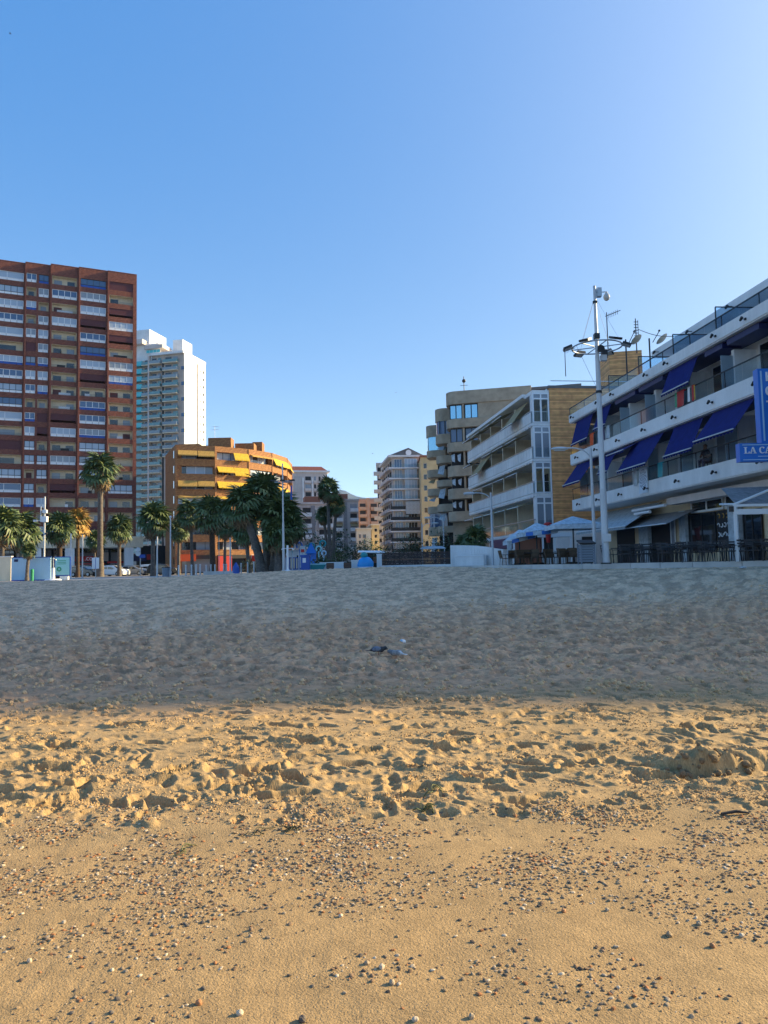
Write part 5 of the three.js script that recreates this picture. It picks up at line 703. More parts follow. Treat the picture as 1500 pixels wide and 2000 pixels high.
{ // road sign at right of the white car, sign panels
  const a = spot(274, 88), t = thing('road_sign', 'grey post with round traffic signs right of the white car', 'sign', a); new MB().rod([0, 0, 0], [0, 3.4, 0], 0.05).mesh('post', M.galv, t); for (const y of [2.7, 3.2]) new MB().add(new THREE.CylinderGeometry(0.28, 0.28, 0.03, 16).rotateX(Math.PI / 2).translate(-0.25, y, 0.07)).mesh('disc', M.paintPost, t); new MB().box(-0.1, 0.6, 2.2, 2.6, 0.05, 0.08).mesh('plate', M.blue, t);
  const b = spot(187, 80), s = thing('panel_sign', 'two white panels on a thin grey post between the cars', 'sign', b); new MB().rod([0, 0, 0], [0, 2.3, 0], 0.05).mesh('post', M.galv, s); bx(-0.38, -0.03, 1.0, 2.2, 0.05, 0.08).mesh('panel', M.whiteTrim, s); bx(0.03, 0.38, 1.0, 2.2, 0.05, 0.08).mesh('panel', M.whiteTrim, s); bx(-0.03, 0.03, 1.0, 2.2, 0.05, 0.078).mesh('blue_strip', M.blue, s);
  const c = spot(122, 69), i = thing('information_board', 'pale teal information board with a round green emblem', 'sign', c); new MB().box(-0.75, 0.75, 0.35, 2.15, -0.12, 0).mesh('frame', M.blue, i); bx(-0.66, 0.66, 0.45, 2.07, 0.002, 0.03).mesh('panel', M.boardTeal, i); part('emblem', new THREE.TorusGeometry(0.17, 0.05, 6, 20).translate(-0.3, 1.0, 0.045), M.green, i); for (const y of [1.75, 1.6, 1.45]) bx(-0.45, 0.35, y, y + 0.05, 0.031, 0.04).mesh('text_line', M.green, i); bx(-0.2, 0.55, 0, 0.35, -0.2, 0.1).mesh('plinth', M.whiteTrim, i);
  const d = spot(104, 65), f = thing('beach_shower', 'white beach shower column on a round base beside the information board', 'shower', d); new MB().rod([0, 0.1, 0], [0, 1.1, 0], 0.16, 0.13, 16).rod([0, 0, 0], [0, 0.14, 0], 0.75, 0.6, 24).mesh('column', M.whiteTrim, f); new MB().rod([0, 1.1, 0], [0, 1.9, 0], 0.05, 0.05, 8).ball([0, 1.9, 0], 0.09).mesh('riser', M.galv, f); for (const s2 of [-1, 1]) new MB().rod([0, 1.75, 0], [0.25 * s2, 1.85, 0.1], 0.02).rod([0.25 * s2, 1.85, 0.1], [0.27 * s2, 1.76, 0.1], 0.05, 0.06, 8).mesh('shower_head', M.galv, f);
  const g = spot(562, 57), k = thing('beach_shower', 'white beach shower post with side arms at the foot of the lamp post', 'shower', g); new MB().rod([0, 0, 0], [0, 2.0, 0], 0.11, 0.08, 12).rod([0, 0, 0], [0, 0.1, 0], 0.35, 0.3, 16).mesh('column', M.whiteTrim, k); for (const s2 of [-1, 1]) new MB().rod([0, 1.75, 0], [0.4 * s2, 1.75, 0], 0.03).rod([0.4 * s2, 1.75, 0], [0.42 * s2, 1.65, 0], 0.05, 0.06, 8).mesh('shower_head', M.whiteTrim, k);
}
{ // pale blue panels at far left and the wall beside them
  const D = 66.5, a = at(22, 1105, D).x, b = at(51, 1105, D).x, c = at(62, 1105, D).x, d = at(99, 1105, D).x, y = paveY(a);
  for (const [x0, x1, lb, px] of [[a, b + 0.25, 'pale blue panel with a small dark blue plate, left of the small palm', 1], [c - 0.25, d, 'plain pale blue panel between the small palm and the shower', 0]]) { const t = thing('hoarding_panel', lb, 'panel', [x0, y, -D]); bx(0, x1 - x0, 0.1, 2.05, -0.1, 0).mesh('sheet', M.lightBlue, t); new MB().box(-0.04, x1 - x0 + 0.04, 2.05, 2.12, -0.12, 0.02).box(0, x1 - x0, 0, 0.1, -0.1, 0.01).mesh('frame', M.blue, t); if (px) bx(0.25, 0.6, 1.72, 1.95, 0.002, 0.02).mesh('plate', M.navy, t); }
  const t = thing('low_wall', 'cream rendered wall at the left edge beside the pale blue panels', 'wall', [at(-30, 1105, 68).x, y, -68]); bx(0, 2.4, 0, 2.2, -0.3, 0).mesh('wall', M.cream, t); bx(-0.05, 2.45, 2.2, 2.28, -0.34, 0.04).mesh('coping', M.white, t);
  const gb = thing('recycling_bin', 'narrow green bin behind the small leaning palm', 'bin', spot(63, 66)); new MB().rod([0, 0, 0], [0, 0.95, 0], 0.13, 0.15, 12).mesh('body', M.green, gb); new MB().ball([0, 0.95, 0], [0.15, 0.1, 0.15]).mesh('lid', M.green, gb);
}
{ // bollards
  const t = thing('bollard', 'short white bollard in the row before the square', 'bollard', spot(349, 63.5), 0, 'white bollards along the square'); new MB().rod([0, 0, 0], [0, 0.92, 0], 0.07, 0.06, 10).mesh('post', M.paintPost, t); new MB().ball([0, 0.93, 0], 0.085).mesh('cap', M.paintPost, t);
  let bn = 0; t.userData.label = 'short white bollard, leftmost in the row before the square';
  for (const [px, D] of [[363, 64], [374, 64], [383, 63.5], [391, 64], [403, 69], [412, 69], [420, 70], [437, 70], [442, 71], [471, 70], [484, 67], [496, 66]]) { const k = bn++; copy(t, `short white bollard, ${['second', 'third', 'fourth', 'fifth', 'sixth', 'seventh', 'eighth', 'ninth', 'tenth', 'eleventh', 'twelfth', 'thirteenth'][k]} from the left in the row before the square`).position.set(...spot(px, D)); }
}
{ // white concrete benches, blue bin cover, dark planter bin
  const t = thing('concrete_barrier', 'long low white concrete barrier left of the dark blue bin cover', 'barrier', spot(397, 62.5)); bx(0, 1.65, 0, 0.36, -0.4, 0).mesh('block', M.kerbStone, t); bx(1.68, 2.75, 0, 0.36, -0.4, 0).mesh('block', M.kerbStone, t);
  const b = thing('covered_bin', 'dark blue pointed bin cover beside the concrete barrier', 'bin', spot(461, 61)); new MB().rod([0, 0, 0], [0, 0.55, 0], 0.3, 0.27, 12).rod([0, 0.55, 0], [0, 0.95, 0], 0.27, 0.05, 12).mesh('cover', M.blue, b);
  const d = thing('litter_bin', 'round dark litter bin between the white poles', 'bin', spot(324, 65)); new MB().rod([0, 0, 0], [0, 0.85, 0], 0.3, 0.34, 14).mesh('body', M.binGrey, d); new MB().rod([0, 0.85, 0], [0, 0.9, 0], 0.36, 0.36, 14).mesh('rim', M.dark, d);
  const e = thing('recycling_bin', 'tall blue recycling bin with a white label at the edge of the sand', 'bin', spot(597, 57.4)); new MB().box(-0.33, 0.33, 0.05, 1.05, -0.3, 0.3).mesh('body', M.blue, e); new MB().box(-0.37, 0.37, 1.05, 1.2, -0.34, 0.34).mesh('lid', M.blue, e); bx(-0.2, 0.05, 0.6, 0.95, 0.302, 0.315).mesh('label', M.whiteTrim, e); for (const x of [-0.25, 0.25]) new MB().rod([x, 0.07, -0.32], [x + 0.04, 0.07, -0.32], 0.08, 0.08, 10).mesh('wheel', M.rubber, e);
}
{ // blue play area: panels, hooped posts, a boat-shaped sandbox
  const hoop = (px, pyTop, D, m, r, lb) => { const p = spot(px, D), t = thing('hooped_post', lb, 'play post', p), H = at(px, pyTop, D).y - p[1]; new MB().rod([0, 0, 0], [0, H - 2 * r, 0], 0.05, 0.045, 8).mesh('shaft', m === M.teal ? M.galv : m, t); part('hoop', new THREE.TorusGeometry(r, r * 0.32, 8, 20, 5.2).rotateZ(-1.2).translate(0, H - r, 0), m, t); };
  hoop(631, 1056, 66, M.teal, 0.25, 'tallest teal hooped post, by the two tall palms'); hoop(609, 1061, 68, M.teal, 0.25, 'teal hooped post left of the tallest one'); hoop(623, 1067, 64, M.boardTeal, 0.22, 'pale teal hooped post below the tallest one'); hoop(585, 1060, 69, M.signBlue, 0.26, 'blue hooped post left of the play panels'); hoop(599, 1066, 70, M.teal, 0.2, 'small teal hooped post between the taller ones'); hoop(571, 1062, 70, M.boardTeal, 0.2, 'pale hooped post at the left end of the play area'); hoop(633, 1076, 62, M.lightBlue, 0.18, 'lowest pale blue hooped post beside the palm shrubs');
  const t = thing('play_panel', 'blue play house panels between the hooped posts', 'play structure', spot(584, 66)); new MB().box(-1.2, 0.6, 0.1, 1.2, -0.1, 0).mesh('lower_panel', M.blue, t); new MB().box(0.7, 1.5, 0.3, 1.8, -0.3, -0.1).mesh('slide_panel', M.signBlue, t); new MB().sheet([[0.6, 1.5, 0.3], [1.6, 1.5, 0.3], [1.1, 2.5, 0], [1.1, 2.5, 0]], 0.06).mesh('roof', M.signBlue, t); for (const x of [-1.2, -0.6, 0, 0.6]) new MB().rod([x, 0, 0.05], [x, 1.6, 0.05], 0.04).mesh('post', M.whiteTrim, t); for (const x of [-1, -0.75, -0.5, -0.25]) bx(x, x + 0.12, 0.2, 1.1, 0.002, 0.06).mesh('slat', M.cream, t);
  const w = thing('kiosk', 'white kiosk box with a notice behind the play panels', 'kiosk', spot(572, 72)); bx(-1.4, 1.4, 0, 1.9, -1.5, 0).mesh('body', M.white, w); bx(-1.5, 1.5, 1.9, 2.0, -1.6, 0.1).mesh('roof', M.paleCloth, w); bx(0.4, 1.1, 0.4, 1.5, 0.002, 0.04).mesh('hatch', M.dark, w); bx(-1.1, -0.5, 0.9, 1.5, 0.002, 0.03).mesh('notice', M.red, w);
  const b = thing('sandbox_boat', 'teal boat-shaped sandbox at the foot of the play area', 'play structure', spot(618, 58.5)); new MB().quad([-0.75, 0.45, 0.3], [-0.45, 0, 0.2], [0.5, 0, 0.2], [0.8, 0.5, 0.3]).quad([0.8, 0.5, -0.4], [0.5, 0, -0.3], [-0.45, 0, -0.3], [-0.75, 0.45, -0.4]).quad([0.5, 0, 0.2], [0.5, 0, -0.3], [0.8, 0.5, -0.4], [0.8, 0.5, 0.3]).quad([-0.45, 0, -0.3], [-0.45, 0, 0.2], [-0.75, 0.45, 0.3], [-0.75, 0.45, -0.4]).mesh('hull', M.teal, b); bx(-0.75, 0.8, 0.4, 0.5, 0.24, 0.32).mesh('gunwale', M.boardTeal, b);
  const n = thing('notice_board', 'tall white notice board with a red mark among the play posts', 'sign', spot(591, 61)); bx(-0.2, 0.25, 0.2, 2.0, -0.05, 0).mesh('panel', M.paleCloth, n); bx(-0.12, 0.16, 1.5, 1.75, 0.002, 0.02).mesh('mark', M.red, n); new MB().rod([0, 0, -0.08], [0, 2.0, -0.08], 0.04).mesh('post', M.galv, n);
}
{ // low white walls, planters, the blue tarpaulin heap, the slatted fence, curved ribbed wall
  const wall = (p0, p1, D0, D1, h, lb, m = M.white) => { const A = spot(p0, D0), B = spot(p1, D1), f = facade('low_wall', lb, 'wall', [A[0], D0], [B[0], D1], paveY(A[0]) - 0.02); bx(0, f.L, 0, h, -0.3, 0).mesh('wall', m, f.o); bx(-0.03, f.L + 0.03, h, h + 0.06, -0.34, 0.04).mesh('coping', M.whiteTrim, f.o); return f; };
  wall(625, 673, 59.5, 58.6, 0.55, 'sloping low white wall right of the sandbox boat'); wall(686, 702, 58.5, 58.3, 0.62, 'short low white wall left of the blue heap'); wall(736, 746, 59, 59, 1.05, 'white end pillar left of the slatted fence');
  const pl = (px, D, lb) => { const t = thing('planter', lb, 'planter', spot(px, D)); new MB().box(-0.28, 0.28, 0, 0.5, -0.28, 0.28).mesh('box', M.darkWood, t); for (const y of [0.1, 0.22, 0.34]) bx(-0.3, 0.3, y, y + 0.09, 0.281, 0.3).mesh('slat', M.lineWood, t); return t; }; pl(645, 57.6, 'dark wooden planter left of the low white wall'); pl(679, 57.4, 'dark wooden planter between the low white walls');
  const t = thing('tarpaulin_heap', 'bright blue tarpaulin heap at the edge of the promenade', 'tarpaulin', spot(714, 57)); { const g = new THREE.SphereGeometry(1, 28, 18), P = g.attributes.position; for (let i = 0; i < P.count; i++) { const v = new THREE.Vector3().fromBufferAttribute(P, i), k = 1 + 0.16 * fbm(v.x * 2 + 3, v.y * 2 + v.z, 3); P.setXYZ(i, (v.x * 0.56) * k + (v.x > 0 ? 0.06 : -0.06), Math.max(0, 0.3 + v.y * 0.56 * k), v.z * 0.45 * k); } g.computeVertexNormals(); part('cover', g, M.tarpBlue, t); const h = new THREE.SphereGeometry(0.28, 16, 10).scale(1, 0.9, 1).translate(-0.1, 0.98, 0); part('hood', h, M.teal, t); new MB().rod([-0.55, 0.06, 0.4], [0.6, 0.06, 0.4], 0.03).mesh('rope', M.whiteTrim, t); }
  const D = 60, a = spot(745, D), b2 = spot(886, D - 1.5), f = facade('slatted_fence', 'dark brown horizontal board fence on a white plinth by the promenade', 'fence', [a[0], D], [b2[0], D - 1.5], paveY(a[0])); bx(0, f.L, 0, 0.16, -0.2, 0.02).mesh('plinth', M.white, f.o); for (let i = 0; i < 8; i++) bx(0.03, f.L - 0.03, 0.18 + i * 0.125, 0.29 + i * 0.125, -0.05, -0.01).mesh('board', i === 3 ? M.lineWood : M.darkWood, f.o); for (let i = 0; i <= 4; i++) bx(f.L * i / 4 - 0.04, f.L * i / 4 + 0.04, 0.16, 1.2, -0.13, -0.06).mesh('post', M.darkWood, f.o);
  wall(888, 945, 57.5, 55, 0.74, 'smooth white block wall in front of the ribbed curved wall');
  { const t2 = thing('ribbed_wall', 'curved pale ribbed panel wall beside the terrace', 'wall', [0, 0, 0]), pts = [[880, 58.5], [900, 57.6], [930, 56.4], [955, 55.4], [970, 54.8], [979, 54.6]].map(([px, d]) => { const s = spot(px, d); return [s[0], s[1], s[2]]; }); t2.position.set(pts[0][0], pts[0][1], pts[0][2]); const hts = [1.62, 1.58, 1.5, 1.35, 1.22, 1.15]; const tot = 26; for (let i = 0; i < tot; i++) { const q = (k) => { const s = clamp(k / tot * 5, 0, 4.999), j = Math.floor(s), fr = s - j; return [lerp(pts[j][0], pts[j + 1][0], fr) - pts[0][0], lerp(pts[j][2], pts[j + 1][2], fr) - pts[0][2], lerp(hts[j], hts[j + 1], fr)]; }; const p = q(i + 0.04), r = q(i + 0.96), fl = (k) => clamp((k - tot * 0.8) / (tot * 0.2), 0, 1) * 0.18; new MB().sheet([[p[0], 0, p[1]], [r[0], 0, r[1]], [r[0] + fl(i + 1), r[2], r[1] + 0.12], [p[0] + fl(i), p[2], p[1] + 0.12]], 0.06).mesh('panel', M.white, t2); } }
}
{ // litter bin with slats by the mast
  const t = thing('slatted_bin', 'large grey slatted litter bin left of the tall mast', 'bin', spot(1146, 33.7)); for (let i = 0; i < 7; i++) bx(-0.27, 0.27, 0.1 + i * 0.115, 0.2 + i * 0.115, 0.25, 0.28).mesh('slat', M.binGrey, t); for (const x of [-1, 1]) for (let i = 0; i < 7; i++) bx(x * 0.27 - 0.015, x * 0.27 + 0.015, 0.1 + i * 0.115, 0.2 + i * 0.115, -0.25, 0.245).mesh('slat', M.binGrey, t); for (const x of [-1, 1]) for (const z of [-1, 1]) bx(x * 0.3 - 0.03, x * 0.3 + 0.03, 0, 0.95, z * 0.28 - 0.03, z * 0.28 + 0.03).mesh('post', M.binGrey, t); bx(-0.24, 0.24, 0.05, 0.9, -0.24, 0.24).mesh('liner', M.dark, t); new MB().sheet([[-0.36, 0.96, 0.36], [0.36, 0.96, 0.36], [0.33, 1.12, -0.36], [-0.33, 1.12, -0.36]], 0.06).mesh('lid', M.black, t);
}
// ---- terrace tables and chairs
function chair(name, label, m, group, wick) { const t = thing(name, label, 'chair', [0, 0, 0], 0, group); new MB().box(-0.22, 0.22, 0.42, 0.455, -0.22, 0.22).mesh('seat', m, t); const b = new MB(); if (wick) b.sheet([[-0.22, 0.47, -0.2], [0.22, 0.47, -0.2], [0.24, 0.94, -0.3], [-0.24, 0.94, -0.3]], 0.03); else { for (const y of [0.58, 0.7, 0.82]) b.sheet([[-0.21, y, -0.225 - (y - 0.5) * 0.15], [0.21, y, -0.225 - (y - 0.5) * 0.15], [0.21, y + 0.07, -0.235 - (y - 0.5) * 0.15], [-0.21, y + 0.07, -0.235 - (y - 0.5) * 0.15]], 0.02); b.rod([-0.21, 0.45, -0.2], [-0.21, 0.9, -0.28], 0.016, 0.016, 5).rod([0.21, 0.45, -0.2], [0.21, 0.9, -0.28], 0.016, 0.016, 5); } b.mesh('backrest', m, t); for (const x of [-1, 1]) for (const z of [-1, 1]) new MB().rod([x * 0.21, 0, z * 0.22], [x * 0.19, 0.43, z * 0.19], 0.016, 0.018, 5).mesh('leg', m, t); for (const x of [-1, 1]) new MB().rod([x * 0.23, 0.66, -0.22], [x * 0.23, 0.66, 0.18], 0.018, 0.018, 5).rod([x * 0.23, 0.66, 0.18], [x * 0.2, 0.44, 0.2], 0.016, 0.016, 5).mesh('armrest', m, t); return t; }
function table(name, label, m, group) { const t = thing(name, label, 'table', [0, 0, 0], 0, group); bx(-0.36, 0.36, 0.71, 0.745, -0.36, 0.36).mesh('tabletop', m, t); new MB().rod([0, 0.03, 0], [0, 0.71, 0], 0.035, 0.035, 8).mesh('column', M.darkMetal, t); new MB().box(-0.3, 0.3, 0, 0.03, -0.04, 0.04).box(-0.04, 0.04, 0.0005, 0.031, -0.3, 0.3).mesh('foot', M.darkMetal, t); return t; }
{
  const r = rng(71), c0 = chair('terrace_chair', 'black metal chair on the hotel restaurant terrace', M.chairBlack, 'black chairs on the restaurant terrace'), t0 = table('terrace_table', 'black square table on the hotel restaurant terrace', M.dark, 'black tables on the restaurant terrace'); let first = true;
  const nth = ['first', 'second', 'third', 'fourth', 'fifth', 'sixth', 'seventh', 'eighth'], where = (i) => i < 8 ? `${nth[i]} front-row terrace table right of the mast` : `${nth[[8, 9, 11, 10, 12].indexOf(i)]} back-row terrace table from the left`;
  const tabs = [[1215, 35.5], [1250, 34.6], [1288, 33.6], [1330, 32.6], [1372, 31.8], [1412, 31.2], [1462, 30.4], [1492, 30.0], [1238, 38.2], [1300, 36], [1420, 33.2], [1350, 34.6], [1480, 31.8]];
  tabs.forEach(([px, D], i) => { const p = spot(px, D), T0 = i ? copy(t0) : t0; T0.position.set(...p); T0.rotation.y = r() * 0.3; T0.userData.label = `black square ${where(i)}`; for (let k = 0; k < (i < 8 ? 4 : 2); k++) { const a = k * Math.PI / 2 + Math.PI / 4 * 0 + (r() - 0.5) * 0.4, c = first ? c0 : copy(c0); first = false; c.position.set(p[0] + Math.sin(a) * 0.68, p[1], p[2] + Math.cos(a) * 0.68); c.rotation.y = a + Math.PI + (r() - 0.5) * 0.3; c.userData.label = `black chair, ${['near', 'right', 'far', 'left'][k]} side, ${where(i)}`; } });
  const w0 = chair('wicker_chair', 'brown wicker chair on the cafe terrace under the parasols', M.wicker, 'brown wicker chairs on the cafe terrace', true), w1 = table('cafe_table', 'dark square table on the cafe terrace under the parasols', M.darkWood, 'tables on the cafe terrace'); first = true;
  [[1006, 47], [1038, 46], [1066, 46.5], [1094, 44.5], [1122, 43.5], [1052, 49.5], [1108, 47.5]].forEach(([px, D], i) => { const p = spot(px, D), T0 = i ? copy(w1) : w1; T0.position.set(...p); const here = `${nth[[0, 1, 5, 2, 3, 6, 4].indexOf(i)]} cafe table from the left`; T0.userData.label = `dark square ${here}`; for (let k = 0; k < 4; k++) { const a = k * Math.PI / 2 + (r() - 0.5) * 0.5, c = first ? w0 : copy(w0); first = false; c.position.set(p[0] + Math.sin(a) * 0.66, p[1], p[2] + Math.cos(a) * 0.66); c.rotation.y = a + Math.PI + (r() - 0.5) * 0.3; c.userData.label = `brown wicker chair on the ${['near', 'right', 'far', 'left'][k]} side of the ${here}`; } });
}
function parasol(px, pyEdge, pyApex, D, w, label, m, sag = 0, lean = 0, panel) { const p = spot(px, D), t = thing('parasol', label, 'parasol', p), He = at(px, pyEdge, D).y - p[1], Ha = at(px, pyApex, D).y - p[1]; new MB().rod([0, 0, 0], [0, Ha, 0], 0.045, 0.04, 8).mesh('pole', M.darkMetal, t); new MB().box(-0.35, 0.35, 0, 0.12, -0.35, 0.35).mesh('base', M.dark, t); const c = [[-w, He - lean, w], [w, He + lean, w], [w, He + lean, -w], [-w, He - lean, -w]], b = new MB(); const v = new MB(); for (let i = 0; i < 4; i++) { const a = c[i], d = c[(i + 1) % 4], mid = [(a[0] + d[0]) / 2, (a[1] + d[1]) / 2 + 0.03, (a[2] + d[2]) / 2]; b.quad(a, mid, [0, Ha, 0], [0, Ha, 0]).quad(mid, d, [0, Ha, 0], [0, Ha, 0]); v.quad([a[0], a[1] - 0.26, a[2]], [d[0], d[1] - 0.26, d[2]], d, a); } const k = b.mesh('canopy', m, t); v.mesh('valance', m, k); const ribs = new MB(); for (const q of c) ribs.rod([0, Ha - 0.04, 0], [q[0], q[1] - 0.03, q[2]], 0.015, 0.015, 5); ribs.mesh('ribs', M.darkMetal, t).userData.kind = 'stuff'; if (panel) { const mm = new MB(); for (const [s0, s1, o] of panel) mm.quad([lerp(c[0][0], c[1][0], s0), lerp(c[0][1], c[1][1], s0) - 0.25, w + 0.006], [lerp(c[0][0], c[1][0], s1), lerp(c[0][1], c[1][1], s1) - 0.25, w + 0.006], [lerp(c[0][0], c[1][0], s1), lerp(c[0][1], c[1][1], s1) - 0.02, w + 0.006], [lerp(c[0][0], c[1][0], s0), lerp(c[0][1], c[1][1], s0) - 0.02, w + 0.006]); mm.mesh('printed_patch', M.signBlue, k); } return t; }
mat('canvas', [0.66, 0.76, 0.84], { roughness: 0.9, side: THREE.DoubleSide, map: T.leaf }); M.canvas.side = THREE.DoubleSide;
parasol(1122, 1026, 1008, 44.5, 1.42, 'large plain white parasol left of the mast', M.canvas);
parasol(1050, 1038, 1021, 47, 1.1, 'white parasol with blue print in the middle of the cafe terrace', M.canvas, 0, 0.1, [[0.1, 0.3], [0.55, 0.8]]);
parasol(1016, 1050, 1034, 49, 0.95, 'white parasol with blue print at the left end of the cafe terrace', M.canvas, 0, 0.22, [[0.15, 0.4], [0.7, 0.95]]);
{ const t = thing('parasol', 'red closed parasol top between the white parasols', 'parasol', spot(1073, 52)); new MB().rod([0, 0, 0], [0, 2.2, 0], 0.04).mesh('pole', M.darkMetal, t); new MB().rod([0, 1.5, 0], [0, 2.75, 0], 0.12, 0.3, 10).ball([0, 2.78, 0], [0.3, 0.16, 0.3]).mesh('canopy', M.red, t);
  const s = thing('terrace_column', 'thick white column at the left end of the cafe terrace', 'column', spot(996, 48)); new MB().box(-0.13, 0.13, 0, 1.55, -0.13, 0.13).mesh('shaft', M.paleCloth, s); bx(-0.16, 0.16, 1.55, 1.62, -0.16, 0.16).mesh('cap', M.whiteTrim, s);
  const d = thing('service_counter', 'white counter hut with a dark red front behind the wicker chairs', 'counter', spot(1030, 53.5)); bx(-1.0, 3.3, 1.95, 2.25, -1.5, 0).mesh('roof', M.whiteTrim, d); for (const x of [-0.9, 1.2, 3.2]) bx(x - 0.06, x + 0.06, 0, 1.95, -0.2, -0.06).mesh('post', M.whiteTrim, d); bx(-0.7, 1.1, 0, 1.9, -1.3, -0.6).mesh('back_panel', M.terracotta, d); bx(1.3, 3.1, 0, 1.0, -1.2, -0.5).mesh('counter', M.white, d); }
{ // white pergola frame at the right edge
  const p = spot(1441, 30.2), t = thing('pergola', 'white metal pergola frame on the restaurant terrace at the right edge', 'pergola', p), h = at(1438, 985, 30.2).y - p[1], b = M.whiteTrim; bx(-0.05, 0.05, 0, h, -0.05, 0.05).mesh('post', b, t); bx(0.051, 3.4, h - 0.1, h, -0.05, 0.05).mesh('beam', b, t); bx(0.051, 3.4, h - 0.42, h - 0.2, -0.05, 0.03).mesh('awning_box', b, t); new MB().rod([0, h, 0], [2.6, h + 0.95, -0.5], 0.06, 0.06, 6).mesh('rafter', b, t); bx(3.35, 3.45, 0, h, -0.05, 0.05).mesh('post', b, t); new MB().rod([0, h, 0], [0.6, h + 0.2, -2.6], 0.05, 0.05, 6).mesh('rafter', b, t); new MB().sheet([[0.05, h + 0.02, 0], [3.4, h + 0.02, 0], [3.4, h + 0.95, -2.4], [0.6, h + 0.9, -2.4]], 0.02).mesh('fabric_roof', M.greyAwning, t); new MB().box(-0.2, -0.06, h - 0.3, h - 0.08, -0.08, 0.06).mesh('speaker_box', M.darkMetal, t); }
// ---- cars
function car(label, m, px, D, turn, kind) { const p = spot(px, D, 0.94), t = thing('parked_car', label, 'car', p, turn); const L = 4.3, prof = kind === 'suv' ? [[-2.1, 0.45], [-2.15, 0.85], [-2.05, 1.1], [-1.75, 1.5], [-0.3, 1.58], [0.55, 1.5], [1.15, 1.05], [2.0, 0.9], [2.15, 0.6], [2.12, 0.32], [-2.08, 0.32]] : [[-2.05, 0.4], [-2.12, 0.8], [-2.0, 1.0], [-1.55, 1.38], [-0.4, 1.46], [0.35, 1.38], [1.05, 0.98], [1.95, 0.84], [2.13, 0.58], [2.1, 0.28], [-2.05, 0.28]];
  const s = new THREE.Shape(prof.map(([x, y]) => new THREE.Vector2(x, y))); const g = new THREE.ExtrudeGeometry(s, { depth: 1.5, bevelEnabled: true, bevelSize: 0.1, bevelThickness: 0.14, bevelSegments: 3 }); g.translate(0, 0, -0.75); part('body', g, m, t);
  for (const z of [0.895, -0.895]) { const q = new MB(), f = (x, y) => [x, y, z]; const w1 = z > 0 ? [[-1.6, 1.0], [-0.45, 1.0], [-0.45, 1.36], [-1.35, 1.3]] : [[-0.45, 1.0], [-1.6, 1.0], [-1.35, 1.3], [-0.45, 1.36]], w2 = z > 0 ? [[-0.36, 1.0], [0.8, 1.0], [0.28, 1.32], [-0.36, 1.36]] : [[0.8, 1.0], [-0.36, 1.0], [-0.36, 1.36], [0.28, 1.32]]; for (const w of [w1, w2]) { const c = new MB().quad(...w.map(([x, y]) => f(x, y))); c.mesh('side_window', M.darkGlass, t); } }
  new MB().sheet([[1.28, 0.98, 0.68], [1.28, 0.98, -0.68], [0.52, 1.42, -0.62], [0.52, 1.42, 0.62]], 0.02).mesh('windscreen', M.darkGlass, t); new MB().sheet([[-2.13, 1.0, -0.66], [-2.13, 1.0, 0.66], [-1.7, 1.38, 0.6], [-1.7, 1.38, -0.6]], 0.02).mesh('rear_window', M.darkGlass, t);
  for (const x of [-1.3, 1.32]) for (const z of [-1, 1]) { const w = part('wheel', new THREE.CylinderGeometry(0.33, 0.33, 0.22, 20).rotateX(Math.PI / 2).translate(x, 0.33, z * 0.82), M.rubber, t); part('rim', new THREE.CylinderGeometry(0.2, 0.2, 0.03, 14).rotateX(Math.PI / 2).translate(x, 0.33, z * 0.94), M.galv, w); }
  for (const z of [-0.6, 0.6]) { bx(2.16, 2.24, 0.66, 0.78, z - 0.16, z + 0.16).mesh('headlight', M.lampLens, t); bx(-2.24, -2.16, 0.75, 0.95, z - 0.14, z + 0.14).mesh('tail_light', M.red, t); } bx(-2.26, -2.2, 0.5, 0.62, -0.25, 0.25).mesh('number_plate', M.whiteTrim, t); return t; }
car('black hatchback parked left of the thick palm trunk', M.carBlack, 166, 108, -0.35); car('white car parked right of the thick palm trunk', M.carWhite, 222, 108, -0.3); car('dark grey car half hidden behind the black hatchback', M.carGrey, 142, 114, -0.3, 'suv'); car('silver car beyond the road sign', M.carGrey, 262, 113, -0.2); car('dark car behind the white poles', M.carBlack, 318, 112, 0.1, 'suv'); car('white car mostly hidden by bollards and palms', M.carWhite, 300, 116, 0, 'suv'); car('black car under the palms left of the white car', M.carBlack, 178, 118, 0, 'suv');
// ---------------------------------------------------------------- palms and plants
function frondGeo(r, n, petiole, size, droop) { // one fan leaf along +x: stalk, then a fan of narrow folded blades that droop at their tips
  const b = new MB(); b.rod([0, 0, 0], [petiole, 0, 0], 0.03, 0.02, 4);
  for (let i = 0; i < n; i++) { const a = ((i + 0.5) / n * 2 - 1) * 1.75, l = size * (0.75 + 0.35 * Math.cos(a * 0.7)) * (0.85 + 0.3 * r()), ux = Math.cos(a), uz = Math.sin(a), w = size * 0.115, o = [petiole, 0, 0], m = [petiole + ux * l * 0.6, -0.03 * size, uz * l * 0.6], e = [petiole + ux * l, -size * droop * (0.6 + 0.8 * r()), uz * l]; const p = (q, s) => [q[0] - uz * w * s, q[1] + 0.02, q[2] + ux * w * s]; b.quad(o, p(m, -1), m, m).quad(o, m, p(m, 1), p(m, 1)); b.quad(p(m, -1), e, m, m).quad(m, e, p(m, 1), p(m, 1)); }
  return b.geo(); }
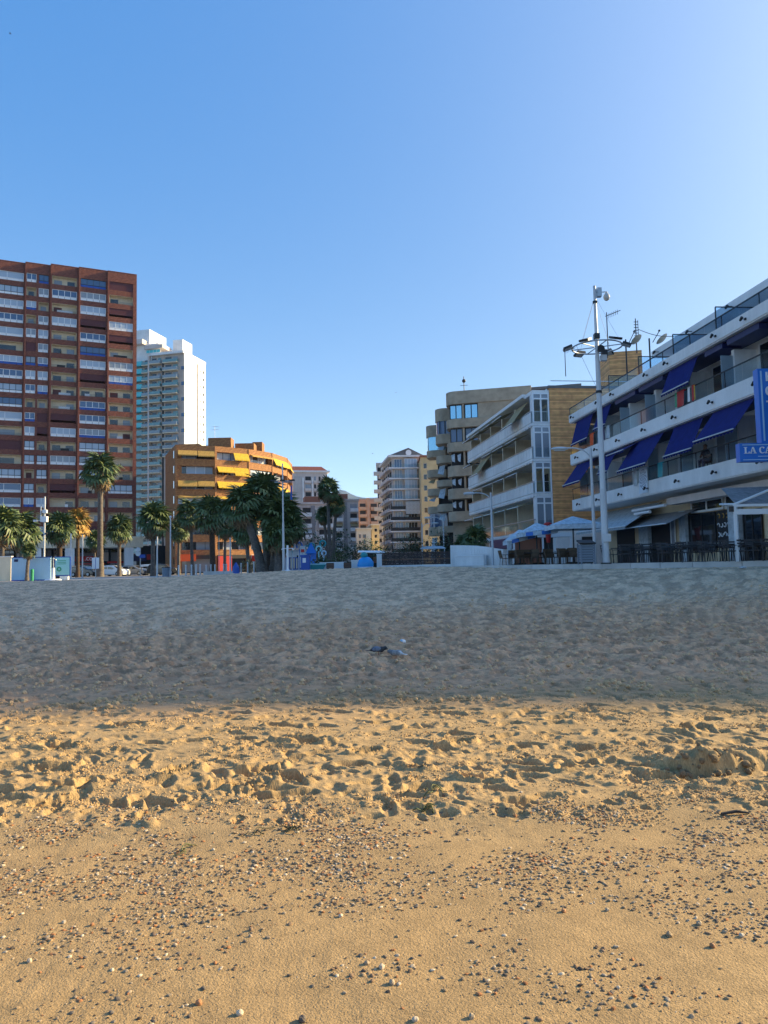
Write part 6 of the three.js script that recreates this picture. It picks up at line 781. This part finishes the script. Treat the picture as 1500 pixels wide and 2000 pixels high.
function crownGeo(seed, n, lo, hi, { petiole = 0.7, size = 0.85, droop = 0.5, blades = 10 } = {}) { const r = rng(seed), kinds = [0, 1, 2].map((k) => frondGeo(r, blades, petiole, size, droop * (0.7 + 0.3 * k))), list = []; for (let i = 0; i < n; i++) { const az = i * 2.39996 + r() * 0.5, el = lerp(lo, hi, (i + r() * 0.6) / n), s = 0.82 + 0.36 * r(), m = new THREE.Matrix4().makeRotationY(az).multiply(new THREE.Matrix4().makeRotationZ(el)).multiply(new THREE.Matrix4().makeRotationX((r() - 0.5) * 1.2)).scale(new THREE.Vector3(s, s, s)); m.setPosition((r() - 0.5) * 0.1, (el * 0.18) + (r() - 0.5) * 0.15, (r() - 0.5) * 0.1); list.push(kinds[i % 3].clone().applyMatrix4(m)); } return mergeGeometries(list); }
const crowns = [1, 2, 3].map((s) => ({ green: crownGeo(80 + s, 46, -0.75, 1.45), light: crownGeo(180 + s, 12, 0.1, 1.3), dead: crownGeo(90 + s, 24, -1.45, -0.6, { petiole: 0.55, size: 0.7, droop: 0.8, blades: 9 }) }));
function palm(px, pyCrown, pxBase, D, R, label, { v = 0, trunk = 0.2, m = M.trunk, dead = true, green = M.frond, light = M.frondLight, y0, deadM = M.frondDead } = {}) {
  const base = spot(pxBase, D, y0), top = at(px, pyCrown, D), t = thing('fan_palm', label, 'palm tree', base), dx = top.x - base[0], H = top.y - base[1], s = R / 1.55, c = crowns[v % 3], place = (g, name, mm, par) => { const x = part(name, g, mm, par); return x; };
  const pts = [0, 0.25, 0.5, 0.75, 1].map((k) => new THREE.Vector3(dx * (k * k * 0.5 + k * 0.5), H * k, 0.05 * Math.sin(k * 4))), curve = new THREE.CatmullRomCurve3(pts), g = new THREE.TubeGeometry(curve, 22, 1, 10), P = g.attributes.position, U = g.attributes.uv;
  for (let i = 0; i < P.count; i++) { const k = U.getX(i), cc = curve.getPointAt(clamp(k, 0, 1)), w = trunk * (1.35 - 0.75 * Math.min(1, k * 6) * 0.45 - 0.25 * k) * (1 + 0.06 * Math.sin(k * 90)) + (k > 0.93 ? trunk * 0.35 : 0); P.setXYZ(i, cc.x + (P.getX(i) - cc.x) * w, cc.y + (P.getY(i) - cc.y) * w, cc.z + (P.getZ(i) - cc.z) * w); U.setXY(i, U.getY(i) * 1.4, k * H); } g.computeVertexNormals(); part('trunk', g, m, t);
  const put = (geo, name, mm) => { const x = part(name, geo, mm, t); x.position.set(dx, H, 0); x.scale.setScalar(s); x.rotation.y = v * 1.7 + px; return x; }; put(c.green, 'crown', green); put(c.light, 'young_fronds', light); if (dead) put(c.dead, 'dead_fronds', deadM); return t; }
palm(196, 922, 196, 100, 2.6, 'tallest palm with a long thick trunk in front of the brick tower', { v: 0, trunk: 0.42 });
palm(152, 1024, 152, 98, 1.85, 'palm with dead fronds coloured sunlit gold under the brick tower', { v: 1, trunk: 0.26, m: M.trunkBrown, green: M.frondGold, deadM: M.frondGold });  // sunlight put into the gold of crown and dead fronds
palm(6, 1030, 4, 76, 2.0, 'palm at the left edge beside the cream wall', { v: 2, trunk: 0.24 }); palm(42, 1038, 44, 82, 2.2, 'broad palm behind the pale blue panels', { v: 0, trunk: 0.28 });
palm(117, 1036, 116, 86, 1.9, 'palm behind the information board', { v: 1, trunk: 0.34, m: M.trunkBrown }); palm(57, 1077, 53, 65.5, 0.7, 'small young palm with a leaning trunk before the pale blue panels', { v: 2, trunk: 0.16 });
palm(186, 1058, 184, 118, 1.7, 'palm partly hidden behind the tallest palm trunk', { v: 2, trunk: 0.22 }); palm(233, 1036, 233, 104, 2.0, 'palm behind the white car', { v: 1, trunk: 0.28 });
palm(299, 1018, 299, 92, 2.25, 'broad palm left of the tall thin white pole', { v: 2, trunk: 0.3, light: M.frondLight }); palm(372, 1006, 376, 98, 2.1, 'palm before the left end of the rounded brick block', { v: 0, trunk: 0.24 });
palm(350, 1040, 349, 110, 1.6, 'lower palm between the white pole and the bollards', { v: 1, trunk: 0.25 }); palm(412, 1008, 416, 88, 2.2, 'dark palm left of the big palm clump', { v: 1, trunk: 0.34, m: M.trunkBrown });
palm(440, 1030, 439, 100, 1.7, 'yellowish palm right of the dark palm', { v: 2, trunk: 0.22, light: M.frondGold }); palm(472, 990, 512, 66, 1.9, 'palm of the big clump that leans to the left', { v: 0, trunk: 0.42 });
palm(513, 972, 524, 68, 2.05, 'tallest palm of the big clump', { v: 1, trunk: 0.44 }); palm(545, 1012, 536, 67, 2.2, 'palm of the big clump that leans to the right', { v: 2, trunk: 0.42 }); palm(540, 1050, 543, 65, 1.5, 'lowest palm of the big clump', { v: 0, trunk: 0.3 }); palm(478, 1038, 487, 84, 1.8, 'palm behind the big clump', { v: 1, trunk: 0.24 }); palm(568, 1032, 548, 66, 1.5, 'rightmost palm of the big clump', { v: 1, trunk: 0.24 });
palm(640, 958, 645, 74, 1.25, 'tallest of the slim palms in the middle of the picture', { v: 0, trunk: 0.2 }); palm(657, 990, 650, 74.6, 1.05, 'slim palm with golden fronds in the middle of the picture', { v: 1, trunk: 0.2, light: M.frondGold }); palm(632, 1008, 641, 76, 0.95, 'short slim palm left of the tall middle palms', { v: 2, trunk: 0.18 });
palm(928, 1056, 929, 60, 1.15, 'bushy palm behind the ribbed wall', { v: 2, trunk: 0.26, dead: true }); palm(905, 1064, 906, 63, 0.85, 'smaller bushy palm left of the bushy palm', { v: 0, trunk: 0.2 });
function leafBush(name, label, px, pyTop, w, depth, D, m, seed, cat = 'shrub', n = 700, leaf = 0.11) { const p = spot(px, D), H = Math.max(0.4, at(px, pyTop, D).y - p[1]), t = thing(name, label, cat, p), r = rng(seed), b = new MB(), blobs = []; for (let i = 0; i < 7; i++) blobs.push([(r() * 2 - 1) * w * 0.34, H * (0.32 + 0.4 * r()), (r() * 2 - 1) * depth * 0.3, 0.28 + 0.24 * r()]);
  for (let i = 0; i < n; i++) { const q = blobs[i % 7], u = r() * 6.283, v = Math.acos(2 * r() - 1), k = Math.cbrt(0.25 + 0.75 * r()), x = q[0] + Math.sin(v) * Math.cos(u) * w * q[3] * k, y = Math.max(0.05, q[1] + Math.cos(v) * H * q[3] * k * 0.95), z = q[2] + Math.sin(v) * Math.sin(u) * depth * q[3] * k, s = leaf * (0.6 + 0.9 * r()), a = r() * 6.283, e = r() * 2 - 1; const dx = Math.cos(a) * s, dz = Math.sin(a) * s, uy = s * e; b.quad([x - dx, y - uy * 0.4, z - dz], [x + dz * 0.5, y + uy * 0.3, z - dx * 0.5], [x + dx, y + uy, z + dz], [x - dz * 0.5, y + uy * 0.3, z + dx * 0.5]); }
  b.mesh('foliage', m, t); const st = new MB(); for (let i = 0; i < 5; i++) st.rod([(r() - 0.5) * w * 0.2, 0, 0], [blobs[i][0], blobs[i][1], blobs[i][2]], 0.04, 0.02, 5); st.mesh('stems', M.trunkBrown, t).userData.kind = 'stuff'; return t; }
leafBush('hedge', 'dark clipped hedge above the left part of the board fence', 772, 1064, 3.0, 1.2, 62, M.foliage, 201); leafBush('shrub', 'large dark shrub above the middle of the board fence', 815, 1046, 2.8, 1.6, 64, M.foliage, 202, 'shrub', 1100); leafBush('shrub', 'dark shrub above the right part of the board fence', 850, 1040, 2.6, 1.8, 65, M.foliage, 203, 'shrub', 1100);
leafBush('broadleaf_tree', 'dark rounded tree behind the two tall middle palms', 632, 1042, 3.2, 2.4, 84, M.foliage, 204, 'tree', 1300, 0.15); leafBush('broadleaf_tree', 'dark tree right of the two tall middle palms', 664, 1036, 2.6, 2.2, 86, M.foliage, 205, 'tree', 1100, 0.15); leafBush('shrub', 'dark hedge shrub behind the low white walls', 690, 1064, 3.0, 1.5, 72, M.foliage, 206, 'shrub', 900); leafBush('shrub', 'small yellow-green shrub beside the planter', 664, 1072, 1.1, 0.8, 61, M.foliageLight, 207, 'shrub', 400, 0.08); leafBush('shrub', 'light green tree at the end of the street', 728, 1050, 3.6, 2.4, 120, M.foliageLight, 208, 'tree', 900, 0.2); leafBush('shrub', 'dark shrub left of the board fence', 715, 1058, 2.6, 1.4, 90, M.foliage, 209, 'shrub', 800, 0.14); leafBush('shrub', 'low palm-like shrub before the play area', 632, 1086, 1.5, 1.0, 60, M.foliage, 210, 'shrub', 600, 0.1); leafBush('shrub', 'light green shrub between the play posts', 596, 1066, 2.4, 1.4, 78, M.foliageLight, 211, 'shrub', 700, 0.11); leafBush('shrub', 'dark green shrub behind the play posts', 615, 1064, 2.6, 1.4, 80, M.foliage, 212, 'shrub', 800, 0.12); leafBush('shrub', 'dark shrub under the big palm clump', 500, 1092, 2.2, 1.2, 74, M.foliage, 213, 'shrub', 600, 0.1);
{ // wooden hut behind the blue heap and a parked boat hull behind the fence
  const t = thing('beach_hut', 'small hut with a white roof behind the blue tarpaulin heap', 'hut', spot(727, 63)); bx(-0.9, 0.9, 0, 1.25, -1.2, 0).mesh('wall', M.dark, t); new MB().sheet([[-1.2, 1.35, 0.3], [1.1, 1.25, 0.3], [1.1, 1.45, -1.4], [-1.2, 1.5, -1.4]], 0.06).mesh('roof', M.whiteTrim, t); bx(0.1, 0.7, 0.4, 0.9, 0.002, 0.05).mesh('counter', M.terracotta, t);
  const c = thing('awning_roof', 'flat pale canopy seen over the right part of the board fence', 'canopy', spot(848, 63)); new MB().sheet([[-1.2, 1.5, 0.4], [1.0, 1.5, 0.4], [0.8, 1.72, -0.8], [-0.8, 1.72, -0.8]], 0.05).mesh('top', M.paleCloth, c); for (const x of [-1, 0.9]) new MB().rod([x, 0, 0.2], [x, 1.5, 0.2], 0.03).mesh('post', M.whiteTrim, c); }
// ---------------------------------------------------------------- pebbles, seaweed, pigeons, litter
{
  const r = rng(301), cols = [[0.26, 0.19, 0.12], [0.1, 0.075, 0.055], [0.36, 0.27, 0.17], [0.34, 0.15, 0.06], [0.22, 0.14, 0.08], [0.15, 0.12, 0.09], [0.5, 0.4, 0.28], [0.34, 0.23, 0.12]];
  const stone = (seed, det) => { const q = rng(seed), g = new THREE.IcosahedronGeometry(1, det), P = g.attributes.position, sx = 0.8 + 0.5 * q(), sy = 0.45 + 0.3 * q(), sz = 0.7 + 0.4 * q(), o = q() * 50; for (let i = 0; i < P.count; i++) { const x = P.getX(i), y = P.getY(i), z = P.getZ(i), k = 1 + 0.22 * gn(x * 1.3 + o, y * 1.3 + z * 1.1 + o); P.setXYZ(i, x * sx * k, y * sy * k, z * sz * k); } g.computeVertexNormals(); return g; };
  const geos = [1, 2, 3].map((s) => stone(s, 1)), lists = [[], [], []], big = [], d0 = new THREE.Object3D();
  const dens = (x, d) => { const band = smoothstep(d, 2.2, 2.9) * (1 - smoothstep(d, 4.6, 5.4)); return band * clamp(0.2 + 1.7 * fbm(x * 1.3 + 2, d * 1.9 + 8, 3) + 0.35 * Math.exp(-Math.pow((d - 4.0 + 0.12 * x) / 0.5, 2)), 0.03, 1); };
  let n = 0; for (let i = 0; i < 400000 && n < 29000; i++) { const d = 2.1 + 3.5 * Math.sqrt(r()), x = (r() * 2 - 1) * (0.6 * d + 1.1); if (r() > dens(x, d)) continue; const s = 0.0022 + 0.0088 * Math.pow(r(), 3.6), c = cols[Math.floor(Math.pow(r(), 1.2) * cols.length)], f = 0.75 + 0.5 * r(); lists[n++ % 3].push([x, sandH(x, d) + s * (0.05 + 0.25 * r()), -d, s * (d > 4 ? 1.15 : 1), r() * 6.283, (r() - 0.5) * 0.6, c.map((v) => v * f)]); }
  lists.forEach((l, k) => { const m = new THREE.InstancedMesh(geos[k], new THREE.MeshStandardMaterial({ roughness: 1 }), l.length); l.forEach(([x, y, z, s, a, b, c], i) => { d0.position.set(x, y, z); d0.rotation.set(b, a, b * 0.7); d0.scale.setScalar(s); d0.updateMatrix(); m.setMatrixAt(i, d0.matrix); m.setColorAt(i, new THREE.Color().setRGB(...c)); }); m.name = numbered('gravel'); m.castShadow = m.receiveShadow = true; stuff(m, ['scattered small pebbles and shell bits on the damp sand', 'finer scattered pebbles mixed through the damp sand', 'third scatter of mixed pebbles on the damp sand'][k], 'gravel'); scene.add(m); });
  const S = [[125, 1775, 0.011, 6, 'pale'], [180, 1780, 0.01, 3, 'orange-brown'], [222, 1772, 0.009, 3, 'brown'], [58, 1846, 0.012, 6, 'white'], [468, 1940, 0.014, 6, 'pale'], [590, 1950, 0.016, 1, 'dark'], [765, 1886, 0.013, 2, 'pale grey'], [716, 1851, 0.012, 2, 'pale'], [745, 1858, 0.013, 6, 'white'], [665, 1765, 0.011, 6, 'white'], [626, 1742, 0.011, 2, 'pale'], [1306, 1798, 0.014, 7, 'tan'], [1364, 1777, 0.013, 2, 'light grey'], [1426, 1717, 0.012, 1, 'black'], [1390, 1818, 0.013, 3, 'red-brown'], [1447, 1798, 0.012, 6, 'chalky'], [1305, 1795, 0.011, 0, 'grey'], [810, 1952, 0.013, 6, 'white'], [920, 1948, 0.012, 2, 'grey'], [388, 1922, 0.013, 3, 'orange-brown'], [1100, 1756, 0.012, 3, 'orange-brown'], [490, 1790, 0.011, 4, 'dark brown'], [1185, 1752, 0.011, 2, 'pale'], [1018, 1545, 0.012, 6, 'white']];
  const g0 = stone(9, 3), seen = new Set(); for (const [px, py, s, c, w] of S) { const D = dep(px, py), x = at(px, py, D).x, k = 0.85 + 0.3 * r(), m = new THREE.MeshStandardMaterial({ color: lin(...cols[c].map((v) => Math.min(0.8, v * 1.15 * k))), roughness: 0.6, bumpMap: T.fine, bumpScale: 0.002 }), t = new THREE.Mesh(g0, m); t.name = numbered('pebble'); t.castShadow = t.receiveShadow = true; const sz = s * 1.15; t.scale.set(sz, sz * (0.8 + 0.4 * r()), sz); t.position.set(x, sandH(x, D) + sz * 0.3, -D); t.rotation.set((r() - 0.5) * 0.5, r() * 6.28, (r() - 0.5) * 0.5); scene.add(t); const wx = px < 500 ? 'left' : px < 1000 ? 'middle' : 'right', wy = py < 1800 ? 'upper' : py < 1880 ? 'central' : 'lower'; tag(t, `larger ${w} pebble lying on the damp sand, ${wx} ${wy} part of the gravel`, 'pebble', `larger ${w} pebbles, ${wx} ${wy}`); }
  const weed = (px, py, n, len, m, label, seed) => { const q = rng(seed), D = dep(px, py), X = at(px, py, D).x, t = thing('seaweed', label, 'seaweed', [X, sandH(X, D), -D]); for (let i = 0; i < n; i++) { const a = q() * 6.28, l = len * (0.5 + q()), x0 = (q() - 0.5) * len * 0.7, z0 = (q() - 0.5) * len * 0.5, pts = [0, 0.33, 0.66, 1].map((k) => { const x = x0 + Math.cos(a + k * 0.8) * l * k, z = z0 + Math.sin(a + k * 0.8) * l * k; return new THREE.Vector3(x, sandH(X + x, D - z) - sandH(X, D) + 0.006 + 0.03 * Math.sin(k * 3) * q(), z); }); part('strand', new THREE.TubeGeometry(new THREE.CatmullRomCurve3(pts), 8, 0.002 + 0.002 * q(), 4), m, t); } };
  mat('weedGreen', [0.09, 0.1, 0.025], { roughness: 0.6 }); mat('weedDark', [0.03, 0.035, 0.012], { roughness: 0.6 });
  weed(572, 1612, 10, 0.06, M.weedDark, 'small dark green seaweed tuft on the sand', 1); weed(830, 1574, 12, 0.06, M.weedGreen, 'pale olive seaweed tangle lying near the middle of the beach', 2); weed(845, 1548, 7, 0.08, M.weedGreen, 'small olive seaweed wisp above the pale olive tangle', 3); weed(500, 1622, 4, 0.08, M.weedDark, 'long thin dark seaweed strands left of the green tuft', 4); weed(360, 1648, 4, 0.07, M.weedGreen, 'thin yellowish seaweed strands at the left edge of the gravel', 5);
  { const D = dep(1432, 1583), X = at(1432, 1583, D).x, t = thing('driftwood_stick', 'short dark stick lying below the broken sand bank', 'stick', [X, sandH(X, D) + 0.012, -D], 0.15); new MB().rod([-0.08, 0, 0], [0.02, 0.008, 0], 0.008, 0.01, 7).rod([0.02, 0.008, 0], [0.1, -0.004, 0.01], 0.01, 0.006, 7).mesh('stem', M.dark, t); new MB().rod([0, 0.005, 0], [0.03, 0.02, 0.03], 0.005, 0.003, 5).mesh('twig', M.dark, t); }
}
// sand clods broken from the bank on the right
{ const q = rng(404), g = new THREE.IcosahedronGeometry(1, 2), P = g.attributes.position; for (let i = 0; i < P.count; i++) { const k = 1 + 0.3 * fbm(P.getX(i) * 1.6 + 5, P.getY(i) * 1.6 + P.getZ(i), 3); P.setXYZ(i, P.getX(i) * k, P.getY(i) * k * 0.75, P.getZ(i) * k); } g.computeVertexNormals(); const m = new THREE.MeshStandardMaterial({ color: lin(0.4, 0.28, 0.15), roughness: 1, map: sandGrain, bumpMap: sandBump, bumpScale: 0.004 }), c = 90, im = new THREE.InstancedMesh(g, m, c), o = new THREE.Object3D(); for (let i = 0; i < c; i++) { const x = 2.0 + 1.1 * q(), d = 5.62 - 0.22 * q() * q() + 0.1 * q(), s = 0.006 + 0.03 * Math.pow(q(), 3); o.position.set(x, sandH(x, d) + s * 0.4, -d); o.rotation.set(q() * 6, q() * 6, q() * 6); o.scale.setScalar(s); o.updateMatrix(); im.setMatrixAt(i, o.matrix); } im.name = numbered('sand_clods'); stuff(im, 'crumbled clods of damp sand along the broken bank at right', 'sand'); scene.add(im); }
{ // crumbs and lumps of sand kicked up where people walked
  const q = rng(505), lump = (s, det) => { const g = new THREE.IcosahedronGeometry(1, det), P = g.attributes.position; for (let i = 0; i < P.count; i++) { const k = 1 + 0.35 * gn(P.getX(i) * 1.4 + s, P.getY(i) * 1.4 + P.getZ(i) * 1.2); P.setXYZ(i, P.getX(i) * k, P.getY(i) * k * 0.7, P.getZ(i) * k); } g.computeVertexNormals(); return g; };
  const m = new THREE.MeshStandardMaterial({ color: lin(0.95, 0.95, 0.95), roughness: 1 }), o = new THREE.Object3D();
  for (const [name, lb, n, d0, d1, s0, s1, seed] of [['sand_crumbs', 'fine crumbs of sand strewn over the sunlit trodden band', 31000, 4.5, 9.0, 0.0026, 0.009, 2], ['sand_lumps', 'larger lumps of sand strewn over the shaded trodden beach', 11000, 8.6, 24, 0.008, 0.032, 9]]) {
    const im = new THREE.InstancedMesh(lump(seed, 1), m, n); let k = 0;
    for (let i = 0; i < n * 8 && k < n; i++) { const d = d0 + (d1 - d0) * Math.pow(q(), 1.25), x = (q() * 2 - 1) * (0.6 * d + 1.2); if (q() > clamp(0.18 + 1.5 * fbm(x * 1.2 + 9, d * 1.9 + 3, 3), 0.02, 1) || d < 4.75 + 0.5 * gn(x * 0.7, d * 0.7)) continue; const s = s0 + s1 * Math.pow(q(), 3.5), f = 0.85 + 0.3 * q(), t = smoothstep(d, 7.5, 11); o.position.set(x, sandH(x, d) + s * 0.2, -d); o.rotation.set(q() * 6, q() * 6, q() * 6); o.scale.setScalar(s); o.updateMatrix(); im.setMatrixAt(k, o.matrix); im.setColorAt(k, new THREE.Color().setRGB(lerp(0.5, 0.66, t) * f, lerp(0.33, 0.42, t) * f, lerp(0.155, 0.23, t) * f)); k++; }  // lumps in the shadow zone share its lifted sand colour
    im.count = k; im.name = numbered(name); im.castShadow = im.receiveShadow = true; stuff(im, lb, 'sand'); scene.add(im); } }
function fieldMesh(bones, k, box, cell) { // one continuous surface round tapered bones
  const N = Math.ceil(2 * box[3] / cell), sc = box[3], mc = new MarchingCubes(N, new THREE.MeshStandardMaterial(), false, false, 90000); for (let c = 0; c < N; c++) for (let b = 0; b < N; b++) for (let a = 0; a < N; a++) { const X = (a / N * 2 - 1) * sc + box[0], Y = (b / N * 2 - 1) * sc + box[1], Z = (c / N * 2 - 1) * sc + box[2]; let s = 0; for (const q of bones) { const vx = q[3] - q[0], vy = q[4] - q[1], vz = q[5] - q[2], t = clamp(((X - q[0]) * vx + (Y - q[1]) * vy + (Z - q[2]) * vz) / (vx * vx + vy * vy + vz * vz), 0, 1); s += Math.exp(-k * (Math.hypot(X - q[0] - vx * t, Y - q[1] - vy * t, Z - q[2] - vz * t) - lerp(q[6], q[7], t))); } mc.field[c * N * N + b * N + a] = Math.log(s + 1e-30) / k; }
  mc.isolation = 0; mc.update(); const n = mc.count, g = new THREE.BufferGeometry(), P = new Float32Array(n * 3); for (let i = 0; i < n; i++) P.set([mc.positionArray[i * 3] * sc + box[0], mc.positionArray[i * 3 + 1] * sc + box[1], mc.positionArray[i * 3 + 2] * sc + box[2]], i * 3); g.setAttribute('position', new THREE.BufferAttribute(P, 3)); g.setAttribute('normal', new THREE.BufferAttribute(new Float32Array(mc.normalArray.slice(0, n * 3)), 3)); return g; }
function pigeon(px, py, turn, label, pal, peck) { const D = py > 1279 ? 12.3 : 12.8, v = at(px, py, D), t = thing('pigeon', label, 'pigeon', [v.x, sandH(v.x, D) + 0.025, -D], turn);
  const hd = peck ? [0.165, 0.135] : [0.16, 0.165], bones = [[-0.1, 0.135, 0, 0.07, 0.13, 0, 0.046, 0.06], [-0.1, 0.135, 0, -0.2, 0.12, 0, 0.042, 0.016], [0.08, 0.14, 0, hd[0], hd[1] + 0.03, 0, 0.045, 0.026], [hd[0], hd[1] + 0.03, 0, hd[0] + 0.012, hd[1] + 0.025, 0, 0.03, 0.026], [hd[0] + 0.03, hd[1] + 0.018, 0, hd[0] + 0.058, hd[1] + 0.006, 0, 0.008, 0.004]];
  const g = fieldMesh(bones, 55, [-0.01, 0.13, 0, 0.26], 0.0075), C = new Float32Array(g.attributes.position.count * 3); for (let i = 0; i < C.length / 3; i++) { const x = g.attributes.position.getX(i), y = g.attributes.position.getY(i); C.set(x > hd[0] + 0.036 ? [0.12, 0.1, 0.09] : x > 0.06 ? pal.head : x < -0.11 ? pal.rump : pal.body, i * 3); } g.setAttribute('color', new THREE.BufferAttribute(C, 3)); part('body', g, new THREE.MeshStandardMaterial({ vertexColors: true, roughness: 0.7 }), t);
  for (const s of [-1, 1]) { const wb = new MB().add(new THREE.SphereGeometry(1, 14, 8).scale(0.105, 0.052, 0.02).rotateZ(0.1).translate(-0.05, 0.15, s * 0.058)); wb.mesh('wing', pal.wing, t); new MB().box(-0.09, -0.075, 0.115, 0.18, s * 0.072 - 0.004, s * 0.072 + 0.004).mesh('wing_bar', M.black, t); new MB().rod([0.0, 0.08, s * 0.025], [0.0, 0.006, s * 0.025], 0.006, 0.005, 5).rod([0, 0.006, s * 0.025], [0.03, 0.004, s * 0.025], 0.004, 0.003, 5).rod([0, 0.006, s * 0.025], [0.02, 0.004, s * 0.04], 0.004, 0.003, 5).mesh('leg', M.terracotta, t); }
  t.scale.setScalar(0.72); new MB().sheet([[-0.18, 0.115, 0.024], [-0.3, 0.105, 0.034], [-0.3, 0.105, -0.034], [-0.18, 0.115, -0.024]], 0.012).mesh('tail', pal.tail, t); return t; }
mat('pigeonBlue', [0.16, 0.19, 0.25], {}); mat('pigeonGrey', [0.3, 0.3, 0.31], {}); mat('pigeonPale', [0.62, 0.63, 0.64], {});
pigeon(739, 1276, 0.12, 'dark blue-grey pigeon with a black tail on the shaded sand', { head: [0.02, 0.025, 0.03], body: [0.06, 0.07, 0.09], rump: [0.05, 0.05, 0.06], wing: M.pigeonBlue, tail: M.black }, true);
pigeon(773, 1281, 2.55, 'pale grey pigeon with white wing feathers, pecking beside the dark one', { head: [0.16, 0.16, 0.17], body: [0.28, 0.28, 0.28], rump: [0.55, 0.55, 0.55], wing: M.pigeonGrey, tail: M.pigeonPale }, true);
{ const D = 14.4, v = at(787, 1248, D), t = thing('crumpled_paper', 'crumpled white paper cup lying beyond the pigeons', 'litter', [v.x, sandH(v.x, D), -D], 0.6); const g = new THREE.CylinderGeometry(0.046, 0.036, 0.085, 14, 4), P = g.attributes.position; for (let i = 0; i < P.count; i++) { const k = 1 + 0.25 * gn(P.getX(i) * 30, P.getY(i) * 22 + P.getZ(i) * 25); P.setXYZ(i, P.getX(i) * k, P.getY(i), P.getZ(i) * k); } g.rotateZ(1.35).translate(0, 0.04, 0); g.computeVertexNormals(); part('cup', g, M.whiteTrim, t); part('lid', new THREE.CylinderGeometry(0.049, 0.049, 0.012, 14).rotateZ(1.35).translate(-0.047, 0.034, 0), M.lightBlue, t);
  const D2 = 12.9, w = at(805, 1278, D2), s = new THREE.Mesh(stoneLike(5), M.whiteTrim); s.name = numbered('shell'); s.scale.setScalar(0.022); s.position.set(w.x, sandH(w.x, D2) + 0.012, -D2); scene.add(s); tag(s, 'small white shell right of the pigeons', 'shell');
  const D3 = 27.5, u = at(1452, 1119, D3), c = thing('litter', 'pale scrap of litter on the sand near the right edge', 'litter', [u.x, sandH(u.x, D3), -D3]); part('scrap', stoneLike(7).clone().scale(0.14, 0.06, 0.1).translate(0, 0.04, 0), M.paleCloth, c); }
function stoneLike(o) { const g = new THREE.IcosahedronGeometry(1, 2), P = g.attributes.position; for (let i = 0; i < P.count; i++) { const k = 1 + 0.3 * gn(P.getX(i) * 1.5 + o, P.getY(i) * 1.5 + P.getZ(i)); P.setXYZ(i, P.getX(i) * k, P.getY(i) * k * 0.6, P.getZ(i) * k); } g.computeVertexNormals(); return g; }
for (const [px, py, D, a, lb] of [[20, 66, 70, 0.4, 'tiny bird high in the sky at the upper left'], [773, 767, 90, 1.2, 'tiny bird in the sky above the street'], [728, 886, 110, -0.5, 'tiny bird low in the sky above the far hills']]) { const p = at(px, py, D), t = thing('bird', lb, 'bird', p.toArray(), a); t.scale.setScalar(0.5); new MB().add(new THREE.SphereGeometry(1, 10, 6).scale(0.2, 0.06, 0.06)).mesh('body', M.dark, t); for (const s of [-1, 1]) new MB().sheet([[0.08, 0.02, 0], [-0.08, 0.02, 0], [-0.1, 0.14, s * 0.3], [0.02, 0.14, s * 0.3]].slice(0, 4), 0.012).mesh('wing', M.dark, t); }
scene.fog = new THREE.FogExp2(new THREE.Color().setRGB(0.4, 0.66, 1), 0.00006);
renderer.render(scene, camera);
